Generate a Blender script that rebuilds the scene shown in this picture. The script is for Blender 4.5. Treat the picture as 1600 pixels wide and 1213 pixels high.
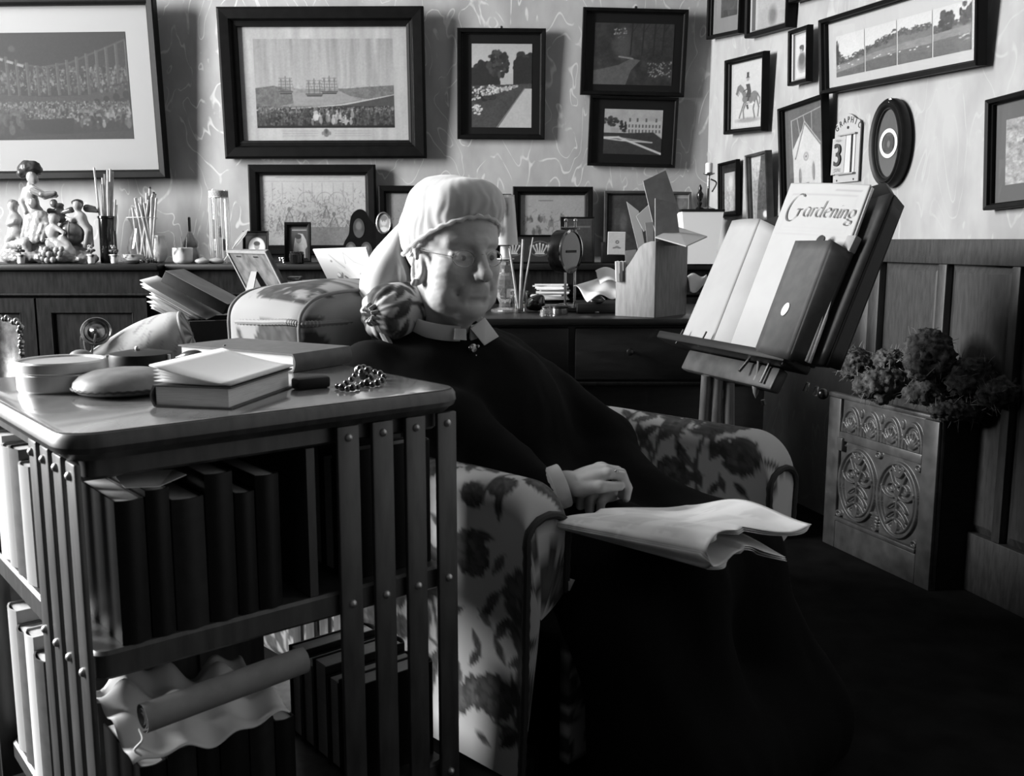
import bpy, bmesh, math, random
import numpy as np
from mathutils import Vector, Matrix

for o in list(bpy.data.objects): bpy.data.objects.remove(o, do_unlink=True)
SC = bpy.context.scene
COL = SC.collection
random.seed(7)
PI = math.pi

# ------------------------------------------------------------------ camera, light, exposure
EYE = 0.93
FPX = 1500.0
TILT = math.atan(231.5 / FPX)
cd = bpy.data.cameras.new('camera'); CAM = bpy.data.objects.new('camera', cd); COL.objects.link(CAM)
cd.sensor_width = 36.0; cd.lens = 36.0 * FPX / 1600.0; cd.clip_start = 0.02
CAM.location = (0, 0, EYE); CAM.rotation_euler = (PI / 2 - TILT, 0, 0)
SC.camera = CAM
cd.dof.use_dof = True; cd.dof.focus_distance = 2.6; cd.dof.aperture_fstop = 13.0

WORLD = bpy.data.worlds.new('world'); SC.world = WORLD; WORLD.use_nodes = True
WORLD.node_tree.nodes['Background'].inputs[0].default_value = (0.8, 0.8, 0.8, 1)
WORLD.node_tree.nodes['Background'].inputs[1].default_value = 1.2

def area(name, loc, size, rot, power):
    l = bpy.data.lights.new(name, 'AREA'); l.shape = 'RECTANGLE'; l.size, l.size_y = size; l.energy = power
    o = bpy.data.objects.new(name, l); COL.objects.link(o); o.location = loc; o.rotation_euler = rot
    return o
# daylight falling through the tall window in the left wall (y 1.55..2.65, z 1.0..3.3)
area('daylight_window', (-4.42, 2.10, 2.15), (2.26, 1.06), (0, -PI / 2, 0), 680)

VS = SC.view_settings
VS.view_transform = 'Standard'; VS.look = 'None'; VS.gamma = 1.0; VS.use_curve_mapping = False
VS.exposure = 0.0

# ------------------------------------------------------------------ pixel -> place helpers (1600x1213)
_f = np.array([0, math.cos(TILT), -math.sin(TILT)]); _u = np.array([0, math.sin(TILT), math.cos(TILT)]); _r = np.array([1., 0, 0])
C0 = np.array([0, 0, EYE])
def ray(px, py): return _f * FPX + _r * (px - 800.0) - _u * (py - 606.5)
def P(px, py, Y):
    d = ray(px, py); return C0 + d * (Y / d[1])
def PZ(px, py, z):
    d = ray(px, py); return C0 + d * ((z - EYE) / d[2])
def PP(px, py, pt, n):
    d = ray(px, py); n = np.asarray(n, float); return C0 + d * (np.dot(np.asarray(pt) - C0, n) / np.dot(d, n))
def unit(v):
    v = np.asarray(v, float); return v / (np.linalg.norm(v) + 1e-12)

# ------------------------------------------------------------------ materials
def lin(v):
    v = v / 255.0
    return v / 12.92 if v <= 0.04045 else ((v + 0.055) / 1.055) ** 2.4
def nlin(a):
    a = np.clip(a, 0, 255) / 255.0
    return np.where(a <= 0.04045, a / 12.92, ((a + 0.055) / 1.055) ** 2.4)
MATS = {}
def mat(name, v=128, rough=0.6, metal=0.0, var=0.0, scale=20.0, stretch=(1, 1, 1), bump=0.0, bscale=None, coat=0.0, spec=0.5, v2=None, trans=0.0, sheen=0.0):
    if name in MATS: return MATS[name]
    m = bpy.data.materials.new(name); m.use_nodes = True; nt = m.node_tree; b = nt.nodes['Principled BSDF']
    c = lin(v); b.inputs['Base Color'].default_value = (c, c, c, 1)
    b.inputs['Roughness'].default_value = rough; b.inputs['Metallic'].default_value = metal
    b.inputs['Coat Weight'].default_value = coat; b.inputs['Coat Roughness'].default_value = 0.08
    b.inputs['Specular IOR Level'].default_value = spec
    b.inputs['Transmission Weight'].default_value = trans
    if sheen: b.inputs['Sheen Weight'].default_value = sheen
    if var or bump:
        tc = nt.nodes.new('ShaderNodeTexCoord'); mp = nt.nodes.new('ShaderNodeMapping')
        mp.inputs['Scale'].default_value = stretch; nt.links.new(tc.outputs['Object'], mp.inputs[0])
        nz = nt.nodes.new('ShaderNodeTexNoise'); nz.inputs['Scale'].default_value = scale; nz.inputs['Detail'].default_value = 5
        nt.links.new(mp.outputs[0], nz.inputs['Vector'])
        if var:
            rp = nt.nodes.new('ShaderNodeValToRGB'); lo = lin(max(v - var, 0)); hi = lin(min(v + var if v2 is None else v2, 255))
            rp.color_ramp.elements[0].position = 0.3; rp.color_ramp.elements[1].position = 0.7
            rp.color_ramp.elements[0].color = (lo, lo, lo, 1); rp.color_ramp.elements[1].color = (hi, hi, hi, 1)
            nt.links.new(nz.outputs['Fac'], rp.inputs[0]); nt.links.new(rp.outputs[0], b.inputs['Base Color'])
        if bump:
            n2 = nz
            if bscale:
                n2 = nt.nodes.new('ShaderNodeTexNoise'); n2.inputs['Scale'].default_value = bscale; n2.inputs['Detail'].default_value = 4
                nt.links.new(mp.outputs[0], n2.inputs['Vector'])
            bp = nt.nodes.new('ShaderNodeBump'); bp.inputs['Strength'].default_value = min(bump, 1); bp.inputs['Distance'].default_value = 0.004
            nt.links.new(n2.outputs['Fac'], bp.inputs['Height']); nt.links.new(bp.outputs[0], b.inputs['Normal'])
    MATS[name] = m; return m
def mat_print(name, rough=0.6, coat=0.0, bump=0.0):
    if name in MATS: return MATS[name]
    m = mat(name, 128, rough, coat=coat, bump=bump, scale=300) if bump else mat(name, 128, rough, coat=coat)
    nt = m.node_tree; at = nt.nodes.new('ShaderNodeAttribute'); at.attribute_name = 'Col'
    nt.links.new(at.outputs['Color'], nt.nodes['Principled BSDF'].inputs['Base Color']); return m
def mat_wallpaper(name, base, line, scale):
    m = mat(name, base, 0.75); nt = m.node_tree; b = nt.nodes['Principled BSDF']
    tc = nt.nodes.new('ShaderNodeTexCoord'); mp = nt.nodes.new('ShaderNodeMapping'); mp.inputs['Scale'].default_value = (1.25, 1.25, 0.62)
    nt.links.new(tc.outputs['Object'], mp.inputs[0])
    def noise(s, d, dist=0.0):
        n = nt.nodes.new('ShaderNodeTexNoise'); n.inputs['Scale'].default_value = s; n.inputs['Detail'].default_value = d
        n.inputs['Distortion'].default_value = dist; nt.links.new(mp.outputs[0], n.inputs['Vector']); return n
    n1 = noise(scale, 2.2, 0.6); n3 = noise(scale * 4.0, 3)
    def mth(op, a, bb=None):
        k = nt.nodes.new('ShaderNodeMath'); k.operation = op
        for i, x in enumerate((a, bb)):
            if x is None: continue
            if isinstance(x, (int, float)): k.inputs[i].default_value = x
            else: nt.links.new(x, k.inputs[i])
        return k.outputs[0]
    # meandering thin ribbons: contour lines of a noise field
    fr = mth('FRACT', mth('MULTIPLY', n1.outputs['Fac'], 7.0))
    d = mth('ABSOLUTE', mth('SUBTRACT', fr, 0.5))
    rp = nt.nodes.new('ShaderNodeMapRange'); rp.inputs[1].default_value = 0.02; rp.inputs[2].default_value = 0.06; rp.inputs[3].default_value = 1; rp.inputs[4].default_value = 0
    nt.links.new(d, rp.inputs[0])
    brk = nt.nodes.new('ShaderNodeMapRange'); brk.inputs[1].default_value = 0.36; brk.inputs[2].default_value = 0.5
    nt.links.new(n3.outputs['Fac'], brk.inputs[0])
    fac = mth('MULTIPLY', rp.outputs[0], brk.outputs[0])
    mx = nt.nodes.new('ShaderNodeMix'); mx.data_type = 'RGBA'
    cb = lin(base); cl = lin(line)
    n4 = noise(scale * 1.5, 4)
    rr = nt.nodes.new('ShaderNodeValToRGB'); a0 = lin(base - 9); a1 = lin(base + 9)
    rr.color_ramp.elements[0].position = .35; rr.color_ramp.elements[1].position = .65
    rr.color_ramp.elements[0].color = (a0, a0, a0, 1); rr.color_ramp.elements[1].color = (a1, a1, a1, 1)
    nt.links.new(n4.outputs['Fac'], rr.inputs[0]); nt.links.new(rr.outputs[0], mx.inputs[6])
    mx.inputs[7].default_value = (cl, cl, cl, 1); nt.links.new(fac, mx.inputs[0])
    nt.links.new(mx.outputs[2], b.inputs['Base Color']); return m
def mat_glass(name, rough=0.0):
    if name in MATS: return MATS[name]
    m = mat(name, 240, rough); m.node_tree.nodes.clear(); nt = m.node_tree
    out = nt.nodes.new('ShaderNodeOutputMaterial'); t = nt.nodes.new('ShaderNodeBsdfTransparent'); g = nt.nodes.new('ShaderNodeBsdfGlossy')
    g.inputs['Roughness'].default_value = rough + 0.02; mx = nt.nodes.new('ShaderNodeMixShader'); lw = nt.nodes.new('ShaderNodeLayerWeight'); pw = nt.nodes.new('ShaderNodeMath'); pw.operation = 'POWER'; pw.inputs[1].default_value = 4.0
    fr = nt.nodes.new('ShaderNodeMath'); fr.operation = 'MULTIPLY_ADD'; fr.inputs[1].default_value = 0.8; fr.inputs[2].default_value = 0.045
    nt.links.new(lw.outputs['Facing'], pw.inputs[0]); nt.links.new(pw.outputs[0], fr.inputs[0])
    t.inputs[0].default_value = (.98, .98, .98, 1)
    nt.links.new(fr.outputs[0], mx.inputs[0]); nt.links.new(t.outputs[0], mx.inputs[1]); nt.links.new(g.outputs[0], mx.inputs[2]); nt.links.new(mx.outputs[0], out.inputs[0])
    return m
def M(n): return MATS[n]
mat('black_frame', 10, 0.5, var=4, scale=30, spec=0.12)
mat('dark_frame', 14, 0.5, var=5, scale=30, spec=0.15)
mat('brown_frame', 62, 0.45, var=12, scale=30)
mat('gilt', 150, 0.35, 0.6)
mat('mount_light', 166, 0.8); mat('mount_pale', 138, 0.8); mat('mount_mid', 110, 0.8); mat('mount_dark', 20, 0.6, spec=0.2); mat('mount_grey', 78, 0.7)
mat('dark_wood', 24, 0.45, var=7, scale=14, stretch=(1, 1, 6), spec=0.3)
mat('cabinet_wood', 25, 0.55, var=9, scale=16, stretch=(6, 6, 1), spec=0.08)
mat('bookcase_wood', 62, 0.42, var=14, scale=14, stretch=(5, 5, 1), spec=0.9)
mat('bookcase_top', 122, 0.22, var=14, scale=9, stretch=(4, 1, 1), coat=0.9)  # paler than the other wood: reflected wall light put into its colour
mat('desk_wood', 20, 0.38, var=8, scale=14, stretch=(1, 6, 6), coat=0.2)
mat('wainscot_wood', 44, 0.55, var=10, scale=22, stretch=(5, 5, 1), bump=0.15)
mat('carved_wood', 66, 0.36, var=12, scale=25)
mat('pine', 122, 0.6, var=12, scale=18, stretch=(6, 6, 1))
mat('brass', 200, 0.45, 0.8, var=10, scale=8); mat('silver', 150, 0.25, 0.9, var=25, scale=60, bump=0.15); mat('dark_metal', 70, 0.3, 0.9); mat('steel', 170, 0.22, 0.95)
mat('paper', 222, 0.85); mat('paper_grey', 178, 0.85); mat('paper_mid', 140, 0.8, var=10, scale=30); mat('page_edge', 218, 0.9, var=14, scale=300, stretch=(.1, .1, 4))
mat('black', 14, 0.45); mat('black_cloth', 13, 0.92, spec=0.12); mat('black_leather', 16, 0.5, var=5, scale=60, spec=0.3)
mat('book_dark', 30, 0.5, var=7, scale=60); mat('book_mid', 92, 0.55, var=8, scale=50); mat('book_grey', 78, 0.55, var=7, scale=50); mat('book_black', 9, 0.45, var=5, scale=50)
mat('linen', 188, 0.9, sheen=0.2); mat('veil', 168, 0.95, sheen=0.2)
mat('skin', 178, 0.55, var=7, scale=40, bump=0.06, bscale=160); mat('hair_white', 222, 0.7, var=14, scale=60, stretch=(6, 6, .6))
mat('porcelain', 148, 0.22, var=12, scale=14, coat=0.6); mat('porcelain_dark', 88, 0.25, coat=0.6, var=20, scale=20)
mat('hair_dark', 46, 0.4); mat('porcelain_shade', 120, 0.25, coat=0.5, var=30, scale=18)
mat('wax', 215, 0.5); mat('reed', 168, 0.6, var=18, scale=40); mat('leather_tan', 128, 0.5, var=14, scale=40, bump=0.15)
for k_ in ('linen', 'veil'):
    MATS[k_].node_tree.nodes['Principled BSDF'].inputs['Subsurface Weight'].default_value = 0.5; MATS[k_].node_tree.nodes['Principled BSDF'].inputs['Subsurface Radius'].default_value = (1, 1, 1); MATS[k_].node_tree.nodes['Principled BSDF'].inputs['Subsurface Scale'].default_value = 0.03
mat('peat', 62, 0.95, var=30, scale=55, bump=0.9, bscale=120, spec=0.1); mat('peat_fibre', 120, 0.9)
mat('carpet', 18, 0.95, var=8, scale=12, spec=0.1); mat('ceiling_plaster', 120, 0.9); mat('wall_rear_paint', 40, 0.9)
mat('cord', 40, 0.7); mat('cord_light', 120, 0.7); mat('leaf', 62, 0.5); mat('white_paint', 212, 0.5)
mat('ink', 52, 0.8); mat('ink_soft', 120, 0.8); mat('ink_dark', 35, 0.8)
mat_print('print', 0.7); mat_print('chintz', 0.85); mat_print('painted_porcelain', 0.3, coat=0.5)
mat_glass('glass'); mat_glass('glass_thick')
mat('bead_glass', 26, 0.08, coat=1.0)
mat('chintz_plain', 150, 0.85); mat('eye_white', 150, 0.2)
mat('paper_leaf', 150, 0.8, var=5, scale=10); mat('ink_title', 84, 0.8); mat('book_mid_dark', 70, 0.55, var=6, scale=40)
mat('black_glaze', 16, 0.12, coat=0.8); mat('glass_rim', 215, 0.1, coat=0.5); mat('drum_metal', 60, 0.22, 0.85); mat('back_card', 92, 0.8, var=22, scale=30); mat('back_card_light', 128, 0.8); mat('lid_grey', 112, 0.5, var=16, scale=14)
mat('stand_wood', 104, 0.4, var=14, scale=16, stretch=(5, 5, 1))
mat('paper_calendar', 158, 0.8)
mat('crystal', 235, 0.03, trans=0.85)
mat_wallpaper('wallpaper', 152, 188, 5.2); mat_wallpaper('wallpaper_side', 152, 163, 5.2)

# ------------------------------------------------------------------ object helpers
def link(o, parent=None):
    COL.objects.link(o)
    if parent is not None: o.parent = parent
    return o
def tag(o, label, cat, group=None):
    o['label'] = label; o['category'] = cat
    if group: o['group'] = group
    return o
def root_loc(o):
    p = np.zeros(3)
    while o is not None: p = p + np.array(o.location); o = o.parent
    return p
def thing(name, label, cat, loc, group=None):
    o = bpy.data.objects.new(name, None); o.empty_display_size = 0.05; o.location = [float(x) for x in loc]; COL.objects.link(o)
    return tag(o, label, cat, group)
def finish(name, me, m, parent, base=None):
    """me has world coordinates; parts are stored relative to their thing, single-mesh things get their base as origin"""
    n = len(me.vertices); co = np.empty(n * 3); me.vertices.foreach_get('co', co); co = co.reshape(-1, 3)
    o = bpy.data.objects.new(name, me)
    if parent is None:
        loc = np.array([co[:, 0].mean(), co[:, 1].mean(), co[:, 2].min()]) if base is None else np.asarray(base, float)
        o.location = loc.tolist()
    else: loc = root_loc(parent)
    me.vertices.foreach_set('co', (co - loc).ravel()); me.update()
    if m is not None: me.materials.append(MATS[m] if isinstance(m, str) else m)
    return link(o, parent)

def basis(n, up=(0, 0, 1)):
    z = unit(n); x = np.cross(np.asarray(up, float), z)
    if np.linalg.norm(x) < 1e-4: x = np.array([1., 0, 0])
    x = unit(x); y = np.cross(z, x); return np.stack([x, y, z], 1)   # columns

class MB:
    def __init__(s): s.v = []; s.f = []
    def add(s, vs, fs):
        k = len(s.v); s.v.extend([tuple(float(c) for c in v) for v in vs]); s.f.extend([tuple(k + i for i in f) for f in fs]); return s
    def obox(s, c, ax, ay, az):
        c, ax, ay, az = (np.asarray(q, float) for q in (c, ax, ay, az))
        if np.dot(np.cross(ax, ay), az) < 0: ax = -ax
        vs = [c + i * ax + j * ay + k * az for k in (-1, 1) for j in (-1, 1) for i in (-1, 1)]
        return s.add(vs, [(0, 2, 3, 1), (4, 5, 7, 6), (0, 1, 5, 4), (2, 6, 7, 3), (0, 4, 6, 2), (1, 3, 7, 5)])
    def box(s, lo, hi):
        lo = np.asarray(lo, float); hi = np.asarray(hi, float); h = (hi - lo) / 2
        return s.obox((lo + hi) / 2, (h[0], 0, 0), (0, h[1], 0), (0, 0, h[2]))
    def prism(s, poly, ext):
        """poly: list of 3-D points (a face), ext: extrusion vector"""
        p = [np.asarray(q, float) for q in poly]; e = np.asarray(ext, float); n = len(p)
        nrm = sum((np.cross(p[i], p[(i + 1) % n]) for i in range(n)), np.zeros(3))
        if np.dot(nrm, e) > 0: p = p[::-1]
        vs = p + [q + e for q in p]
        fs = [tuple(range(n)), tuple(range(2 * n - 1, n - 1, -1))] + [(i, i + n, (i + 1) % n + n, (i + 1) % n) for i in range(n)]
        return s.add(vs, fs)
    def tube(s, path, rad, seg=10, cap=True, closed=False, squash=None):
        p = [np.asarray(q, float) for q in path]; n = len(p)
        if not hasattr(rad, '__len__'): rad = [rad] * n
        vs = []; fr = None
        for i in range(n):
            a = p[(i - 1) % n] if (closed or i > 0) else p[i]; b = p[(i + 1) % n] if (closed or i < n - 1) else p[i]
            t = unit(b - a)
            if fr is None:
                ref = np.array([0, 0, 1.]) if abs(t[2]) < 0.9 else np.array([1., 0, 0])
                x = unit(np.cross(ref, t))
            else: x = unit(fr - t * np.dot(fr, t))
            fr = x; y = np.cross(t, x)
            for k in range(seg):
                a_ = 2 * PI * k / seg; vs.append(p[i] + rad[i] * (math.cos(a_) * x + math.sin(a_) * y))
        fs = []
        for i in range(n if closed else n - 1):
            j = (i + 1) % n
            for k in range(seg): fs.append((i * seg + k, i * seg + (k + 1) % seg, j * seg + (k + 1) % seg, j * seg + k))
        if cap and not closed: fs += [tuple(range(seg - 1, -1, -1)), tuple((n - 1) * seg + k for k in range(seg))]
        return s.add(vs, fs)
    def lathe(s, prof, o=(0, 0, 0), axis=(0, 0, 1), seg=28, sq=(1, 1), up=(0, 1, 0)):
        B = basis(axis, up); o = np.asarray(o, float); vs = []; n = len(prof)
        for r, z in prof:
            r = max(r, 1e-5)
            for k in range(seg):
                a = 2 * PI * k / seg; vs.append(o + B @ np.array([r * math.cos(a) * sq[0], r * math.sin(a) * sq[1], z]))
        fs = [(i * seg + k, i * seg + (k + 1) % seg, (i + 1) * seg + (k + 1) % seg, (i + 1) * seg + k) for i in range(n - 1) for k in range(seg)]
        fs += [tuple(range(seg - 1, -1, -1)), tuple((n - 1) * seg + k for k in range(seg))]
        return s.add(vs, fs)
    def ball(s, c, r, seg=12, B=None):
        c = np.asarray(c, float); r = np.array([r] * 3 if not hasattr(r, '__len__') else r, float); B = np.eye(3) if B is None else B
        rings = max(4, seg // 2); vs = []
        for i in range(rings + 1):
            th = PI * i / rings
            for k in range(seg):
                a = 2 * PI * k / seg
                vs.append(c + B @ (r * np.array([math.sin(th) * math.cos(a), math.sin(th) * math.sin(a), -math.cos(th)])))
        fs = [(i * seg + k, i * seg + (k + 1) % seg, (i + 1) * seg + (k + 1) % seg, (i + 1) * seg + k) for i in range(rings) for k in range(seg)]
        return s.add(vs, fs)
    def grid(s, fn, nu, nv, flip=False):
        vs = [fn(i / nu, j / nv) for j in range(nv + 1) for i in range(nu + 1)]; w = nu + 1
        fs = [(j * w + i, j * w + i + 1, (j + 1) * w + i + 1, (j + 1) * w + i) for j in range(nv) for i in range(nu)]
        if flip: fs = [f[::-1] for f in fs]
        return s.add(vs, fs)
    def build(s, name, m, parent=None, smooth=True, bevel=0.0, seg=2, base=None, ang=35):
        me = bpy.data.meshes.new(name); me.from_pydata(s.v, [], s.f)
        if bevel:
            bm = bmesh.new(); bm.from_mesh(me); bmesh.ops.remove_doubles(bm, verts=bm.verts, dist=1e-6)
            ed = [e for e in bm.edges if len(e.link_faces) == 2 and e.calc_face_angle(0) > 0.5]
            bmesh.ops.bevel(bm, geom=ed, offset=bevel, segments=seg, affect='EDGES', profile=0.5, clamp_overlap=True); bm.to_mesh(me); bm.free()
        if smooth:
            me.polygons.foreach_set('use_smooth', [True] * len(me.polygons)); me.set_sharp_from_angle(angle=math.radians(ang))
        return finish(name, me, m, parent, base)
def quadmesh(name, V, F, m, parent=None, col=None, smooth=True, base=None, ang=None):
    me = bpy.data.meshes.new(name); V = np.asarray(V, float); F = np.asarray(F, np.int32)
    me.vertices.add(len(V)); me.vertices.foreach_set('co', V.ravel()); me.loops.add(F.size); me.loops.foreach_set('vertex_index', F.ravel())
    me.polygons.add(len(F)); me.polygons.foreach_set('loop_start', np.arange(len(F), dtype=np.int32) * F.shape[1])
    me.update(calc_edges=True); me.validate()
    if smooth:
        me.polygons.foreach_set('use_smooth', np.ones(len(me.polygons), bool))
        if ang: me.set_sharp_from_angle(angle=math.radians(ang))
    if col is not None:
        at = me.color_attributes.new('Col', 'FLOAT_COLOR', 'POINT'); g = nlin(np.asarray(col, float))
        at.data.foreach_set('color', np.stack([g, g, g, np.ones_like(g)], 1).astype(np.float32).ravel())
    return finish(name, me, m, parent, base)
def gridfaces(nu, nv, flip=False):
    w = nu + 1; i, j = np.meshgrid(np.arange(nu), np.arange(nv)); i = i.ravel(); j = j.ravel()
    F = np.stack([j * w + i, j * w + i + 1, (j + 1) * w + i + 1, (j + 1) * w + i], 1)
    return F[:, ::-1] if flip else F

# ------------------------------------------------------------------ noise, canvas painter
def _h(ix, iy, iz, seed):
    n = (ix * 374761393 + iy * 668265263 + iz * 1274126177 + seed * 974711) & 0x7fffffff
    n = ((n ^ (n >> 13)) * 1103515245) & 0x7fffffff
    return ((n ^ (n >> 16)) & 0xffff) / 65535.0
def noise3(p, seed=0):
    p = np.asarray(p, float); i = np.floor(p).astype(np.int64); f = p - i; f = f * f * (3 - 2 * f); r = 0
    for a in (0, 1):
        for b in (0, 1):
            for c in (0, 1):
                w = (f[..., 0] if a else 1 - f[..., 0]) * (f[..., 1] if b else 1 - f[..., 1]) * (f[..., 2] if c else 1 - f[..., 2])
                r = r + w * _h(i[..., 0] + a, i[..., 1] + b, i[..., 2] + c, seed)
    return r
def fbm(p, seed=0, octv=3):
    p = np.asarray(p, float); r = 0; a = 0.5; t = 0
    for k in range(octv): r = r + a * noise3(p * 2 ** k, seed + k); t += a; a *= 0.5
    return r / t
class Cv:
    def __init__(s, w, h, bg=200):
        s.w, s.h = int(w), int(h); s.a = np.full((s.h, s.w), float(bg)); s.Y, s.X = np.mgrid[0:s.h, 0:s.w] + 0.5
        s.rs = random.Random(s.w * 31 + s.h)
    def _sub(s, x0, y0, x1, y1):
        return slice(max(int(y0) - 1, 0), max(min(int(y1) + 2, s.h), 0)), slice(max(int(x0) - 1, 0), max(min(int(x1) + 2, s.w), 0))
    def _mix(s, sl, cov, v): s.a[sl] = s.a[sl] * (1 - cov) + v * cov
    def rect(s, x0, y0, x1, y1, v, al=1.0):
        sl = s._sub(x0, y0, x1, y1); X, Y = s.X[sl], s.Y[sl]
        c = np.clip(np.minimum(X - x0, x1 - X) + .5, 0, 1) * np.clip(np.minimum(Y - y0, y1 - Y) + .5, 0, 1); s._mix(sl, c * al, v); return s
    def ell(s, cx, cy, rx, ry, v, rot=0.0, al=1.0, soft=1.0):
        R = max(rx, ry) + soft; sl = s._sub(cx - R, cy - R, cx + R, cy + R); X, Y = s.X[sl] - cx, s.Y[sl] - cy
        c_, s_ = math.cos(rot), math.sin(rot); u = (X * c_ + Y * s_) / rx; w = (-X * s_ + Y * c_) / ry
        d = (1 - np.sqrt(u * u + w * w)) * min(rx, ry) / soft + .5; s._mix(sl, np.clip(d, 0, 1) * al, v); return s
    def poly(s, pts, v, al=1.0):
        xs = [p[0] for p in pts]; ys = [p[1] for p in pts]; sl = s._sub(min(xs), min(ys), max(xs), max(ys)); cov = 0
        for ox, oy in ((-.25, -.25), (.25, -.25), (-.25, .25), (.25, .25)):
            X, Y = s.X[sl] + ox, s.Y[sl] + oy; ins = np.zeros(X.shape, bool); n = len(pts)
            for i in range(n):
                x0, y0 = pts[i]; x1, y1 = pts[(i + 1) % n]
                if y0 == y1: continue
                ins ^= ((y0 > Y) != (y1 > Y)) & (X < (x1 - x0) * (Y - y0) / (y1 - y0) + x0)
            cov = cov + ins / 4.0
        s._mix(sl, cov * al, v); return s
    def line(s, pts, wd, v, al=1.0):
        for (x0, y0), (x1, y1) in zip(pts[:-1], pts[1:]):
            r = wd / 2 + 1; sl = s._sub(min(x0, x1) - r, min(y0, y1) - r, max(x0, x1) + r, max(y0, y1) + r); X, Y = s.X[sl], s.Y[sl]
            dx, dy = x1 - x0, y1 - y0; L = dx * dx + dy * dy + 1e-9; t = np.clip(((X - x0) * dx + (Y - y0) * dy) / L, 0, 1)
            d = np.hypot(X - x0 - t * dx, Y - y0 - t * dy); s._mix(sl, np.clip(wd / 2 - d + .5, 0, 1) * al, v)
        return s
    def nz(s, amp, scale, seed=0, sy=None, octv=3, x0=0, y0=0, x1=None, y1=None):
        sl = s._sub(x0 + 1, y0 + 1, (x1 or s.w) - 2, (y1 or s.h) - 2); X, Y = s.X[sl], s.Y[sl]
        p = np.stack([X / scale, Y / (sy or scale), np.full(X.shape, .5)], -1); s.a[sl] += amp * 2 * (fbm(p, seed, octv) - .5); return s
    def vgrad(s, y0, y1, v0, v1, x0=0, x1=None):
        sl = s._sub(x0 + 1, y0 + 1, (x1 or s.w) - 2, y1 - 2); t = np.clip((s.Y[sl] - y0) / (y1 - y0), 0, 1); s.a[sl] = v0 + (v1 - v0) * t; return s
    def crowd(s, x0, y0, x1, y1, n, sz, lo, hi, seed=0, tall=1.8, al=0.85):
        r = random.Random(seed)
        pts = sorted([(r.uniform(y0, y1), r.uniform(x0, x1)) for _ in range(n)])
        for y, x in pts:
            k = sz * r.uniform(.7, 1.3); v = r.uniform(lo, hi)
            s.ell(x, y, k * .55, k * tall * .5, v, 0, al); s.ell(x, y - k * tall * .62, k * .33, k * .38, r.uniform((lo + hi) / 2, hi), 0, al)
        return s
    def blob(s, cx, cy, rx, ry, v, n=40, seed=0, dv=10, k=.28):
        r = random.Random(seed)
        for _ in range(n):
            a = r.uniform(0, 2 * PI); q = math.sqrt(r.random()); s.ell(cx + rx * q * math.cos(a), cy + ry * q * math.sin(a), rx * k * r.uniform(.6, 1.3), ry * k * r.uniform(.6, 1.3), v + r.uniform(-dv, dv))
        return s
    def samp(s, u, v):
        """u, v in pixels, wrapping, bilinear"""
        u = np.asarray(u) - .5; v = np.asarray(v) - .5; i = np.floor(u).astype(int); j = np.floor(v).astype(int); fu = u - i; fv = v - j
        g = lambda a, b: s.a[b % s.h, a % s.w]
        return (g(i, j) * (1 - fu) + g(i + 1, j) * fu) * (1 - fv) + (g(i, j + 1) * (1 - fu) + g(i + 1, j + 1) * fu) * fv
def print_grid(name, cv, tl, tr, bl, parent, m='print', relief=0.0, nrm=None, base=None):
    """a flat print: one vertex per canvas pixel, colour read from the canvas"""
    tl, tr, bl = (np.asarray(q, float) for q in (tl, tr, bl)); nu, nv = cv.w - 1, cv.h - 1
    j, i = np.mgrid[0:cv.h, 0:cv.w]; u = (i / nu).ravel()[:, None]; v = (j / nv).ravel()[:, None]
    V = tl + (tr - tl) * u + (bl - tl) * v
    if relief: V = V + np.asarray(nrm) * (cv.a.ravel()[:, None] / 255.0 * relief)
    return quadmesh(name, V, gridfaces(nu, nv, True), m, parent, None if relief else cv.a.ravel(), smooth=bool(relief), base=base)

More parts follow.
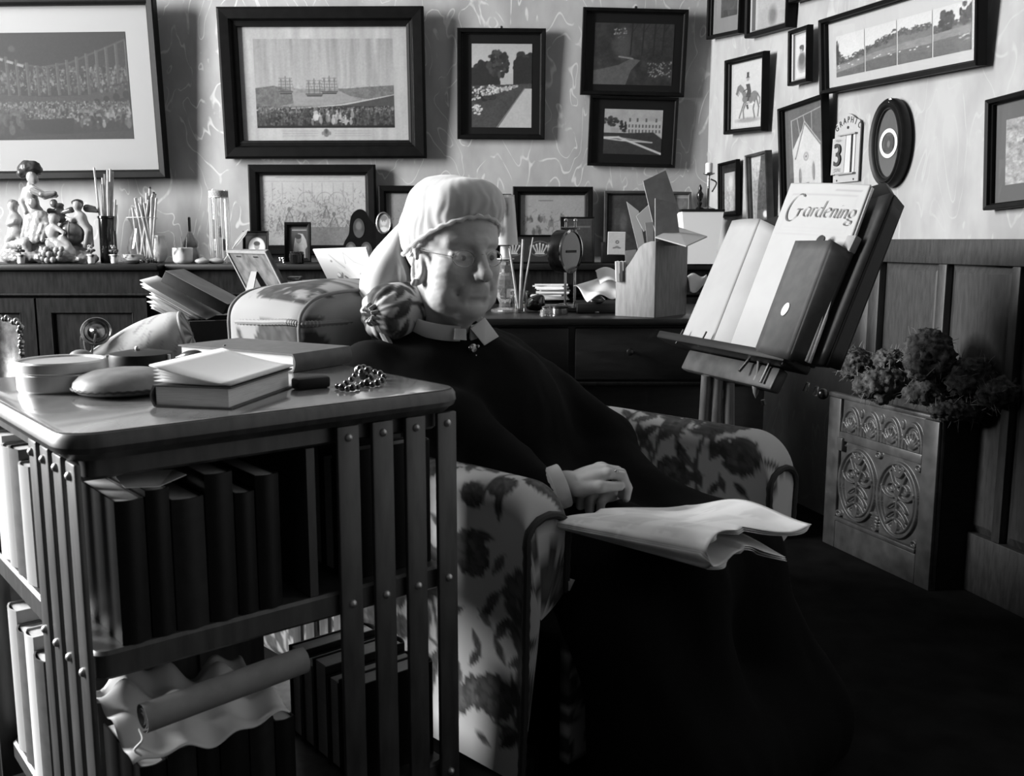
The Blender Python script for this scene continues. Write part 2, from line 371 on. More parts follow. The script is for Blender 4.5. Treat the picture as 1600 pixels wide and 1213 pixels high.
# ------------------------------------------------------------------ smooth solids (signed distance + surface nets)
class Sdf:
    def __init__(s, lo, hi, step):
        s.lo = np.asarray(lo, float); s.st = step; s.n = np.ceil((np.asarray(hi) - s.lo) / step).astype(int) + 1
        s.F = np.full(tuple(s.n), 1.0, np.float32); s.ax = [s.lo[k] + step * np.arange(s.n[k]) for k in range(3)]
    def _reg(s, lo, hi, mg):
        a = np.clip(np.floor((np.asarray(lo) - mg - s.lo) / s.st).astype(int), 0, s.n); b = np.clip(np.ceil((np.asarray(hi) + mg - s.lo) / s.st).astype(int) + 1, 0, s.n)
        sl = tuple(slice(a[k], b[k]) for k in range(3)); x, y, z = (s.ax[k][sl[k]] for k in range(3))
        return sl, x[:, None, None], y[None, :, None], z[None, None, :]
    def _op(s, sl, d, k, sub):
        f = s.F[sl]
        if f.size == 0: return
        if sub: d = -d; h = np.maximum(k - np.abs(f - d), 0) / max(k, 1e-9); s.F[sl] = np.maximum(f, d) + h * h * k * .25
        else: h = np.maximum(k - np.abs(f - d), 0) / max(k, 1e-9); s.F[sl] = np.minimum(f, d) - h * h * k * .25
    def ell(s, c, r, k=0.01, B=None, sub=False):
        c = np.asarray(c, float); r = np.array([r] * 3 if not hasattr(r, '__len__') else r, float); R = r.max(); mg = k + 3 * s.st
        sl, x, y, z = s._reg(c - R, c + R, mg); x, y, z = x - c[0], y - c[1], z - c[2]
        if B is not None: x, y, z = (B[0, i] * x + B[1, i] * y + B[2, i] * z for i in range(3))
        k0 = np.sqrt((x / r[0]) ** 2 + (y / r[1]) ** 2 + (z / r[2]) ** 2); k1 = np.sqrt((x / r[0] ** 2) ** 2 + (y / r[1] ** 2) ** 2 + (z / r[2] ** 2) ** 2)
        s._op(sl, k0 * (k0 - 1) / np.maximum(k1, 1e-6), k, sub); return s
    def cap(s, a, b, ra, rb=None, k=0.01, sub=False):
        a = np.asarray(a, float); b = np.asarray(b, float); rb = ra if rb is None else rb; R = max(ra, rb); mg = k + 3 * s.st
        sl, x, y, z = s._reg(np.minimum(a, b) - R, np.maximum(a, b) + R, mg); d = b - a; L = float(d @ d) + 1e-12
        t = np.clip(((x - a[0]) * d[0] + (y - a[1]) * d[1] + (z - a[2]) * d[2]) / L, 0, 1)
        q = np.sqrt((x - a[0] - t * d[0]) ** 2 + (y - a[1] - t * d[1]) ** 2 + (z - a[2] - t * d[2]) ** 2) - (ra + (rb - ra) * t)
        s._op(sl, q, k, sub); return s
    def chain(s, pts, rads, k=0.01, sub=False):
        for i in range(len(pts) - 1): s.cap(pts[i], pts[i + 1], rads[i], rads[i + 1], k, sub)
        return s
    def rbox(s, c, h, r, k=0.01, B=None, sub=False):
        c = np.asarray(c, float); h = np.asarray(h, float); R = np.linalg.norm(h) if B is not None else h; mg = k + 3 * s.st
        sl, x, y, z = s._reg(c - R, c + R, mg); x, y, z = x - c[0], y - c[1], z - c[2]
        if B is not None: x, y, z = (B[0, i] * x + B[1, i] * y + B[2, i] * z for i in range(3))
        qx, qy, qz = np.abs(x) - h[0] + r, np.abs(y) - h[1] + r, np.abs(z) - h[2] + r
        d = np.sqrt(np.maximum(qx, 0) ** 2 + np.maximum(qy, 0) ** 2 + np.maximum(qz, 0) ** 2) + np.minimum(np.maximum(np.maximum(qx, qy), qz), 0) - r
        s._op(sl, d, k, sub); return s
    def mesh(s):
        F = s.F; S = F < 0; n = F.shape
        any_ = np.zeros(tuple(k - 1 for k in n), bool); all_ = ~any_
        cs = [(a, b, c) for a in (0, 1) for b in (0, 1) for c in (0, 1)]
        for a, b, c in cs:
            q = S[a:n[0] - 1 + a, b:n[1] - 1 + b, c:n[2] - 1 + c]; any_ |= q; all_ &= q
        act = any_ & ~all_; I = np.argwhere(act); idx = np.full(act.shape, -1, np.int64); idx[act] = np.arange(len(I))
        pos = np.zeros((len(I), 3)); cnt = np.zeros(len(I))
        for a in cs:
            for ax in range(3):
                if a[ax]: continue
                b = list(a); b[ax] = 1; pa = I + np.array(a); pb = I + np.array(b)
                fa = F[pa[:, 0], pa[:, 1], pa[:, 2]]; fb = F[pb[:, 0], pb[:, 1], pb[:, 2]]; x = (fa < 0) != (fb < 0)
                t = np.where(x, fa / np.where(fa == fb, 1, fa - fb), 0); p = np.tile(np.array(a, float), (len(I), 1)); p[:, ax] = t
                pos[x] += p[x]; cnt += x
        V = s.lo + s.st * (I + pos / np.maximum(cnt, 1)[:, None]); Q = []
        for ax in range(3):
            o1, o2 = (ax + 1) % 3, (ax + 2) % 3; sl0 = [slice(None)] * 3; sl1 = [slice(None)] * 3; sl0[ax] = slice(0, -1); sl1[ax] = slice(1, None)
            A, Bq = S[tuple(sl0)], S[tuple(sl1)]; E = np.argwhere(A != Bq)
            E = E[(E[:, o1] > 0) & (E[:, o2] > 0) & (E[:, o1] < n[o1] - 1) & (E[:, o2] < n[o2] - 1)]
            if len(E) == 0: continue
            def cell(d1, d2):
                q = E.copy(); q[:, o1] -= d1; q[:, o2] -= d2; return idx[q[:, 0], q[:, 1], q[:, 2]]
            f = np.stack([cell(1, 1), cell(0, 1), cell(0, 0), cell(1, 0)], 1); ins = A[E[:, 0], E[:, 1], E[:, 2]]
            f[~ins] = f[~ins][:, ::-1]; Q.append(f)
        Fq = np.concatenate(Q); Fq = Fq[(Fq >= 0).all(1)]
        return V, Fq
def vnormals(V, F):
    n = np.cross(V[F[:, 2]] - V[F[:, 0]], V[F[:, 3]] - V[F[:, 1]]); N = np.zeros_like(V)
    for k in range(4): np.add.at(N, F[:, k], n)
    return N / (np.linalg.norm(N, axis=1)[:, None] + 1e-12)
def relax(V, F, it=1, w=.5):
    for _ in range(it):
        A = np.zeros_like(V); c = np.zeros(len(V))
        for k in range(4):
            a, b = F[:, k], F[:, (k + 1) % 4]; np.add.at(A, a, V[b]); np.add.at(A, b, V[a]); np.add.at(c, a, 1); np.add.at(c, b, 1)
        V = V * (1 - w) + w * A / np.maximum(c, 1)[:, None]
    return V
def catmull(pts, n=6):
    p = [np.asarray(q, float) for q in pts]; p = [2 * p[0] - p[1]] + p + [2 * p[-1] - p[-2]]; out = []
    for i in range(1, len(p) - 2):
        for k in range(n):
            t = k / n; a, b, c, d = p[i - 1], p[i], p[i + 1], p[i + 2]
            out.append(.5 * (2 * b + (c - a) * t + (2 * a - 5 * b + 4 * c - d) * t * t + (3 * b - a - 3 * c + d) * t ** 3))
    out.append(p[-2]); return out
# ================================================================== THE ROOM
YB = 4.10                                   # back wall
WA = math.radians(15.0)
RW = np.array([math.sin(WA), -math.cos(WA), 0.]); RN = np.array([-math.cos(WA), -math.sin(WA), 0.])   # right wall: along, inward normal
CORNER = P(1104, 300, YB); CORNER[2] = 0.
CEIL = 3.6
def struct(name, mb, m, parent=None, **k):
    o = mb.build(name, m, parent, **k)
    if parent is None: o['kind'] = 'structure'
    return o
def RWP(px, py, off=0.0): return PP(px, py, CORNER + RN * off, RN)
XL = -4.3; YR = -2.4
REND = CORNER + RW * ((CORNER[1] - YR) / math.cos(WA))
struct('floor', MB().box((XL - .3, YR - .1, -0.08), (REND[0] + .2, YB + .3, 0)), 'carpet')
struct('ceiling', MB().box((XL - .3, YR - .1, CEIL), (REND[0] + .2, YB + .3, CEIL + .08)), 'ceiling_plaster')
struct('wall_back', MB().box((XL - .12, YB, 0), (CORNER[0] + .02, YB + .1, CEIL)), 'wallpaper')
cR = (CORNER + REND) / 2 - RN * .05; cR[2] = CEIL / 2
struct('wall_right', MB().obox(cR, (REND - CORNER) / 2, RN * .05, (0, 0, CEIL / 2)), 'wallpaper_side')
struct('wall_rear', MB().box((XL - .12, YR - .1, 0), (REND[0] + .1, YR, CEIL)), 'wall_rear_paint')
# left wall with the window opening
WINS = [(1.55, 2.65, 1.0, 3.3)]
m = MB()
for y0, y1 in ((YR, WINS[0][0]), (WINS[0][1], YB)): m.box((XL - .12, y0, 0), (XL, y1, CEIL))
for y0, y1, wz0, wz1 in WINS: m.box((XL - .12, y0, 0), (XL, y1, wz0)); m.box((XL - .12, y0, wz1), (XL, y1, CEIL))
struct('wall_left', m, 'wall_rear_paint')
for i, (wy0, wy1, wz0, wz1) in enumerate(WINS):
    win = bpy.data.objects.new('window_%d' % (i + 1), None); win.location = (XL, (wy0 + wy1) / 2, wz0); COL.objects.link(win); win['kind'] = 'structure'
    m = MB()
    for a, b in (((XL - .10, wy0, wz0), (XL - .02, wy0 + .04, wz1)), ((XL - .10, wy1 - .04, wz0), (XL - .02, wy1, wz1)), ((XL - .10, wy0 + .04, wz0), (XL - .02, wy1 - .04, wz0 + .05)), ((XL - .10, wy0 + .04, wz1 - .05), (XL - .02, wy1 - .04, wz1))): m.box(a, b)
    m.build('window_frame', 'white_paint', win)
    MB().box((XL - .075, wy0 + .04, (wz0 + wz1) / 2 - .015), (XL - .045, wy1 - .04, (wz0 + wz1) / 2 + .015)).build('glazing_bar', 'white_paint', win)
    MB().box((XL - .02, wy0 - .05, wz0 - .03), (XL + .06, wy1 + .05, wz0)).build('window_sill', 'white_paint', win)

# panelled wainscot standing against the right wall
WZT = EYE + 0.002
def rwz(s, z, off): p = CORNER + RW * s + RN * off; return np.array([p[0], p[1], z])
def s_at(px, off=.03):
    q = RWP(px, 430, off) - CORNER; return float(q @ RW)
wains = bpy.data.objects.new('trim_1', None); wains.location = rwz(s_at(1480), 0, .01).tolist(); COL.objects.link(wains); wains['kind'] = 'structure'
S0 = s_at(1360); ed = [s_at(1376), s_at(1466), s_at(1480), s_at(1582), s_at(1596)]; ed += [ed[4] + (ed[3] - ed[2]), ed[4] + (ed[3] - ed[2]) + .06, ed[4] + 2 * (ed[3] - ed[2]) + .06]; S1 = ed[-1] + .08
def wbox(name, s0, s1, z0, z1, o0, o1, **k):
    c = (rwz(s0, z0, o0) + rwz(s1, z1, o1)) / 2
    return MB().obox(c, RW * abs(s1 - s0) / 2, RN * (o1 - o0) / 2, (0, 0, (z1 - z0) / 2)).build(name, 'wainscot_wood', wains, **k)
ZP1 = 0.865; ZP0 = 0.16
wbox('top_rail', S0, S1, ZP1, WZT, .004, .034, bevel=.003); wbox('bottom_rail', S0, S1, 0, ZP0, .004, .034, bevel=.003)
wbox('stile', S0, ed[0], ZP0, ZP1, .004, .034, bevel=.003)
for i in range(1, len(ed) - 1, 2): wbox('stile', ed[i], ed[i + 1], ZP0, ZP1, .004, .034, bevel=.004)
wbox('stile', ed[-1], S1, ZP0, ZP1, .004, .034, bevel=.003)
for i in range(0, len(ed), 2):
    a, b = ed[i], ed[i + 1]; t = .022     # fielded panel with a sloping margin
    out = [rwz(a, ZP0, .010), rwz(b, ZP0, .010), rwz(b, ZP1, .010), rwz(a, ZP1, .010)]; inn = [rwz(a + t, ZP0 + t, .020), rwz(b - t, ZP0 + t, .020), rwz(b - t, ZP1 - t, .020), rwz(a + t, ZP1 - t, .020)]
    MB().add(out + inn, [(4, 5, 6, 7)] + [(k, (k + 1) % 4, (k + 1) % 4 + 4, k + 4) for k in range(4)]).build('panel', 'wainscot_wood', wains, smooth=False)

# ================================================================== CABINETS ALONG THE BACK WALL
CT = 0.838                                    # height of the cabinet tops
def panel_door(parent, x0, x1, z0, z1, yf, px0=None, knob=None):
    d = MB(); w = .055; r = .012
    d.box((x0, yf, z0), (x0 + w, yf + .02, z1)); d.box((x1 - w, yf, z0), (x1, yf + .02, z1)); d.box((x0 + w, yf, z1 - w), (x1 - w, yf + .02, z1)); d.box((x0 + w, yf, z0), (x1 - w, yf + .02, z0 + w))
    o = d.build('door', 'cabinet_wood', parent, smooth=False)
    MB().box((x0 + w, yf + .010, z0 + w), (x1 - w, yf + .016, z1 - w)).build('door_panel', 'cabinet_wood', o, smooth=False)
    m = MB(); a, b, c, e = x0 + w, x1 - w, z0 + w, z1 - w
    m.tube([(a, yf + .006, c), (b, yf + .006, c), (b, yf + .006, e), (a, yf + .006, e)], .007, 6, closed=True)
    m.build('moulding', 'cabinet_wood', o)
    if knob is not None: MB().lathe([(.006, 0), (.006, .012), (.012, .018), (.012, .026), (.004, .03)], (knob, yf, (z0 + z1) / 2 + .1), (0, -1, 0), 12).build('knob', 'brass', o)
def cabinet(name, label, x0, x1, yf, splits):
    t = thing(name, label, 'cabinet', ((x0 + x1) / 2, (yf + YB) / 2, 0))
    b = MB(); b.box((x0, yf + .022, .0), (x1, YB - .012, CT - .024)); b.build('body', 'cabinet_wood', t, smooth=False)
    MB().box((x0 - .002, yf + .004, .72), (x1 + .002, yf + .021, CT - .026)).build('frieze', 'cabinet_wood', t, smooth=False)
    MB().tube([(x0 - .002, yf + .002, .722), (x1 + .002, yf + .002, .722)], .006, 8).build('moulding', 'cabinet_wood', t)
    MB().box((x0, yf + .002, 0), (x1, yf + .021, .09)).build('plinth', 'cabinet_wood', t, smooth=False)
    for a, c in splits: panel_door(t, a, c, .10, .708, yf, knob=None)
    return t
def worktop(parent, x0, x1, yf): MB().box((x0, yf - .018, CT - .0235), (x1, YB - .006, CT)).build('cupboard_top', 'dark_wood', parent, bevel=.006)
YF1, YF2 = 3.70, 3.755
xs = lambda px, Y, py=450: P(px, py, Y)[0]
xa = xs(248, YF1); xg = xs(53, YF1)
t = cabinet('cupboard', 'dark panelled cupboard below the porcelain group at left', -2.30, xa, YF1, [(xg - .52, xg - .004), (xg + .004, xa - .05)])
worktop(t, -2.30, xa + .006, YF1)
xe = .815
sp = np.linspace(xa + .02, xe - .02, 6)
t = cabinet('long_cupboard', 'long dark low cupboard behind the writing desk', xa + .012, xe, YF2, [(sp[i] + .004, sp[i + 1] - .004) for i in range(5)])
worktop(t, xa + .012, xe, YF2)

# ================================================================== WRITING DESK
DZ = 0.70; DY = 2.84; DX0, DX1 = -.98, .80; DYB = 3.50
t = thing('writing_desk', 'long black writing desk behind the seated person', 'desk', ((DX0 + DX1) / 2, (DY + DYB) / 2, 0))
MB().box((DX0, DY, DZ - .022), (DX1, DYB, DZ)).build('desk_top', 'desk_wood', t, bevel=.005)
MB().box((DX0 + .02, DY + .03, .50), (DX1 - .02, DYB - .02, DZ - .024)).build('carcass', 'desk_wood', t, smooth=False)
xk = [xs(560, DY), xs(700, DY), xs(895, DY), xs(1100, DY)]
for a, b in ((DX0 + .03, xk[0] - .01), (xk[0] + .01, xk[2] - .01), (xk[2] + .01, DX1 - .03)):
    d = MB().box((a, DY + .014, .515), (b, DY + .029, DZ - .03)).build('drawer', 'desk_wood', t, bevel=.003)
    for f in ((.5,) if b - a < .3 else (.28, .72)): MB().lathe([(.004, 0), (.004, .008), (.011, .014), (.009, .02), (.003, .022)], (a + (b - a) * f, DY + .014, .60), (0, -1, 0), 12).build('knob', 'dark_metal', d)
MB().box((DX0, DY + .004, .497), (DX1, DY + .03, .508)).build('bead_moulding', 'cabinet_wood', t, bevel=.002)
for a, b in ((DX0 + .03, DX0 + .40), (xk[2] - .005, DX1 - .03)): MB().box((a, DY + .05, 0), (b, DYB - .03, .497)).build('pedestal', 'desk_wood', t, bevel=.004)

# ================================================================== PICTURES
def ring(mb, C, r, u, n, w, h, prof):
    """mitred frame: prof = (inset, height above back)"""
    vs = []
    for i, d in prof:
        for sx, sy in ((-1, -1), (1, -1), (1, 1), (-1, 1)): vs.append(C + r * sx * (w / 2 - i) + u * sy * (h / 2 - i) + n * d)
    fs = []
    for k in range(len(prof) - 1):
        for q in range(4): fs.append((k * 4 + q, k * 4 + (q + 1) % 4, k * 4 + 4 + (q + 1) % 4, k * 4 + 4 + q))
    mb.add(vs, fs)
def picture(name, label, quad, pt, nrm, fw, depth, prints, frame='black_frame', mount='mount_light', slip=None, lean=0.0, group=None, cat='picture', back=0.004, hook=False, glass=True):
    """quad: TL,TR,BR,BL pixels of the frame's front; prints: [(x0,y0,x1,y1 px relative to quad bbox-free fractions, Cv)]"""
    mid = PP(sum(q[0] for q in quad) / 4, sum(q[1] for q in quad) / 4, pt, nrm); pt = mid if lean > 0 else np.array([mid[0], mid[1], PP(quad[3][0], quad[3][1], pt, nrm)[2]])
    nrm = unit(np.asarray(nrm, float) + np.array([0, 0, -lean])); Q = [PP(x, y, pt, nrm) for x, y in quad]
    C = sum(Q) / 4; r = unit((Q[1] - Q[0]) + (Q[2] - Q[3])); u = (Q[0] - Q[3]) + (Q[1] - Q[2]); u = unit(u - r * (u @ r)); n = np.cross(r, u)
    if n @ (C0 - C) < 0: n = -n
    w = (np.linalg.norm(Q[1] - Q[0]) + np.linalg.norm(Q[2] - Q[3])) / 2; h = (np.linalg.norm(Q[0] - Q[3]) + np.linalg.norm(Q[1] - Q[2])) / 2
    C = C - n * depth                        # back plane
    t = thing(name, label, cat, C - u * h / 2, group)
    m = MB(); ring(m, C, r, u, n, w, h, [(.004, 0), (0, .002), (0, depth * .85), (fw * .15, depth), (fw * .72, depth * .92), (fw * .85, depth * .62), (fw, depth * .55), (fw, .003)])
    m.build('frame', frame, t, smooth=False)
    if slip: m = MB(); ring(m, C, r, u, n, w - 2 * fw, h - 2 * fw, [(-.001, .004), (-.001, depth * .62), (fw * .16, depth * .52), (fw * .2, .004)]); m.build('slip', slip, t, smooth=False)
    MB().obox(C + n * .004, r * (w / 2 - fw * .6), u * (h / 2 - fw * .6), n * .002).build('mount', mount, t, smooth=False)
    for fx0, fy0, fx1, fy1, cv in prints:
        cv.nz(9, 2.2, 77, octv=2); at = lambda a, b: C + r * w * (a - .5) + u * h * (.5 - b) + n * .0072
        print_grid('print', cv, at(fx0, fy0), at(fx1, fy0), at(fx0, fy1), t)
    if glass:
        g = lambda sx, sy: C + r * sx * (w / 2 - fw * .9) + u * sy * (h / 2 - fw * .9) + n * .0095
        MB().add([g(-1, -1), g(1, -1), g(1, 1), g(-1, 1)], [(0, 1, 2, 3)]).build('glass', 'glass', t, smooth=False)
    if hook: MB().lathe([(.003, -.004), (.006, 0), (.006, .003), (.001, .006)], C + u * (h / 2 + .004) + n * depth * .5, n, 10).build('hanging_ring', 'dark_metal', t)
    return t, C, r, u, n, w, h
BN = np.array([0, -1., 0])
def bw(off): return np.array([0, YB - off, 0.])

# --- engraving of a crowded assembly hall
c = Cv(232, 168, 58); c.vgrad(0, 60, 46, 66); c.nz(10, 14, 3)
bx = lambda x: x
c.poly([(0, 0), (232, 0), (232, 14), (150, 46), (120, 52), (96, 52), (70, 44), (0, 8)], 44); c.line([(0, 10), (70, 46), (110, 54), (150, 48), (232, 12)], 3, 92)
c.poly([(0, 92), (60, 96), (110, 100), (170, 98), (232, 78), (232, 100), (170, 118), (110, 122), (60, 116), (0, 112)], 84)
c.crowd(2, 62, 100, 92, 230, 3.2, 34, 150, 5); c.crowd(100, 56, 230, 92, 380, 3.2, 34, 150, 6)
for i in range(17):
    x = 5 + i * 14; y0 = 14 + 40 * (1 - abs(x - 112) / 118.) ; y1 = 92 + (6 if 60 < x < 180 else 0) - max(0, x - 170) * .25; c.rect(x, y0, x + 4.2, y1, 96); c.rect(x, y0, x + 1.2, y1, 118)
for i in range(6): c.poly([(8 + i * 14, 22 + i * 5), (17 + i * 14, 25 + i * 5), (16 + i * 14, 29 + i * 5), (7 + i * 14, 26 + i * 5)], 160)
for i in range(10): c.ell(100 + i * 14, 114 - max(0, i - 5) * 4, 4.6, 6.5, 36)
c.crowd(2, 112, 230, 140, 1000, 3.3, 20, 165, 7, 1.9); c.crowd(2, 126, 80, 152, 60, 6.5, 22, 120, 8, 2.2); c.crowd(160, 128, 230, 152, 50, 6, 22, 165, 9, 2.3)
c.poly([(78, 136), (150, 134), (146, 160), (88, 156)], 40); c.poly([(70, 162), (150, 158), (232, 154), (232, 168), (60, 168)], 72); c.ell(72, 25, 5, 5, 92, soft=3)
c.a = 255 * (np.clip(c.a, 0, 255) / 255) ** 1.6 * .8; ca = c
picture('wall_picture', 'large framed engraving of a crowded assembly hall with columns, cut off at left', [(-122, -8), (244, -8), (253, 276), (-122, 284)], bw(.10), BN, .036, .05,
        [(.155, .19, .858, .775, ca)], frame='dark_frame', mount='mount_pale', lean=.045, glass=False)
# --- engraving of ships in a bay
c = Cv(228, 146, 150); c.vgrad(0, 80, 146, 158); c.nz(22, 9, 11, sy=110); c.nz(12, 5, 12, sy=90, y1=90)
c.poly([(0, 82), (40, 77), (75, 82), (228, 80), (228, 146), (0, 146)], 128); c.poly([(0, 80), (30, 76), (60, 84), (70, 104), (0, 116)], 96); c.poly([(135, 82), (190, 78), (228, 76), (228, 100), (190, 100), (150, 92)], 104)
c.nz(26, 4, 13, y0=76, y1=118); c.poly([(60, 88), (140, 86), (170, 100), (120, 108), (62, 108)], 138); c.nz(8, 30, 14, sy=3, y0=84, y1=110, x0=58, x1=160)
for x0, x1, y in ((38, 62, 88), (82, 112, 92), (108, 136, 88)):
    c.poly([(x0, y - 3), (x1, y - 3), (x1 - 3, y + 2), (x0 + 3, y + 2)], 58); c.line([(x0 + 1, y - 1), (x1 - 1, y - 1)], 1, 128)
    for k in range(3):
        mx = x0 + (x1 - x0) * (.2 + .3 * k); c.line([(mx, y - 4), (mx, y - 27 + 4 * abs(k - 1))], 1.1, 70)
        for q in range(4): c.line([(mx - 5 + q * .6, y - 9 - q * 5), (mx + 5 - q * .6, y - 9 - q * 5)], .9, 96)
        c.line([(mx, y - 25), (mx - 7, y - 4)], .6, 118); c.line([(mx, y - 25), (mx + 7, y - 4)], .6, 118)
c.line([(0, 116), (90, 112), (140, 108), (228, 92)], 2, 176); c.poly([(0, 118), (90, 113), (150, 108), (200, 98), (228, 92), (228, 146), (0, 146)], 64)
c.nz(22, 5, 15, y0=112, y1=146); c.crowd(2, 114, 226, 138, 800, 2.8, 20, 165, 16); c.crowd(2, 124, 226, 146, 420, 4.4, 12, 120, 17, 2); c.crowd(80, 124, 160, 138, 22, 5, 130, 210, 18, 2.2); c.blob(142, 134, 9, 4, 175, 14, 3, 15); c.vgrad(142, 146, 20, 16); c.a[110:] = 255 * (np.clip(c.a[110:], 0, 255) / 255) ** 1.4
cmt = Cv(284, 196, 168); cmt.nz(20, 11, 21, sy=120); cmt.nz(8, 30, 22)
cmt.a[24:24 + 146, 28:28 + 228] = c.a
for i in range(3): cmt.line([(70, 175 + i * 4), (128, 175 + i * 4)], .9, 128, .7); cmt.line([(156, 175 + i * 4), (216, 175 + i * 4)], .9, 128, .7)
cmt.ell(142, 178, 5, 7, 105); cmt.ell(142, 176, 2.2, 4, 70); cmt.ell(136, 179, 2, 3, 120); cmt.ell(148, 179, 2, 3, 120)
picture('wall_picture', 'wide black-framed engraving of sailing ships in a bay above a crowd', [(343, 9), (663, 10), (664, 246), (345, 249)], bw(.066), BN, .062, .040,
        [(.078, .106, .927, .895, cmt)], frame='black_frame', slip='dark_frame', lean=.05)
# --- garden path photograph
c = Cv(96, 132, 172); c.vgrad(0, 46, 166, 182); c.blob(20, 58, 22, 26, 34, 60, 1); c.poly([(0, 48), (18, 26), (40, 50), (42, 72), (0, 74)], 30); c.blob(42, 32, 16, 20, 44, 90, 2, 22, .2); c.blob(84, 32, 18, 16, 40, 70, 3, 16); c.poly([(66, 30), (72, 20), (96, 22), (96, 70), (66, 70)], 28)
c.poly([(0, 66), (96, 62), (96, 132), (0, 132)], 62); c.nz(14, 6, 3, y0=64); c.poly([(84, 70), (96, 70), (96, 132), (42, 132)], 176); c.nz(6, 8, 4, y0=72, x0=50)
c.line([(84, 70), (40, 132)], 1.6, 120); c.blob(18, 80, 18, 12, 40, 40, 4, 16)
for k in range(120):
    x = random.Random(k).uniform(0, 74); y = 66 + (74 - x) * .32 * random.Random(k + 500).random() ** .6; c.ell(x, y, 1.5, 1.5, random.Random(k + 900).uniform(120, 220))
c.blob(9, 104, 8, 8, 190, 50, 5, 40, .16); c.blob(32, 70, 8, 6, 190, 40, 6, 40, .16); c.blob(56, 70, 7, 4, 170, 30, 7, 40, .18)
picture('wall_picture', 'black-framed photograph of a garden path between tall clipped trees', [(712, 42), (851, 45), (853, 217), (716, 218)], bw(.036), BN, .022, .024, [(.165, .135, .848, .89, c)], mount='mount_dark', lean=.03, hook=True)
# --- woodland photograph
c = Cv(126, 98, 38); c.nz(22, 16, 31); c.nz(14, 5, 32); c.ell(46, 34, 14, 22, 66, soft=12)
for x in (60, 78, 96, 110): c.line([(x, 0), (x - 2, 50)], 2.2, 22); c.line([(x, 14), (x + 9, 0)], 1.2, 24)
c.poly([(0, 76), (40, 66), (62, 54), (40, 52), (74, 58), (60, 74), (52, 98), (0, 98)], 82); c.nz(10, 5, 33, y0=50); c.line([(40, 53), (62, 56)], 2, 130)
for k in range(60): rr = random.Random(k); c.ell(rr.uniform(86, 124), rr.uniform(60, 84), 1.2, 1.2, rr.uniform(80, 150))
for k in range(26): rr = random.Random(k + 70); c.ell(rr.uniform(30, 52), rr.uniform(8, 24), 1.2, 1, rr.uniform(80, 150))
picture('wall_picture', 'dark photograph of a shaded woodland walk in a wide black mount', [(908, 10), (1073, 15), (1073, 151), (910, 148)], bw(.046), BN, .018, .026, [(.122, .165, .878, .87, c)], mount='mount_dark', lean=.05, hook=True)
# --- country house photograph
c = Cv(94, 72, 162); c.nz(16, 14, 41, y1=26); c.blob(10, 20, 12, 7, 48, 30, 2, 14); c.poly([(30, 20), (92, 18), (94, 42), (32, 40)], 172)
for i in range(11):
    for j in range(2): c.rect(34 + i * 5.4, 24 + j * 8, 36.4 + i * 5.4, 29 + j * 8, 84)
for x in (40, 52, 66, 82): c.rect(x, 14, x + 3, 20, 90)
c.blob(30, 28, 6, 8, 36, 24, 3); c.poly([(0, 38), (34, 38), (80, 36), (94, 46), (94, 72), (0, 72)], 46); c.nz(8, 5, 43, y0=38)
c.line([(0, 47), (30, 50), (78, 52)], 2, 190); c.line([(0, 46), (24, 45), (50, 54), (94, 70)], 3.2, 196); c.line([(30, 46), (78, 52)], 1.4, 170); c.rect(12, 30, 24, 37, 150)
picture('wall_picture', 'crooked dark-mounted photograph of a country house, hung below the woodland walk', [(922, 149), (1060, 152), (1056, 263), (918, 258)], bw(.036), BN, .014, .022, [(.175, .18, .835, .82, c)], mount='mount_dark', lean=.03)
# --- engravings leaning on the cupboard
def scribble(w, h, seed, bg=168, dense=1.0, dark=96):
    c = Cv(w, h, bg); c.nz(6, 18, seed); r = random.Random(seed)
    for k in range(int(w * h / 26 * dense)):
        x, y = r.uniform(3, w - 3), r.triangular(h * .16, h - 4, h * .62); a = r.gauss(PI / 2, .6); L = r.uniform(2, 7); cv = r.uniform(-.7, .7)
        p = [(x, y), (x + L * .5 * math.cos(a), y + L * .5 * math.sin(a)), (x + L * math.cos(a + cv), y + L * math.sin(a + cv))]; c.line(p, .8, r.uniform(dark, bg - 14), .8)
    return c
c = scribble(170, 136, 51, 172, 1.0, 92); c.line([(26, 8), (146, 8)], 1.2, 110, .6); c.line([(56, 11), (112, 11)], .9, 130, .6); c.line([(8, 15), (162, 15)], .7, 140)
for x in (20, 36, 70, 84, 100, 118, 134, 150): c.line([(x, 18), (x, 50)], .8, 128)
for x in (74, 104, 124): c.line([(x, 60)] + [(x + 14 * math.cos(PI + i * PI / 8), 52 + 18 * math.sin(PI + i * PI / 8)) for i in range(9)] + [(x + 14, 60)], .8, 130)
for x, y, k in ((46, 78, 14), (106, 70, 10), (118, 88, 15), (70, 82, 9), (30, 92, 10), (140, 96, 10)):
    c.line([(x - k * .5, y + k), (x - k * .35, y), (x, y - k * .8), (x + k * .35, y), (x + k * .5, y + k)], 1, 84); c.ell(x, y - k, k * .2, k * .26, 110)
    for q in range(7): c.line([(x - k * .4 + q * k * .13, y - k * .1), (x - k * .5 + q * k * .16, y + k)], .6, 112)
c.poly([(54, 100), (70, 96), (170, 96), (170, 136), (56, 136)], 118, .75); c.nz(10, 3, 52, y0=96)
picture('standing_picture', 'black-framed line engraving of a banquet leaning on the long cupboard', [(389, 257), (587, 257), (587, 399), (389, 399)], bw(.055), BN, .042, .028, [(.085, .09, .915, .93, c)], lean=-.02, group='pictures leaning on the long cupboard')
c = scribble(96, 96, 61, 132, .35, 84); c.rect(30, 40, 40, 96, 118, .5)
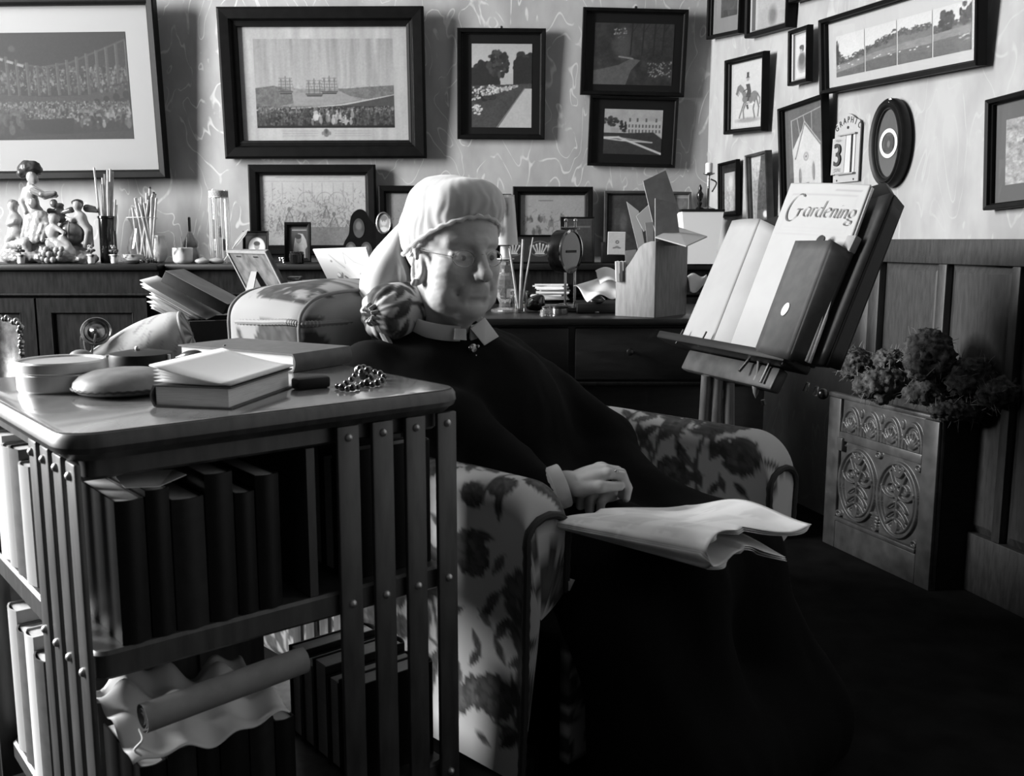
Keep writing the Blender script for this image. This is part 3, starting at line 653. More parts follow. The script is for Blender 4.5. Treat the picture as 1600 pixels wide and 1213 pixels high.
picture('standing_picture', 'grey framed engraving leaning on the cupboard, half hidden by the white cap', [(592, 290), (716, 290), (716, 399), (592, 399)], bw(.055), BN, .03, .026, [(.12, .1, .9, .9, c)], mount='mount_mid', lean=-.02, group='pictures leaning on the long cupboard')
c = scribble(108, 92, 71, 150, .3, 76); c.line([(30, 12), (52, 12)], 2, 116)
for x, y in ((14, 40), (34, 38), (52, 44), (70, 36), (26, 58)): c.crowd(x - 5, y, x + 6, y + 6, 6, 4, 60, 120, x)
picture('standing_picture', 'black-framed pale print leaning on the cupboard right of the lamp', [(801, 291), (926, 292), (926, 399), (801, 399)], bw(.050), BN, .028, .026, [(.1, .095, .93, .93, c)], slip='dark_frame', lean=-.02, group='pictures leaning on the long cupboard')
c = Cv(30, 60, 52); c.nz(12, 8, 3)
picture('standing_picture', 'narrow dark frame standing behind the candle lamp shade', [(757, 303), (799, 303), (799, 400), (757, 400)], bw(.03), BN, .016, .02, [(.2, .12, .8, .9, c)], frame='dark_frame', mount='mount_dark', lean=-.02)
c = Cv(64, 88, 52); c.nz(14, 12, 81); c.nz(8, 4, 82); c.ell(24, 42, 6, 14, 84, soft=4); c.ell(40, 60, 10, 8, 40, soft=4); c.rect(10, 20, 18, 46, 70, .6)
picture('standing_picture', 'dark photograph in a thin frame behind the letter rack', [(944, 298), (1020, 298), (1020, 400), (944, 400)], bw(.045), BN, .013, .02, [(.09, .07, .93, .93, c)], frame='brown_frame', mount='mount_dark', lean=-.02)
c = Cv(30, 56, 120); c.nz(30, 6, 85); c.rect(8, 20, 20, 56, 80, .6)
picture('standing_picture', 'little framed picture right of the envelopes, near the room corner', [(1044, 299), (1079, 300), (1079, 399), (1044, 399)], bw(.045), BN, .012, .02, [(.16, .1, .86, .9, c)], frame='brown_frame', lean=-.02)

# --- right wall
def rpic(label, quad, fw, depth, prints, off=.05, lean=.05, **k): return picture('wall_picture', label, quad, CORNER + RN * off, RN, fw, depth, prints, lean=lean, **k)
c = Cv(40, 60, 46); c.nz(14, 12, 3)
rpic('dark print in a grey mount at the top, nearest the room corner', [(1098, -62), (1152, -78), (1160, 46), (1111, 60)], .016, .03, [(.3, .2, .78, .76, c)], mount='mount_mid')
c = Cv(60, 90, 150); c.nz(16, 20, 5, sy=50); c.ell(30, 74, 7, 12, 100, soft=6)
rpic('pale sketch in a heavy black frame, cut off by the top edge', [(1160, -60), (1226, -84), (1234, 38), (1167, 60)], .02, .04, [(.12, .08, .88, .92, c)], slip='gilt')
c = Cv(30, 40, 90)
rpic('black frame of which only the bottom corner shows at the top edge', [(1230, -110), (1290, -130), (1296, -16), (1237, 5)], .02, .03, [(.2, .2, .8, .8, c)])
# horse and rider
c = Cv(80, 132, 176); c.nz(4, 12, 91); c.ell(40, 118, 30, 5, 128, soft=4); c.ell(44, 74, 19, 11, 104); c.ell(56, 70, 9, 10, 106)
c.poly([(30, 78), (24, 62), (16, 54), (12, 46), (20, 42), (28, 50), (38, 66), (38, 80)], 104); c.poly([(20, 43), (12, 47), (8, 60), (10, 64), (14, 62), (18, 54), (24, 52)], 98); c.line([(8, 60), (14, 66), (20, 56)], .9, 70)
for pts in ([(30, 82), (24, 96), (18, 112)], [(34, 84), (28, 98), (30, 114)], [(58, 80), (54, 96), (58, 114)], [(62, 76), (68, 94), (66, 112)]): c.line(pts, 3.4, 96)
c.line([(64, 66), (70, 76), (70, 88)], 2.4, 84); c.poly([(34, 44), (44, 44), (48, 60), (46, 72), (34, 70), (38, 58)], 58); c.ell(39, 34, 3.4, 4.6, 138); c.rect(36, 20, 42, 31, 52); c.rect(34, 30, 44, 31.5, 52); c.line([(42, 70), (38, 88), (40, 94)], 4.6, 60); c.line([(38, 54), (28, 58)], 2.2, 62); c.blob(44, 84, 12, 4, 190, 24, 3, 30, .14)
rpic('black-framed picture of a top-hatted rider on a horse', [(1127, 97), (1187, 81), (1195, 204), (1134, 209)], .016, .03, [(.12, .085, .9, .915, c)], slip='dark_frame')
c = Cv(44, 96, 184); c.ell(22, 62, 15, 20, 116, soft=9); c.ell(20, 54, 9, 14, 84, soft=5); c.ell(20, 32, 6.5, 9, 150); c.ell(19, 27, 7, 5, 70); c.ell(24, 30, 3, 7, 74); c.line([(14, 84), (32, 84)], 1, 140)
rpic('tiny upright vignette portrait in a slim black frame', [(1226, 51), (1256, 41), (1265, 125), (1234, 133)], .014, .026, [(.2, .13, .86, .88, c)], slip='gilt')
pr = []
for i in range(4):
    c = Cv(60, 84, 178); c.vgrad(0, 44, 176, 186); rr = random.Random(i + 5)
    hz = [[26, 40, 46, 44, 38, 33], [33, 30, 27, 24, 20, 17], [20, 18, 20, 18, 19, 20], [30, 30, 26, 24, 30, 26]][i]
    c.poly([(k * 12, h + 6) for k, h in enumerate(hz)] + [(60, 84), (0, 84)], 92)
    for k in range(26): x = rr.uniform(0, 60); c.blob(x, np.interp(x, np.arange(6) * 12, hz) + rr.uniform(3, 12), rr.uniform(4, 8), rr.uniform(3, 6), 66, 8, k + i * 40, 14)
    if i == 3: c.blob(20, 26, 12, 16, 50, 40, 3, 12); c.blob(52, 20, 10, 18, 46, 40, 4, 12)
    if i == 0: c.blob(2, 34, 5, 22, 40, 30, 9, 10)
    y0 = [62, 52, 46, 44][i]; y1 = [52, 46, 44, 40][i]; c.poly([(0, y0), (60, y1), (60, 84), (0, 84)], 112); c.nz(14, 9, i, sy=3, y0=40); c.poly([(0, y0 + 12), (60, y1 + 14), (60, 84), (0, 84)], 74, .8); c.nz(8, 8, i + 4, sy=3, y0=52)
    for k in range(5): c.ell(rr.uniform(4, 56), rr.uniform(56, 66), 2, 1.1, 180)
    pr.append((.083 + i * .2135, .265, .083 + i * .2135 + .205, .80, c))
rpic('long crooked frame holding four landscape photographs side by side', [(1270, 33), (1521, -42), (1532, 98), (1287, 148)], .017, .034, pr, mount='mount_light', off=.06, lean=.10)
# chapel interior
c = Cv(84, 150, 78); c.nz(5, 20, 3); c.poly([(14, 128 + 22), (12, 60), (40, 24), (74, 58), (74, 150)], 176); c.nz(8, 16, 5)
c.line([(10, 14), (12, 66), (18, 78)], 1.4, 170); c.line([(10, 14), (76, 6)], 1.2, 150); c.line([(18, 74), (40, 22), (74, 60)], 3, 88); c.line([(18, 72), (40, 20), (74, 58)], 1.2, 170); c.line([(24, 14), (30, 44)], 1.2, 150); c.line([(40, 20), (38, 12)], 1.2, 150); c.line([(56, 36), (56, 10)], 1.2, 150)
c.ell(42, 74, 6, 7, 140); c.ell(42, 74, 3, 4, 168); c.ell(42, 74, 1.4, 1.8, 60); c.ell(28, 104, 3.6, 14, 128); c.ell(58, 98, 3.6, 14, 128); c.rect(26, 92, 28, 118, 98); c.rect(58, 88, 60, 112, 98); c.ell(44, 122, 5, 8, 92); c.rect(40, 114, 48, 136, 100, .6)
rpic('drawing of a pointed chapel arch in a dark mount behind the magazine', [(1210, 170), (1279, 150), (1292, 322), (1222, 336)], .012, .03, [(.10, .06, .92, .95, c)], mount='mount_grey', off=.05)
c = Cv(34, 70, 150); c.nz(40, 5, 3, y0=24); c.ell(20, 18, 6, 10, 180, soft=5); c.nz(20, 3, 4, y0=30)
rpic('small dark-mounted flower picture in the room corner above the candlestick', [(1117, 256), (1146, 252), (1154, 334), (1125, 341)], .010, .02, [(.24, .2, .8, .9, c)], mount='mount_dark', off=.03, lean=.02)
c = Cv(44, 110, 130); c.vgrad(0, 40, 176, 150); c.poly([(24, 0), (44, 0), (44, 110), (8, 110), (14, 50)], 62); c.nz(34, 4, 7, y0=10); c.nz(14, 2.5, 8); c.ell(30, 100, 6, 6, 190, soft=3)
rpic('narrow unglazed picture of flowers against a dark bush', [(1159, 243), (1191, 238), (1203, 344), (1170, 351)], .010, .03, [(.1, .05, .92, .96, c)], frame='brown_frame', off=.05, lean=.06)
c = Cv(90, 120, 140); c.nz(44, 9, 7); c.nz(30, 3, 8); c.poly([(20, 38), (60, 34), (60, 40), (20, 44)], 190, .6); c.poly([(30, 40), (42, 38), (42, 46), (30, 48)], 70, .6)
rpic('garden border picture in a grey mount at the right edge', [(1533, 158), (1660, 124), (1668, 314), (1539, 328)], .016, .03, [(.2, .21, .84, .79, c)], mount='mount_grey', off=.04, lean=.02)

# --- oval frame with white ring
q = RWP(1384, 224, .035); wv = abs((RWP(1411, 224, .035) - RWP(1356, 224, .035)) @ RW) / 2; hv = np.linalg.norm(RWP(1384, 155, .035) - RWP(1384, 293, .035)) / 2
t = thing('oval_picture', 'oval dark moulded frame with a white ring inside, on the right wall', 'frame', q - np.array([0, 0, hv]))
on = unit(RN + np.array([0, 0, -.03]))
def oval(rx, z): return None
def oval_lathe(prof, name, m, parent, seg=56):
    B = basis(on); k = MB(); vs = []
    for r, z in prof:
        for i in range(seg):
            a = 2 * PI * i / seg; vs.append(q + B @ np.array([(wv + r) * math.cos(a), (hv + r) * math.sin(a), z]))
    n = len(prof); k.add(vs, [(i * seg + j, i * seg + (j + 1) % seg, (i + 1) * seg + (j + 1) % seg, (i + 1) * seg + j) for i in range(n - 1) for j in range(seg)])
    return k.build(name, m, parent, ang=60)
oval_lathe([(-.002, -.028), (0, -.024), (0, -.004), (-.006, .004), (-.012, .001), (-.016, .006), (-.022, .004), (-.026, -.004), (-.030, -.004), (-.032, -.012)], 'frame', 'black_leather', t)
B = basis(on); k = MB(); seg = 48
k.add([q + B @ np.array([(wv - .03) * math.cos(2 * PI * i / seg), (hv - .03) * math.sin(2 * PI * i / seg), -.011]) for i in range(seg)], [tuple(range(seg))]); k.build('mount', 'mount_grey', t, smooth=False)
k = MB(); k.add([q + B @ np.array([(wv * sc) * math.cos(2 * PI * i / seg), (wv * sc * 1.02) * math.sin(2 * PI * i / seg), -.0085]) for sc in (.50, .37) for i in range(seg)], [(i, (i + 1) % seg, seg + (i + 1) % seg, seg + i) for i in range(seg)]); k.build('white_ring', 'paper', t, smooth=False)
c = Cv(40, 40, 60); c.nz(20, 8, 3); c.ell(20, 22, 6, 9, 100, soft=3)
print_grid('print', c, q + B @ np.array([-wv * .26, wv * .27, -.0092]), q + B @ np.array([wv * .26, wv * .27, -.0092]), q + B @ np.array([-wv * .26, -wv * .27, -.0092]), t)
k = MB(); k.add([q + B @ np.array([(wv - .029) * math.cos(2 * PI * i / seg), (hv - .029) * math.sin(2 * PI * i / seg), -.006]) for i in range(seg)], [tuple(range(seg))]); k.build('glass', 'glass', t, smooth=False)
nl = RWP(1403, 158, .01); k = MB(); k.lathe([(.004, 0), (.004, .02), (.009, .022), (.009, .028), (.002, .031)], nl, RN, 12)
tag(k.build('picture_nail', 'brass', None), 'brass-headed nail at the top right of the oval frame', 'nail')

# --- tear-off calendar
o0 = .008; tl = RWP(1307, 200, o0); tr = RWP(1347, 190, o0); blp = RWP(1306, 288, o0)
cw = abs((tr - tl) @ RW); ch = tl[2] - blp[2]; cx = (tl + tr) / 2; O = np.array([cx[0], cx[1], blp[2]])
cp = lambda a, b, d=0.0: O + RW * (a * cw / 2) + np.array([0, 0, b * ch]) + RN * d     # a -1..1, b 0..1
t = thing('wall_calendar', 'white tear-off calendar with a large figure beside the oval frame', 'calendar', O)
arch = [(-1, .02), (1, .02), (1, .98), (.9, 1.06), (.6, 1.1), (.3, 1.17), (0, 1.21), (-.3, 1.17), (-.6, 1.1), (-.9, 1.06), (-1, .98)]
MB().prism([cp(a, b, 0) for a, b in arch], RN * .004).build('backing_board', 'paper_calendar', t, smooth=False)
k = MB(); k.obox(cp(.12, .845, .009), RW * cw * .34, RN * .005, (0, 0, ch * .012)); k.build('ledge', 'paper_mid', t); k = MB(); k.obox(cp(.12, .165, .010), RW * cw * .34, RN * .006, (0, 0, ch * .012)); k.build('ledge', 'paper_mid', t)
k = MB(); k.obox(cp(.48, .505, .007), RW * cw * .02, RN * .003, (0, 0, ch * .33)); k.build('edge_rail', 'dark_metal', t)
MB().obox(cp(.22, .505, .0052), RW * cw * .24, RN * .001, (0, 0, ch * .33)).build('stub_block', 'paper_grey', t, smooth=False)
k = MB(); k.add([cp(-.98, .80, .012), cp(-.02, .83, .0075), cp(-.10, .19, .0075), cp(-.98, .16, .014)], [(3, 2, 1, 0)]); k.build('date_leaf', 'paper_calendar', t, smooth=False)
def text(name, body, org, ax, ay, size, m, parent, ext=.0006, shear=0.0, align='CENTER', sx=1.0, off=0.0, sp=1.0):
    cu = bpy.data.curves.new(name, 'FONT'); cu.body = body; cu.size = 1.0; cu.align_x = align; cu.shear = shear; cu.offset = off; cu.resolution_u = 4; cu.space_character = sp
    ob = bpy.data.objects.new(name + '_tmp', cu); COL.objects.link(ob); dg = bpy.context.evaluated_depsgraph_get(); me = bpy.data.meshes.new_from_object(ob.evaluated_get(dg)); bpy.data.objects.remove(ob, do_unlink=True); bpy.data.curves.remove(cu)
    co = np.empty(len(me.vertices) * 3); me.vertices.foreach_get('co', co); co = co.reshape(-1, 3); ax = np.asarray(ax); ay = np.asarray(ay); n = unit(np.cross(ax, ay))
    W = np.asarray(org) + co[:, :1] * size * sx * ax + co[:, 1:2] * size * ay + n * ext
    me.vertices.foreach_set('co', W.ravel()); me.update(); return finish(name, me, m, parent)
UP = np.array([0, 0, 1.])
text('numeral', '3', cp(-.52, .32, .0142), RW, UP, ch * .55, 'ink', t, sx=.95, off=.012)
text('month_lettering', 'JUNE', cp(-.52, .215, .0142), RW, UP, ch * .085, 'ink_soft', t, sx=.9)
text('day_lettering', 'FRIDAY', cp(-.5, .735, .0142), RW, UP, ch * .06, 'ink_soft', t, sx=.8)
for i, chx in enumerate('GRAPHIC'):
    a = (i - 3) * .33; ang = -a * .62
    text('heading_letter', chx, cp(a * .82 + .05, 1.08 - a * a * .115 - .03, .0046), RW * math.cos(ang) + UP * math.sin(ang), UP * math.cos(ang) - RW * math.sin(ang), ch * .15, 'ink_dark', t, sx=.85, off=.005)
MB().lathe([(.0045, 0), (.0045, .002), (.001, .003)], cp(.05, .965, .004), RN, 12).build('rivet', 'dark_metal', t)
for a in (-.66, .66): MB().lathe([(.003, 0), (.003, .0015), (.001, .002)], cp(a, .06, .004), RN, 10).build('rivet', 'dark_metal', t)
# ================================================================== BOOKS (shared builder)
def book(label, c, ax, ay, az, w, h, t, cover='book_dark', pages='page_edge', name='book', group=None, roundspine=True, cat='book', over=.003):
    """c: centre; ax: spine -> fore-edge, ay: along the height, az: thickness (unit axes); w,h,t sizes"""
    c = np.asarray(c, float); ax, ay = unit(ax), unit(ay); az = unit(az); b = .0022
    lowest = min((c + i * ax * w / 2 + j * ay * h / 2 + k * az * t / 2)[2] for i in (-1, 1) for j in (-1, 1) for k in (-1, 1))
    T = thing(name, label, cat, (c[0], c[1], lowest), group)
    m = MB()
    prof = [(-.5 * w + .004, -.5 * t), (.5 * w, -.5 * t), (.5 * w, -.5 * t + b), (-.5 * w + .004, -.5 * t + b)]
    n = 7; outer = []; inner = []
    bul = min(.18 * t, .006) if roundspine else 0
    for k in range(n + 1):
        s = -.5 + k / n; outer.append((-.5 * w - bul * math.cos(PI * s), s * t)); inner.append((-.5 * w + b - bul * math.cos(PI * s), s * (t - 2 * b)))
    poly = outer + [(.5 * w, .5 * t), (.5 * w, .5 * t - b)] + inner[::-1] + [(.5 * w, -.5 * t + b), (.5 * w, -.5 * t)]
    pts = [c + x * ax + z * az - ay * h / 2 for x, z in poly]
    n2 = len(pts); vs = pts + [p + ay * h for p in pts]
    # quads between outer and inner outlines keep the caps clean
    fs = [(i, (i + 1) % n2, (i + 1) % n2 + n2, i + n2) for i in range(n2)]
    cap = []; no = n + 1
    oi = lambda k: k; ii = lambda k: no + 2 + (n - k)
    for k in range(n): cap.append((oi(k), oi(k + 1), ii(k + 1), ii(k)))
    cap.append((oi(n), no, no + 1, ii(n))); cap.append((no + 2 + n + 2, oi(0), ii(0), no + 2 + n + 1))
    fs += [tuple(q) for q in cap] + [tuple(q + n2 for q in f[::-1]) for f in cap]
    m.add(vs, fs); m.build('cover', cover, T, ang=40)
    MB().obox(c + ax * (-.5 * over - .0), ax * (w / 2 - over * 1.2), ay * (h / 2 - over), az * (t / 2 - b * 1.05)).build('pages', pages, T, smooth=False)
    return T

# ================================================================== REVOLVING BOOKCASE
BT = 0.72
K = PZ(94, 684, BT); R_ = PZ(732, 606, BT); E1 = unit(R_ - K); SB = float(np.linalg.norm(R_ - K)); E2 = np.array([-E1[1], E1[0], 0.])
BC = K + (E1 + E2) * SB / 2
def bp(a, b, z): q = K + E1 * a + E2 * b; return np.array([q[0], q[1], z])     # a along the front, b along the left face
def rrect(inset, rad, z, n=6):
    out = []; S = SB
    for cx, cy, a0 in ((S - rad, rad, -90), (S - rad, S - rad, 0), (rad, S - rad, 90), (rad, rad, 180)):
        for k in range(n + 1):
            a = math.radians(a0 + 90 * k / n); out.append(bp(cx + (rad - inset) * math.cos(a), cy + (rad - inset) * math.sin(a), z))
    return out
def slab(name, m, parent, prof, rad=.05):
    mb = MB(); L = [rrect(i, rad, z) for i, z in prof]; n = len(L[0]); vs = [p for l in L for p in l]
    fs = [(k * n + i, k * n + (i + 1) % n, (k + 1) * n + (i + 1) % n, (k + 1) * n + i) for k in range(len(L) - 1) for i in range(n)] + [tuple(range(n - 1, -1, -1)), tuple((len(L) - 1) * n + i for i in range(n))]
    return mb.add(vs, fs).build(name, m, parent, ang=28)
bk = thing('revolving_bookcase', 'dark revolving bookcase with slatted sides and brass studs in front', 'bookcase', (BC[0], BC[1], 0))
slab('edge_moulding', 'bookcase_wood', bk, [(.016, BT - .034), (.010, BT - .028), (.003, BT - .024), (.0, BT - .017), (.001, BT - .008), (.005, BT - .002), (.009, BT - .0006)], .045)  # darker than the top board: shade of the front edge put into the colour
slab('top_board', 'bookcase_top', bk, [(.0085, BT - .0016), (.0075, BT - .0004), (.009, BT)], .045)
ZS = [(.42, .455), (.115, .145)]
for z0, z1 in ZS: slab('shelf', 'bookcase_wood', bk, [(.030, z0), (.026, z0 + .004), (.026, z1 - .004), (.030, z1)], .045)
slab('under_frame', 'bookcase_wood', bk, [(.035, BT - .060), (.030, BT - .056), (.030, BT - .0345)], .045)
def rot4(a, b, k):
    x, y = a - SB / 2, b - SB / 2
    for _ in range(k): x, y = -y, x
    return x + SB / 2, y + SB / 2
SW, SI = .034, .028
slat_pos = [SB - .028 - i * .054 for i in range(4)]
for k in range(4):
    for i, a in enumerate(slat_pos):
        c2 = [rot4(x, y, k) for x, y in ((a - SW / 2, .014), (a + SW / 2, .014), (a + SW / 2, .022), (a - SW / 2, .022))]
        m = MB().prism([bp(x, y, .075) for x, y in c2], (0, 0, BT - .0345 - .075)); o = m.build('slat', 'bookcase_wood', bk, bevel=.0025)
        if k in (0, 3):
            q = rot4(a, .014, k); nn = rot4(a, -1, k); nv = unit(bp(nn[0], nn[1], 0) - bp(*rot4(a, 0, k), 0))
            for z in (BT - .05, .438, .13): MB().lathe([(.0055, -.002), (.0058, .001), (.0045, .0035), (.002, .005), (.0003, .0054)], bp(q[0], q[1], z), nv, 10).build('stud', 'brass', o)
MB().box((0, 0, 0), (1, 1, 1))
core = MB(); h = .05
core.prism([bp(SB / 2 - h, SB / 2 - h, .146), bp(SB / 2 + h, SB / 2 - h, .146), bp(SB / 2 + h, SB / 2 + h, .146), bp(SB / 2 - h, SB / 2 + h, .146)], (0, 0, .273)); core.build('core_post', 'bookcase_wood', bk, smooth=False)
core = MB(); core.prism([bp(SB / 2 - h, SB / 2 - h, .456), bp(SB / 2 + h, SB / 2 - h, .456), bp(SB / 2 + h, SB / 2 + h, .456), bp(SB / 2 - h, SB / 2 + h, .456)], (0, 0, .203)); core.build('core_post', 'bookcase_wood', bk, smooth=False)
for z0, hh in ((.456, .203), (.146, .273)):       # pinwheel partitions
    for k in range(4):
        if z0 < .3 and k in (0, 1): continue
        c2 = [rot4(x, y, k) for x, y in ((SB - .245, .03), (SB - .233, .03), (SB - .233, SB / 2 - h), (SB - .245, SB / 2 - h))]
        MB().prism([bp(x, y, z0) for x, y in c2], (0, 0, hh)).build('partition', 'bookcase_wood', bk, smooth=False)
MB().lathe([(.12, .045), (.12, .06), (.04, .075), (.04, .114)], (BC[0], BC[1], 0), seg=24).build('pedestal', 'bookcase_wood', bk)
for k in range(4):
    a = rot4(SB * .5, .06, k); d = unit(bp(a[0], a[1], 0) - np.array([BC[0], BC[1], 0])); q = np.array([BC[0], BC[1], 0]) + d * .14; s_ = np.cross(d, UP)
    MB().obox(q + UP * .0225, d * .13, s_ * .02, UP * .0224).build('foot', 'bookcase_wood', bk, bevel=.006)
# books in the bays
rb = random.Random(3)
def row(a0, n, z, side, hts, ths, covers, lab, grp, depth=.14, tip='spine out'):
    a = a0
    for i in range(n):
        th, hh = ths[i % len(ths)], hts[i % len(hts)]
        p0 = rot4(a + th / 2, .034 + depth / 2, side); p1 = rot4(a + th / 2, .034 + depth / 2 + 1, side); p2 = rot4(a + th / 2 + 1, .034 + depth / 2, side)
        q = bp(*p0, 0); inn = unit(bp(*p1, 0) - q); al = unit(bp(*p2, 0) - q)
        book(lab[i], q + UP * (z + hh / 2 + .0005), inn, UP, al, depth, hh, th - .002, covers[i % len(covers)], group=grp)
        a += th
nm = ['first', 'second', 'third', 'fourth', 'fifth', 'sixth', 'seventh']
row(.06, 6, .455, 0, [.175, .182, .165, .19, .16, .178, .17], [.036, .03, .042, .038, .028, .034, .04], ['book_black', 'book_black', 'book_dark', 'book_black'], ['dark book in the upper front bay of the bookcase, %s from the left' % nm[i] for i in range(6)], 'books in the upper front bay')
row(.07, 6, .145, 0, [.15, .16, .155, .165, .158, .15], [.034, .038, .03, .04, .036, .03], ['book_black', 'book_dark', 'book_black'], ['dark book in the lower front bay below the paper roll, %s from the left' % nm[i] for i in range(6)], 'books in the lower front bay')
# left-face bay (side 3): pale books seen past the slats
row(.045, 4, .455, 3, [.19, .18, .185, .17], [.055, .045, .05, .05], ['paper', 'paper_grey', 'book_mid', 'paper_grey'], ['pale book behind the slats on the left face, %s from the far end' % nm[i] for i in range(4)], 'pale books behind the left slats')
row(.05, 4, .145, 3, [.23, .21, .22, .2], [.05, .05, .045, .05], ['paper_grey', 'book_mid', 'paper', 'book_grey'], ['book on the lower shelf behind the left slats, %s from the far end' % nm[i] for i in range(4)], 'lower books behind the left slats')

# crumpled white cloth and a paper roll lying on the lower books
fb = unit(K - BC); FN = -E2                                     # outward normal of the front face
cl0 = bp(.075, .05, .322)
def crum(u, v):
    a = .05 + .20 * u; b = -.01 + .16 * v
    z = .326 + .016 * (math.sin(9 * u + 5 * v) * math.sin(13 * v + 2) + .7 * math.sin(21 * u - 4 * v + 1)) * (.4 + .6 * v) + .03 * v * (1 - u) - .02 * (1 - v) ** 2
    return bp(a, b, z + .018)
m = MB().grid(crum, 44, 36); o = m.build('cloth', 'paper', None); so = o.modifiers.new('s', 'SOLIDIFY'); so.thickness = .002
tag(o, 'crumpled white cloth stuffed on the lower shelf of the bookcase', 'cloth')
a = P(222, 1122, 1.02); b = P(474, 1030, 1.16); ax = unit(b - a)
m = MB(); rr = .0185; n = 24; B = basis(ax); prof = []
path = []
vs = []; turns = 2.6; ns = 60
for e in (0, 1):
    for lay in (0, 1):
        for i in range(ns + 1):
            th = turns * 2 * PI * i / ns; r = .006 + (rr - .006) * i / ns - (.0007 if lay else 0); vs.append((a if e == 0 else b) + B @ np.array([r * math.cos(th + 1), r * math.sin(th + 1), 0]))
N = ns + 1; fs = []
for i in range(ns):
    fs.append((i, i + 1, 2 * N + i + 1, 2 * N + i)); fs.append((N + i + 1, N + i, 3 * N + i, 3 * N + i + 1)); fs.append((i + 1, i, N + i, N + i + 1)); fs.append((2 * N + i, 2 * N + i + 1, 3 * N + i + 1, 3 * N + i))
fs.append((ns, N + ns, 3 * N + ns, 2 * N + ns)); fs.append((0, 2 * N, 3 * N, N))
m.add(vs, fs); tag(m.build('paper_roll', 'paper_mid', None, ang=50), 'rolled paper lying across the lower front bay of the bookcase', 'paper roll')
m = MB(); m.tube(catmull([a + B @ np.array([.0, -.012, -.004]), a + np.array([.004, -.012, -.02]), a + np.array([-.004, -.016, -.03]), a + np.array([.003, -.014, -.038])], 5), .0016, 6)
tag(m.build('frayed_string', 'paper', None), 'frayed white string hanging from the end of the paper roll', 'string')
# folded paper scraps on the upper books
m = MB(); q = bp(.10, .045, .657)
m.add([bp(.075, .036, .645), bp(.115, .036, .640), bp(.12, .09, .648), bp(.08, .1, .652), bp(.15, .04, .648), bp(.15, .085, .646)], [(0, 1, 2, 3), (1, 4, 5, 2)])
o = m.build('paper_scrap', 'paper', None, smooth=False); so = o.modifiers.new('s', 'SOLIDIFY'); so.thickness = .001
tag(o, 'folded white paper scrap on top of the upper books near the corner', 'paper')

# ================================================================== THINGS ON THE BOOKCASE
def onb(px, py): return PZ(px, py, BT)
# round brass tin
q = onb(99, 607); r = .5 * np.linalg.norm(onb(164, 607) - onb(34, 607))
t = thing('round_tin', 'round shiny metal tin with a rim at the left of the bookcase top', 'tin', q)
MB().lathe([(r * .97, 0), (r, .003), (r, .024), (r * .985, .0255), (r * .985, .0265)], q, seg=44).build('tin_body', 'brass', t, ang=15)
MB().lathe([(r * 1.0, .0268), (r * 1.012, .028), (r * 1.012, .040), (r * .99, .0425), (r * .93, .0418), (r * .9, .0395), (r * .05, .0392)], q, seg=44).build('lid', 'brass', t, ang=15)
# flat leather cushion with stitched rim
q = onb(196, 614); r = .5 * np.linalg.norm(onb(272, 612) - onb(120, 612)); 
t = thing('pin_cushion', 'flat round leather cushion with stitched rim beside the tin', 'cushion', q)
MB().lathe([(r * .55, 0), (r * .9, .004), (r, .010), (r * .97, .018), (r * .85, .026), (r * .6, .032), (r * .3, .034), (.002, .0345)], q, seg=44).build('cushion_body', 'leather_tan', t)
MB().tube([q + np.array([r * 1.0 * math.cos(a), r * 1.0 * math.sin(a), .0095 + .0012 * (i % 2)]) for i, a in enumerate(np.linspace(0, 2 * PI, 73)[:-1])], .0018, 6, closed=True).build('stitching', 'cord', t)
# dark round snuff box behind
q = onb(222, 585); r = .5 * np.linalg.norm(onb(270, 585) - onb(174, 585))
t = thing('round_box', 'dark polished round box with metal studs behind the leather cushion', 'box', q)
MB().lathe([(r * .98, 0), (r, .002), (r, .030), (r * .97, .034), (r * .5, .038), (.002, .0385)], q, seg=40).build('box_body', 'black_leather', t)
for a in (-2.7, -.25): MB().tube([q + np.array([r * 1.02 * math.cos(a), r * 1.02 * math.sin(a), z]) for z in (.001, .016, .033)], .003, 8).build('corner_post', 'brass', t)
MB().ball(q + np.array([-.005, 0, .041]), .0045, 10).build('finial', 'brass', t)
# small things behind: burnished egg, dark cloth bundle
q = onb(128, 572); MBo = MB().ball(q + np.array([0, 0, .014]), (.022, .012, .014), 16); tag(MBo.build('burnisher', 'leather_tan', None), 'small grey oval stone lying behind the round tin', 'stone')
q = onb(322, 568); s = Sdf(q + np.array([-.06, -.04, -.004]), q + np.array([.06, .04, .04]), .003)
s.ell(q + np.array([-.012, 0, .012]), (.03, .016, .012), .008); s.cap(q + np.array([.01, 0, .016]), q + np.array([.045, .004, .014]), .009, .004, .008); s.cap(q + np.array([.02, 0, .018]), q + np.array([.036, -.004, .032]), .004, .002, .004); s.cap(q + np.array([-.03, 0, .012]), q + np.array([-.05, .0, .01]), .008, .003, .006)
V, F = s.mesh(); tag(quadmesh('bronze_animal', V, F, 'dark_metal'), 'small dark bronze animal between the round box and the books', 'figurine')
# lower book lying slightly open
A = onb(243, 636); Bq = onb(362, 641); Cq = onb(458, 606)
ex = unit(Cq - Bq); w = np.linalg.norm(Cq - Bq); ey = unit(Bq - A - ex * ((Bq - A) @ ex)); hgt = np.linalg.norm(Bq - A)
ctr = Bq + ex * w / 2 - ey * hgt / 2
T = book('grey book lying with its cover slightly raised at the front of the bookcase top', ctr + UP * .0145, ey, ex, UP, hgt, w, .028, 'book_grey')
T2 = [o for o in T.children if o.name.startswith('cover')][0]
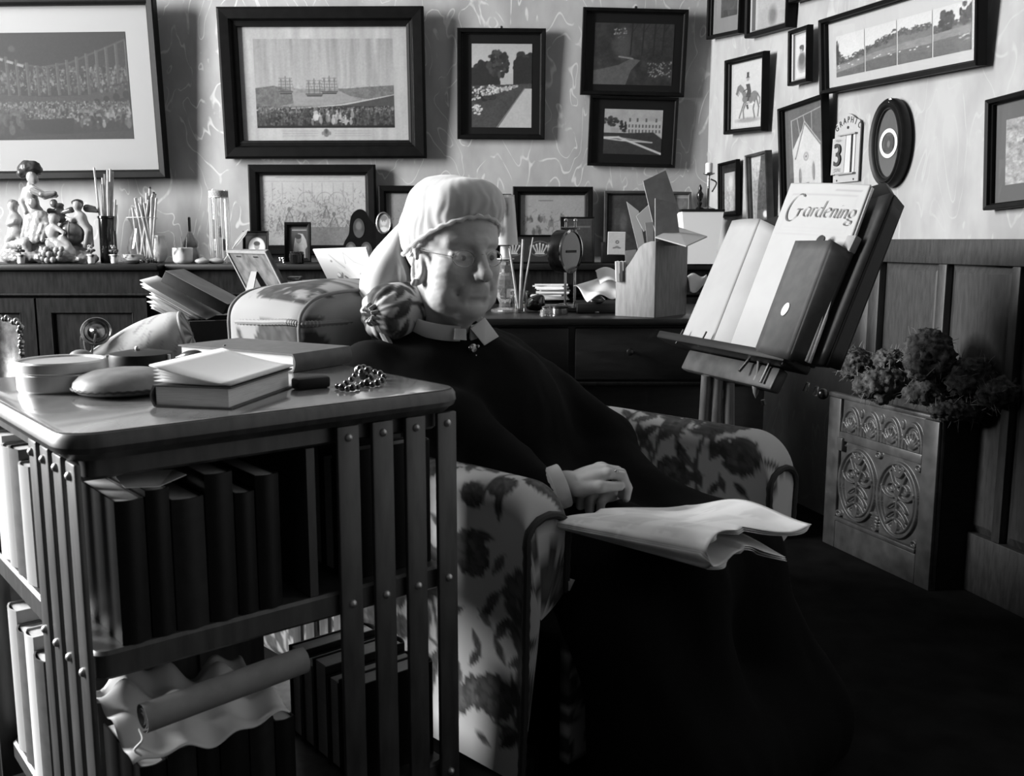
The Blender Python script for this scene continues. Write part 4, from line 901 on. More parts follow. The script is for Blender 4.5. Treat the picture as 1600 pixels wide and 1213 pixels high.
# raised pages fan on top of it
m = MB()
for k in range(5):
    f0 = k / 4.
    def leafp(u, v, f0=f0): return ctr + ey * (hgt * (-.5 + .98 * (1 - v))) + ex * w * (u - .5) * .98 + UP * (.0295 + .0006 * k + (.004 + .016 * f0) * v ** 1.5)
    m.grid(leafp, 6, 8)
o = m.build('raised_leaves', 'paper', T)
def cvp(u, v): return ctr + ey * (hgt * (-.52 + 1.03 * (1 - v))) + ex * w * (u - .5) * 1.02 + UP * (.033 + .022 * v ** 1.4)
o = MB().grid(cvp, 6, 8).build('raised_cover', 'paper', T); so = o.modifiers.new('s', 'SOLIDIFY'); so.thickness = .002
# upper book behind
A = onb(300, 560); Bq = onb(458, 583); Cq = onb(536, 570); ex = unit(Cq - Bq); w = np.linalg.norm(Cq - Bq) * 1.15; ey = unit(A - Bq - ex * ((A - Bq) @ ex)); hgt = np.linalg.norm(A - Bq) * .9
book('grey clothbound book with white pages lying farther back on the bookcase', Bq + ey * hgt / 2 + ex * w / 2 + UP * .0155, ey, ex, UP, hgt, w, .030, 'book_mid')
# dark spectacle case
q = onb(486, 607); o = MB().obox(q + UP * .0085, E1 * .026, E2 * .012, UP * .0083).build('spectacle_case', 'black_leather', None, bevel=.004); tag(o, 'small black spectacle case beside the grey book', 'case')
# beads
t = thing('bead_string', 'string of dark glass beads heaped at the edge of the bookcase', 'beads', onb(563, 602)); rr = random.Random(8)
pts = [(528, 609), (535, 612), (543, 613), (551, 612), (559, 610), (566, 606), (574, 605), (582, 606), (590, 604), (597, 600), (600, 594), (594, 589), (586, 586), (577, 584), (568, 583), (560, 586), (554, 591), (549, 598), (541, 604), (568, 595), (580, 596)]
for i, (x, y) in enumerate(pts):
    r = rr.uniform(.0042, .0062) * (1.6 if i in (14, 15, 19) else 1); MB().ball(onb(x, y) + UP * (r + .0002), r, 10).build('bead', 'bead_glass', t)
for i, (x, y, hgt2) in enumerate(((566, 596, .010), (575, 595, .012), (562, 590, .010))): MB().ball(onb(x, y) + UP * (hgt2 + .004), .006, 10).build('bead', 'bead_glass', t)
# loose letter under the beads
m = MB(); q = [onb(540, 590), onb(618, 583), onb(640, 592), onb(556, 602)]; m.prism([p + UP * .0003 for p in q], UP * .0008); 
row(.05, 5, .455, 1, [.185, .17, .19, .175, .18], [.04, .036, .044, .04, .038], ['book_black', 'book_dark'], ['dark book behind the front slats in the right bay, %s from the front' % nm[i] for i in range(5)], 'books behind the right slats')
row(.05, 5, .145, 1, [.15, .142, .155, .14, .15], [.04, .036, .044, .04, .038], ['book_black', 'book_dark'], ['dark book low in the right bay behind the front slats, %s from the front' % nm[i] for i in range(5)], 'lower books behind the right slats')
# ================================================================== ARMCHAIR
DV = np.array([math.sqrt(.5), -math.sqrt(.5), 0.]); WV = np.array([math.sqrt(.5), math.sqrt(.5), 0.]); NC = np.array([.022, 1.44, 0.])
def ch(L, b, z): q = NC - DV * L + WV * b; return np.array([q[0], q[1], z])
# printed cotton: peonies, leaves and stems
CZ = Cv(440, 440, 192); CZ.nz(5, 40, 3)
def leaf_(x, y, L, a, v):
    for k in range(9):
        t = k / 8.; wd = L * .30 * math.sin(PI * min(t * .9 + .08, 1)) ; CZ.ell((x + L * t * math.cos(a)), (y + L * t * math.sin(a)), max(L * .11, .8), max(wd * .72, .8), v + 6 * math.sin(t * 9), a)
    CZ.line([(x, y), (x + L * math.cos(a), y + L * math.sin(a))], .9, v + 26)
def peony_(x, y, R, seed):
    r = random.Random(seed)
    for ringk, (q, n) in enumerate(((1.0, 11), (.68, 8), (.36, 5))):
        for i in range(n):
            a = 2 * PI * i / n + ringk * .4; px_, py_ = x + R * q * .72 * math.cos(a), y + R * q * .6 * math.sin(a); v = r.uniform(42, 70) + ringk * 12
            CZ.ell(px_, py_, R * .30, R * .24, v - 16, a); CZ.ell(px_ + R * .04 * math.cos(a), py_ + R * .04 * math.sin(a), R * .25, R * .19, v + 12, a)
    CZ.ell(x, y, R * .2, R * .16, 60)
def stem_(pts, wd, v): CZ.line([tuple(p[:2]) for p in catmull([np.array([a, b, 0.]) for a, b in pts], 8)], wd, v)
rz = random.Random(12)
for sx, sy, k in ((60, 430, 0), (180, 420, 1), (300, 435, 2), (400, 425, 3), (110, 215, 4), (240, 205, 5), (350, 215, 6), (20, 225, 7)):
    top = (sx + rz.uniform(-30, 30), sy - rz.uniform(120, 160)); mid = ((sx + top[0]) / 2 + rz.uniform(-22, 22), (sy + top[1]) / 2)
    stem_([(sx, sy), mid, top], 4.2, 74); br = (mid[0] + rz.choice((-1, 1)) * rz.uniform(30, 48), mid[1] - rz.uniform(34, 60)); stem_([mid, ((mid[0] + br[0]) / 2, mid[1] - 12), br], 3, 78)
    for j in range(11):
        t = rz.random(); bx_, by_ = (sx + (top[0] - sx) * t, sy + (top[1] - sy) * t); leaf_(bx_, by_, rz.uniform(18, 32), rz.uniform(-PI, 0.6), rz.uniform(46, 84))
    peony_(top[0], top[1], rz.uniform(25, 33), k); peony_(br[0], br[1], rz.uniform(14, 20), k + 20)
    for j in range(3): leaf_(br[0], br[1] + 10, rz.uniform(14, 22), rz.uniform(0, PI), rz.uniform(50, 80))
    for j in range(6): leaf_(sx + rz.uniform(-50, 50), sy - rz.uniform(20, 150), rz.uniform(16, 30), rz.uniform(-PI, PI), rz.uniform(40, 80))
    peony_(sx + rz.choice((-1, 1)) * rz.uniform(40, 56), sy - rz.uniform(10, 60), rz.uniform(16, 24), k + 50)
    cxx = mid[0] + rz.uniform(-40, 40); CZ.line([(cxx + (3 + i * .55) * math.cos(i * .5), mid[1] + 30 + (3 + i * .55) * math.sin(i * .5)) for i in range(18)], 1.8, 92)
for k in range(26): peony_(rz.uniform(30, 410), rz.uniform(30, 410), rz.uniform(12, 24), k + 90)
for k in range(150): leaf_(rz.uniform(10, 430), rz.uniform(10, 430), rz.uniform(14, 28), rz.uniform(-PI, PI), rz.uniform(40, 86))
PXM = 500.0                                             # canvas pixels per metre
def chintz(u, v): return CZ.samp(np.asarray(u) * PXM, -np.asarray(v) * PXM)
arm = thing('armchair', 'upholstered armchair in floral cotton print on which the person sits', 'armchair', ch(.4, .36, 0))
def arm_mesh(name, b0, b1, L0, L1, ztop, z0, zin, uoff, rnd=.05, inner=True, voff=0.):
    nL = 90; Ls = np.concatenate([L0 + rnd * (1 - np.cos(np.linspace(0, PI / 2, 14))), np.linspace(L0 + rnd, L1, nL)[1:]])
    V = []; U = []; w = b1 - b0; ns = 150
    for L in Ls:
        q = min((L - L0) / rnd, 1); dz = rnd * (1 - math.sqrt(max(1 - (1 - q) ** 2, 0))); zt = ztop - dz; rr = .046
        th = np.linspace(0, PI, 31); pts = [(b0 - .012, z0), (b0 - .006, z0 + .12), (b0, zt - rr - .02)] + [(b0 + w / 2 - (w / 2 + .010 * math.sin(t)) * math.cos(t), zt - rr + rr * math.sin(t)) for t in th] + [(b1 - .002, zt - rr - .03), (b1 - .004, zin)]
        pts = np.array(pts); d = np.concatenate([[0], np.cumsum(np.hypot(*np.diff(pts, axis=0).T))]); s = np.linspace(0, d[-1], ns + 1); bb = np.interp(s, d, pts[:, 0]); zz = np.interp(s, d, pts[:, 1])
        for b, z, a in zip(bb, zz, s): V.append(ch(L, b, z)); U.append((L, a))
    U = np.array(U); V = np.array(V); nv = len(Ls) - 1
    col = chintz(U[:, 0] + uoff, U[:, 1] + voff)
    o = quadmesh(name, V, gridfaces(ns, nv, False), 'chintz', arm, col)
    # front panel
    ring_ = V[:ns + 1]; cen = ring_.mean(0); vs = []; cols = []; rings = 7
    for k in range(rings):
        f = k / (rings - 1); bulge = .010 * (1 - (1 - f) ** 2) if k else 0
        for p in ring_: q = p * (1 - f * .98) + cen * f * .98; q = np.array([q[0] * 1., q[1], p[2] * (1 - f * .0) if False else q[2]]); vs.append(q + DV * bulge); 
    vs = np.array(vs); rel = vs - NC; cols = chintz(rel @ WV * 1.0 + uoff + .21, vs[:, 2] + .1)
    n1 = ns + 1; F = []
    for k in range(rings - 1):
        for i in range(ns): F.append((k * n1 + i, k * n1 + i + 1, (k + 1) * n1 + i + 1, (k + 1) * n1 + i))
    quadmesh('front_panel', vs, np.array(F), 'chintz', arm, cols)
    path = [p + DV * .002 for p in ring_[::3]]; MB().tube(path, [.0062 + .0012 * (i % 2) for i in range(len(path))], 8).build('piping', 'cord', arm)
    return o
arm_mesh('arm', 0, .095, 0, .56, .548, .06, .36, .12)
arm_mesh('arm', .625, .725, -.06, .56, .548, .06, .34, .52, rnd=.07, voff=.62)
# seat and front rail
def seatp(u, v):
    L = -.01 + .52 * v; b = .10 + .52 * u; z = .37 + .03 * math.sin(PI * u) ** .5 * math.sin(PI * min(max(v, .02), .98)) ** .4; return ch(L, b, z)
V = np.array([seatp(i / 60, j / 60) for j in range(61) for i in range(61)]); quadmesh('seat_cushion', V, gridfaces(60, 60, True), 'chintz', arm, chintz((V - NC) @ WV, (V - NC) @ DV))
V = np.array([ch(-.012, .09 + .54 * i / 60, .06 + .32 * j / 30) for j in range(31) for i in range(61)]); o = quadmesh('front_rail', V, gridfaces(60, 30), 'chintz', arm, chintz((V - NC) @ WV + .3, V[:, 2])); so = o.modifiers.new('s', 'SOLIDIFY'); so.thickness = .02
# back with deep sides
s = Sdf((0 - .05 + .5, -.10, .03), (.92, .84, .90), .009)
s.rbox((.70, .155, .44), (.155, .18, .385), .055, .01); s.rbox((.70, .36, .37), (.15, .12, .32), .055, .10); s.rbox((.70, .56, .30), (.145, .185, .245), .05, .10); s.ell((.70, .15, .79), (.15, .17, .055), .05); s.rbox((.70, -.004, .43), (.14, .03, .37), .03, .04)
V, F = s.mesh(); V = relax(V, F, 2); Nn = vnormals(V, F); side = np.abs(Nn[:, 1]) > np.abs(Nn[:, 0]); top = Nn[:, 2] > .75
u = np.where(side, V[:, 0], V[:, 1] + .37); vv = np.where(top, V[:, 1] + 1.1, V[:, 2]); col = chintz(u + .09, vv + .06)
col = np.clip(col * .72, 0, 225)  # same print darkened on the back to offset the strong window light
W = np.array([ch(*p) for p in V]); quadmesh('back', W, F[:, ::-1], 'chintz', arm, col)     # (L,b,z) is left-handed
cz = .772
pth = [ch(.548, b, cz) for b in (.26, .2, .1, .02)] + [ch(.56, -.028, cz), ch(.60, -.04, cz + .002), ch(.68, -.042, cz - .003), ch(.78, -.038, cz - .008), ch(.835, -.018, cz - .014), ch(.86, .04, cz - .018), ch(.862, .2, cz - .018), ch(.862, .30, cz - .018)]
pth = catmull(pth, 14); MB().tube(pth, [.0058 + .0014 * (i % 2) for i in range(len(pth))], 8).build('piping', 'cord_light', arm)
for L in (.565, .83):
    pt = catmull([ch(L, -.036, z) for z in (.12, .4, .7, .77)] + [ch(L, -.022, .802), ch(L, .02, .824), ch(L, .12, .832), ch(L, .26, .826)], 8); MB().tube(pt, .0038, 8).build('piping', 'cord_light', arm)
for L, b in ((.05, .05), (.05, .67), (.78, .05), (.78, .67)): MB().lathe([(.016, 0), (.022, .02), (.024, .075)], ch(L, b, 0), seg=14).build('leg', 'dark_wood', arm)

# bolster behind the head
a0 = ch(.455, .062, .792); b0 = ch(.47, .27, .792); ax = unit(b0 - a0); Bx = basis(ax); Lb = np.linalg.norm(b0 - a0)
t = thing('bolster', 'floral bolster cushion with a gathered end on the chair back behind the head', 'cushion', a0 - UP * .06)
nA, nT = 96, 60; V = []; U = []
for j in range(nT + 1):
    f = j / nT
    if f < .3: g = f / .3; r = .010 + .047 * math.sin(g * PI / 2) ** .8; zz = -.012 + .05 * (1 - math.cos(g * PI / 2)) * 1.0
    else: g = (f - .3) / .7; r = .057 + .003 * math.sin(g * PI); zz = .038 + (Lb - .04) * g
    for i in range(nA + 1):
        a = 2 * PI * i / nA; gat = max(0, 1 - f / .32); rr = r * (1 + .09 * gat * math.sin(11 * a + 1.3 * math.sin(3 * a))) ; V.append(a0 + Bx @ np.array([rr * math.cos(a), rr * math.sin(a), zz])); U.append((a * .057, zz + f * .05))
V = np.array(V); U = np.array(U); quadmesh('bolster_cover', V, gridfaces(nA, nT), 'chintz', t, np.clip(chintz(U[:, 0] + .05, U[:, 1] + .52) * .95, 0, 225))
m = MB()
for i in range(9):
    a = 2 * PI * i / 9; p0 = a0 - ax * .008; d = Bx @ np.array([math.cos(a), math.sin(a), 0]); m.tube(catmull([p0 + d * .003, p0 + d * .014 - ax * .010, p0 + d * .020 - ax * .002, p0 + d * .012 - ax * .014], 4), [.0035] * 13, 6)
m.build('rosette', 'chintz_plain', t)
m = MB(); m.tube(catmull([a0 + UP * -.01, a0 + np.array([.03, -.02, -.06]), a0 + np.array([.075, -.045, -.10]), a0 + np.array([.12, -.07, -.15])], 6), [.006 + .004 * (i / 18) for i in range(19)], 8); m.build('tie_ribbon', 'cord_light', t)

# ================================================================== THE SEATED PERSON
H = P(707, 393, 1.84); yaw = math.radians(36); FWD = unit((math.sin(yaw), -math.cos(yaw), -.07)); RT = unit(np.cross(UP, FWD)) * -1
RT = unit(np.array([FWD[1], -FWD[0], 0.])); UPH = unit(np.cross(RT, FWD)); UPH = UPH if UPH[2] > 0 else -UPH
def hl(p): p = np.atleast_2d(np.asarray(p, float)); return H + p[:, :1] * RT + p[:, 1:2] * FWD + p[:, 2:3] * UPH     # side, forward, up
per = thing('person', 'seated person in black dress and white cap with veil, hands folded over a newspaper', 'person', ch(.3, .34, 0))
s = Sdf((-.105, -.135, -.20), (.105, .15, .14), .0023)
s.ell((0, -.018, .030), (.077, .096, .092), .01); s.ell((0, .022, -.035), (.062, .070, .088), .03); s.ell((0, .035, .045), (.064, .052, .045), .03)
for q in (-1, 1):
    s.ell((q * .043, .052, -.030), (.024, .027, .024), .022); s.ell((q * .043, .038, -.078), (.028, .034, .032), .025); s.cap((q * .010, .088, .022), (q * .047, .066, .021), .0095, .0085, .014)
s.ell((0, .050, -.094), (.040, .033, .027), .022); s.ell((0, .070, -.103), (.025, .017, .016), .016)
for q in (-1, 1): s.ell((q * .031, .097, -.001), (.0195, .017, .0135), .012, sub=True); s.ell((q * .031, .0745, -.002), .0132, .003); s.cap((q * .018, .0838, .0025), (q * .046, .0722, .0008), .0062, .0056, .004); s.cap((q * .019, .0815, -.0105), (q * .044, .0725, -.0125), .0048, .0042, .005)
s.cap((0, .088, .012), (0, .110, -.031), .0092, .0120, .012); s.ell((0, .1125, -.0355), (.0135, .0125, .0110), .008); s.ell((0, .1, -.0405), (.010, .014, .006), .006)
for q in (-1, 1): s.ell((q * .0130, .100, -.0375), (.0088, .0115, .0085), .006); s.ell((q * .0065, .111, -.0440), (.0035, .005, .003), .003, sub=True)
s.ell((0, .074, -.057), (.030, .014, .018), .020)
for q in (-1, 1): s.cap((q * .019, .098, -.040), (q * .037, .077, -.068), .0026, .0022, .012, sub=True); s.cap((q * .037, .070, -.078), (q * .037, .060, -.096), .0016, .0014, .008, sub=True)
s.cap((-.020, .0800, -.0600), (.020, .0800, -.0600), .0072, .0072, .012); s.cap((-.018, .0795, -.0725), (.018, .0795, -.0725), .0068, .0068, .012)
mp_ = [(-.033, .074, -.0745), (-.026, .0800, -.070), (-.013, .0862, -.067), (0, .0878, -.0663), (.013, .0862, -.067), (.026, .0800, -.070), (.033, .074, -.0745)]; s.chain(mp_, [.0016, .0020, .0024, .0024, .0024, .0020, .0016], .003, sub=True)
s.cap((-.014, .088, -.086), (.014, .088, -.086), .004, .004, .010, sub=True)
for q in (-1, 1):                                             # ears
    th = np.linspace(-2.2, 2.5, 15); pe = [(q * (.074 + .008 * (math.cos(a) < -.2) + .006 * (.5 - .5 * math.cos(a))), -.000 - .018 * math.cos(a + .2) * 1.0, -.028 + .031 * math.sin(a)) for a in th]
    s.ell((q * .071, .002, -.030), (.008, .014, .026), .006); s.chain(pe, [.0046] * 15, .003); s.ell((q * .075, .004, -.052), (.006, .009, .010), .005); s.ell((q * .082, .006, -.030), (.007, .008, .014), .004, sub=True)
s.cap((0, -.022, -.06), (0, -.045, -.22), .052, .058, .03); s.cap((.03, .005, -.07), (.022, -.005, -.22), .014, .012, .02); s.cap((-.03, .005, -.07), (-.022, -.005, -.22), .014, .012, .02); s.cap((0, .05, -.09), (0, .010, -.19), .016, .018, .03)
hv, hf = s.mesh(); hv = relax(hv, hf, 1, .4)
nd = vnormals(hv, hf); hv = hv + nd * (.0016 * (fbm(hv * np.array([60, 60, 130]), 3, 2) - .5))[:, None]
hw = hl(hv); hf_ = hf if np.dot(np.cross(RT, FWD), UPH) > 0 else hf[:, ::-1]
# hands
W_ = P(884, 757, 1.625); KN = P(948, 733, 1.640); ha = unit(KN - W_); hc = unit(np.array([.30, .93, .10]) - ha * (np.array([.30, .93, .10]) @ ha)); hn = np.cross(ha, hc); hn = hn if hn[2] > 0 else -hn
def hp(o, a, c, n): return o + ha * a + hc * c + hn * n
lo = P(870, 830, 1.5); s = Sdf(np.array([.05, 1.50, .40]), np.array([.32, 1.86, .60]), .0026)
Lh = np.linalg.norm(KN - W_)
s.cap(W_ - ha * .06, W_, .027, .024, .01); s.ell(hp(W_, Lh * .55, .0, -.004), (.044, .036, .019), .014, np.stack([ha, hc, hn], 1))
down = unit(np.array([.28, -.05, -1.0]))
for i, (cc, ln, rr) in enumerate(((-.031, .060, .0082), (-.011, .070, .0088), (.010, .068, .0088), (.030, .056, .0078))):
    k0 = hp(W_, Lh * .92, cc, .003 - abs(cc) * .12); k1 = k0 + (ha * .72 - hn * .42) * ln * .52; k2 = k1 + (ha * .15 + down * .95) * ln * .40; k3 = k2 + (down * .9 - ha * .40) * ln * .30
    s.cap(hp(W_, Lh * .35, cc * .7, 0), k0, .011, rr + .0012, .008); s.ell(k0 + hn * .001, rr * 1.15, .004); s.chain([k0, k1, k2, k3], [rr + .0008, rr, rr * .92, rr * .8], .0025)
th0 = hp(W_, Lh * .15, -.026, -.008); th1 = hp(W_, Lh * .62, -.044, -.014); th2 = hp(W_, Lh * 1.05, -.040, -.026); s.cap(hp(W_, .0, -.012, -.004), th0, .014, .013, .008); s.chain([th0, th1, th2], [.0128, .0102, .0082], .004)
# the other hand, curled beneath
W2 = P(975, 775, 1.76); K2 = P(925, 772, 1.655); h2 = unit(K2 - W2); c2v = unit(np.cross(UP, h2)); 
s.cap(W2 - h2 * .06, W2, .026, .023, .01); s.ell((W2 * .42 + K2 * .58) - UP * .004, (.046, .034, .018), .012, np.stack([h2, c2v, np.cross(h2, c2v)], 1))
for i, (cc, ln, rr) in enumerate(((-.028, .052, .0085), (-.009, .062, .009), (.010, .062, .009), (.029, .052, .008))):
    k0 = K2 + c2v * cc - UP * .002; k1 = k0 + (h2 * .9 - UP * .35) * ln * .45; k2 = k1 + (-UP * .95 + h2 * .1) * ln * .42; k3 = k2 - h2 * ln * .26 - UP * .004
    s.cap(W2 + h2 * .03 + c2v * cc * .6, k0, .010, rr + .001, .008); s.chain([k0, k1, k2, k3], [rr + .001, rr, rr * .92, rr * .8], .0025)
s.chain([W2 + h2 * .02 - c2v * .026, W2 + h2 * .06 - c2v * .046 - UP * .006, W2 + h2 * .095 - c2v * .045 - UP * .014], [.0125, .0105, .0085], .004)
dv_, df_ = s.mesh(); dv_ = relax(dv_, df_, 1, .4)
# trunk and limbs under the clothes
NB = hl([(0, -.04, -.19)])[0]; RS = NB - WV * .155 - UP * .045 - DV * .01; LS = NB + WV * .155 - UP * .045 - DV * .01; PEL = ch(.36, .34, .44)
RE = ch(.285, .085, .600); LE = P(948, 690, 1.95); 
s = Sdf(np.array([-.45, 1.15, .0]), np.array([.62, 2.25, .90]), .010)
s.chain([NB + UP * .02, NB - UP * .07, (NB + PEL) / 2, PEL], [.05, .09, .105, .12], .06); s.cap(RS, LS, .05, .05, .05); s.chain([RS, RE, W_ - ha * .03], [.045, .036, .026], .02); s.chain([LS, LE, W2 - h2 * .03], [.045, .036, .026], .02)
KR = ch(-.09, .26, .375); KL = ch(-.09, .43, .375); s.chain([PEL - WV * .07, KR, ch(-.10, .25, .06), ch(-.22, .25, .035)], [.075, .056, .036, .03], .02); s.chain([PEL + WV * .07, KL, ch(-.10, .44, .06), ch(-.22, .44, .035)], [.075, .056, .036, .03], .02)
bv, bf = s.mesh(); n1, n2 = len(hw), len(dv_)
quadmesh('body', np.concatenate([hw, dv_, bv]), np.concatenate([hf_, df_ + n1, bf + n1 + n2]), 'skin', per)
# eyes
for q in (-1, 1):
    e = hl([(q * .031, .0772, -.002)])[0]; MB().ball(e, .0112, 14).build('eye', 'eye_white', per); MB().lathe([(.0052, 0), (.0045, .0014), (.002, .0022), (.0003, .0024)], hl([(q * .0315, .0868, -.005)])[0], FWD - UP * .25, 14).build('iris', 'book_mid', per)
# dress
s = Sdf(np.array([-.50, 1.08, .0]), np.array([.72, 2.32, .92]), .011)
s.chain([NB + UP * .012, NB - UP * .08 + DV * .01, (NB + PEL) / 2 + DV * .02, PEL], [.062, .115, .14, .16], .07); s.ell(NB - UP * .14 + DV * .06, (.13, .13, .08), .06); s.cap(RS, LS, .066, .066, .06)
RC = W_ - ha * .045; LC = W2 - h2 * .05
s.chain([RS, (RS + RE) / 2 - DV * .015, RE, RC], [.062, .064, .058, .040], .03); s.chain([LS, (LS + LE) / 2, LE, LC], [.062, .066, .058, .044], .03)
s.chain([PEL - WV * .07, KR - UP * .01], [.10, .082], .05); s.chain([PEL + WV * .07, KL - UP * .01], [.10, .082], .05); s.cap(KR - UP * .02, KL - UP * .02, .07, .07, .06)
s.chain([KR - UP * .02, ch(-.16, .22, .10)], [.08, .12], .06); s.chain([KL - UP * .02, ch(-.16, .48, .10)], [.08, .12], .06); s.cap(ch(-.2, .2, .07), ch(-.2, .5, .07), .10, .10, .06); s.chain([ch(.08, .15, .385), ch(-.07, .14, .30), ch(-.13, .15, .10)], [.05, .07, .10], .06); s.rbox((.1, 1.6, -.05), (2, 2, .056), .0, .0, sub=True)
v, f = s.mesh(); v = relax(v, f, 2); nn = vnormals(v, f); rel = (v - NC); fold = fbm(np.stack([rel @ WV * 16, rel @ DV * 10, v[:, 2] * 5], 1), 5, 3) - .5
v = v + nn * (fold * .022)[:, None]; v[:, 2] = np.maximum(v[:, 2], .004); quadmesh('dress', v, f, 'black_cloth', per)
for k in range(9):                                            # row of small dress buttons and tucks down the front
    pass
# cap: pleated crown with a turned-up edge; hair below it
s = Sdf((-.13, -.18, -.06), (.13, .16, .18), .003)
s.ell((0, -.016, .040), (.088, .106, .098), .01); s.ell((-.006, .050, .088), (.072, .034, .046), .02); s.ell((-.004, -.005, .100), (.072, .085, .030), .03)
plane_n = unit(np.array([0, .62, -1.0])); R3 = np.stack([np.array([1., 0, 0]), np.cross(plane_n, (1., 0, 0)), plane_n], 1)
s.rbox(np.array([0, .085, .062]) + plane_n * .2, (.4, .4, .2), .004, .004, R3, sub=True)
v, f = s.mesh(); v = relax(v, f, 1); nn = vnormals(v, f)
an = np.arctan2(v[:, 0], v[:, 1] + .02); hgt3 = v[:, 2] - .062 + (.085 - v[:, 1]) * .62
v = v + nn * ((0.0012 * np.sin(an * 30 + 8 * fbm(v * 30, 2, 2)) * np.clip(1 - hgt3 / .10, .15, 1)) + .007 * (fbm(v * 26, 9, 2) - .5))[:, None]
cw_ = hl(v); ff = f if np.dot(np.cross(RT, FWD), UPH) > 0 else f[:, ::-1]; quadmesh('cap', cw_, ff, 'linen', per)
edge = []
for a in np.linspace(-1.75, 1.75, 61):
    x = .089 * math.sin(a); y = -.016 + .107 * math.cos(a); z = .062 + (y - .085) * .62; edge.append(hl([(x, y + .001, z + .004 + .0012 * math.sin(a * 26))])[0])
MB().tube(edge, [.0042 + .0010 * math.sin(i * 1.9) for i in range(61)], 8).build('cap_band', 'linen', per)
s = Sdf((-.11, -.14, -.10), (.11, .10, .09), .0035)
s.ell((0, -.020, .024), (.081, .100, .092), .005); s.rbox((0, .125, -.02), (.2, .075, .2), .02, .02, sub=True); s.rbox((0, -.03, -.16), (.2, .2, .105), .01, .01, sub=True)
for q in (-1, 1): s.ell((q * .085, .004, -.034), (.03, .024, .036), .006, sub=True)
v, f = s.mesh(); v = relax(v, f, 1); quadmesh('hair', hl(v), f if np.dot(np.cross(RT, FWD), UPH) > 0 else f[:, ::-1], 'hair_white', per)
# veil falling from the back of the cap
s = Sdf((-.22, -.30, -.30), (.20, .06, .17), .005)
s.ell((0, -.040, .055), (.072, .052, .052), .03); s.chain([(.005, -.062, .035), (.028, -.104, -.030), (.048, -.128, -.075), (.03, -.130, -.16), (.01, -.115, -.25)], [.056, .056, .060, .060, .055], .04); s.chain([(-.03, -.08, .03), (-.05, -.11, -.05), (-.05, -.12, -.2)], [.055, .055, .05], .05)
s.ell((0, -.012, .0), (.0835, .1045, .075), .02, sub=True); s.cap((0, -.03, -.06), (0, -.045, -.3), .064, .07, .02, sub=True)
v, f = s.mesh(); v = relax(v, f, 2); nn = vnormals(v, f); an = np.arctan2(v[:, 0] - .01, v[:, 1] + .06); v = v + nn * (.005 * np.sin(an * 13 + 3 * fbm(v * 14, 4, 2)) * np.clip((.10 - v[:, 2]) * 6, 0, 1) + .010 * (fbm(v * 16, 5, 2) - .5))[:, None]
quadmesh('veil', hl(v), f if np.dot(np.cross(RT, FWD), UPH) > 0 else f[:, ::-1], 'veil', per)
# collar
cc = hl([(0, -.020, -.136)])[0]; tl_ = unit(UPH + FWD * .16); Bc = basis(tl_, FWD); seg = 56; vs = []
fw2 = Bc.T @ FWD; a0_ = math.atan2(fw2[1], fw2[0])
for k, (r, z) in enumerate(((.078, -.016), (.0785, -.012), (.0745, .011), (.072, .013), (.0705, .011), (.074, -.015))):
    for i in range(seg + 1):
        a = a0_ + .16 + (2 * PI - .32) * i / seg; vs.append(cc + Bc @ np.array([r * math.cos(a), r * math.sin(a), z]))
n1 = seg + 1; fs = [(k * n1 + i, k * n1 + i + 1, ((k + 1) % 6) * n1 + i + 1, ((k + 1) % 6) * n1 + i) for k in range(6) for i in range(seg)]; fs += [tuple(k * n1 for k in range(6)), tuple(k * n1 + seg for k in range(5, -1, -1))]
col_ = MB().add(vs, fs).build('collar', 'linen', per, ang=50)
for q, w0 in ((-1, hl([(-.008, .056, -.140), (-.046, .046, -.122), (-.078, .050, -.160), (-.034, .066, -.172)])), (1, hl([(.004, .058, -.140), (.026, .054, -.138), (.030, .060, -.158), (.006, .064, -.160)]))):
    o = MB().prism([p for p in w0], FWD * .003).build('collar_wing', 'linen', col_, smooth=False)
# brooch and watch chain
br = hl([(-.006, .072, -.176)])[0]; MB().lathe([(.009, -.003), (.0095, 0), (.006, .004), (.001, .005)], br, FWD, 16).build('brooch', 'silver', per)
for k, (x, z, r) in enumerate(((-.008, .004, .004), (.009, .003, .004), (-.003, -.014, .0038), (.004, -.019, .0035), (-.002, -.026, .0038), (.002, -.032, .004))): MB().ball(br + RT * x + UP * z + FWD * .004, r, 10).build('jewel', 'silver', per)
MB().lathe([(.010, -.003), (.011, .0), (.009, .0035), (.001, .0045)], br - UP * .046 + FWD * .008, FWD + UP * .1, 18).build('locket', 'silver', per)
# white cuff
o0_ = W_ - ha * .064; Bf = basis(ha); vs = []; seg = 36
for r, z in ((.037, 0), (.0375, .002), (.0372, .060), (.036, .0615), (.035, .060), (.0355, .001)):
    for i in range(seg): a = 2 * PI * i / seg; vs.append(o0_ + Bf @ np.array([r * 1.0 * math.cos(a), r * 1.05 * math.sin(a), z]))
cuf = MB().add(vs, [(k * seg + i, k * seg + (i + 1) % seg, ((k + 1) % 6) * seg + (i + 1) % seg, ((k + 1) % 6) * seg + i) for k in range(6) for i in range(seg)]).build('cuff', 'linen', per, ang=50)
vs = []
for r, z in ((.0376, .022), (.0383, .023), (.0383, .037), (.0376, .038)):
    for i in range(seg): a = 2 * PI * i / seg; vs.append(o0_ + Bf @ np.array([r * math.cos(a), r * 1.05 * math.sin(a), z]))
MB().add(vs, [(k * seg + i, k * seg + (i + 1) % seg, (k + 1) * seg + (i + 1) % seg, (k + 1) * seg + i) for k in range(3) for i in range(seg)]).build('cuff_band', 'paper_grey', cuf)
rg = hp(W_, Lh * .92, -.031, -.001) + (ha * .72 - hn * .42) * .018; MB().ball(rg + hn * .008 - hc * .004, .0036, 10).build('ring', 'steel', per)
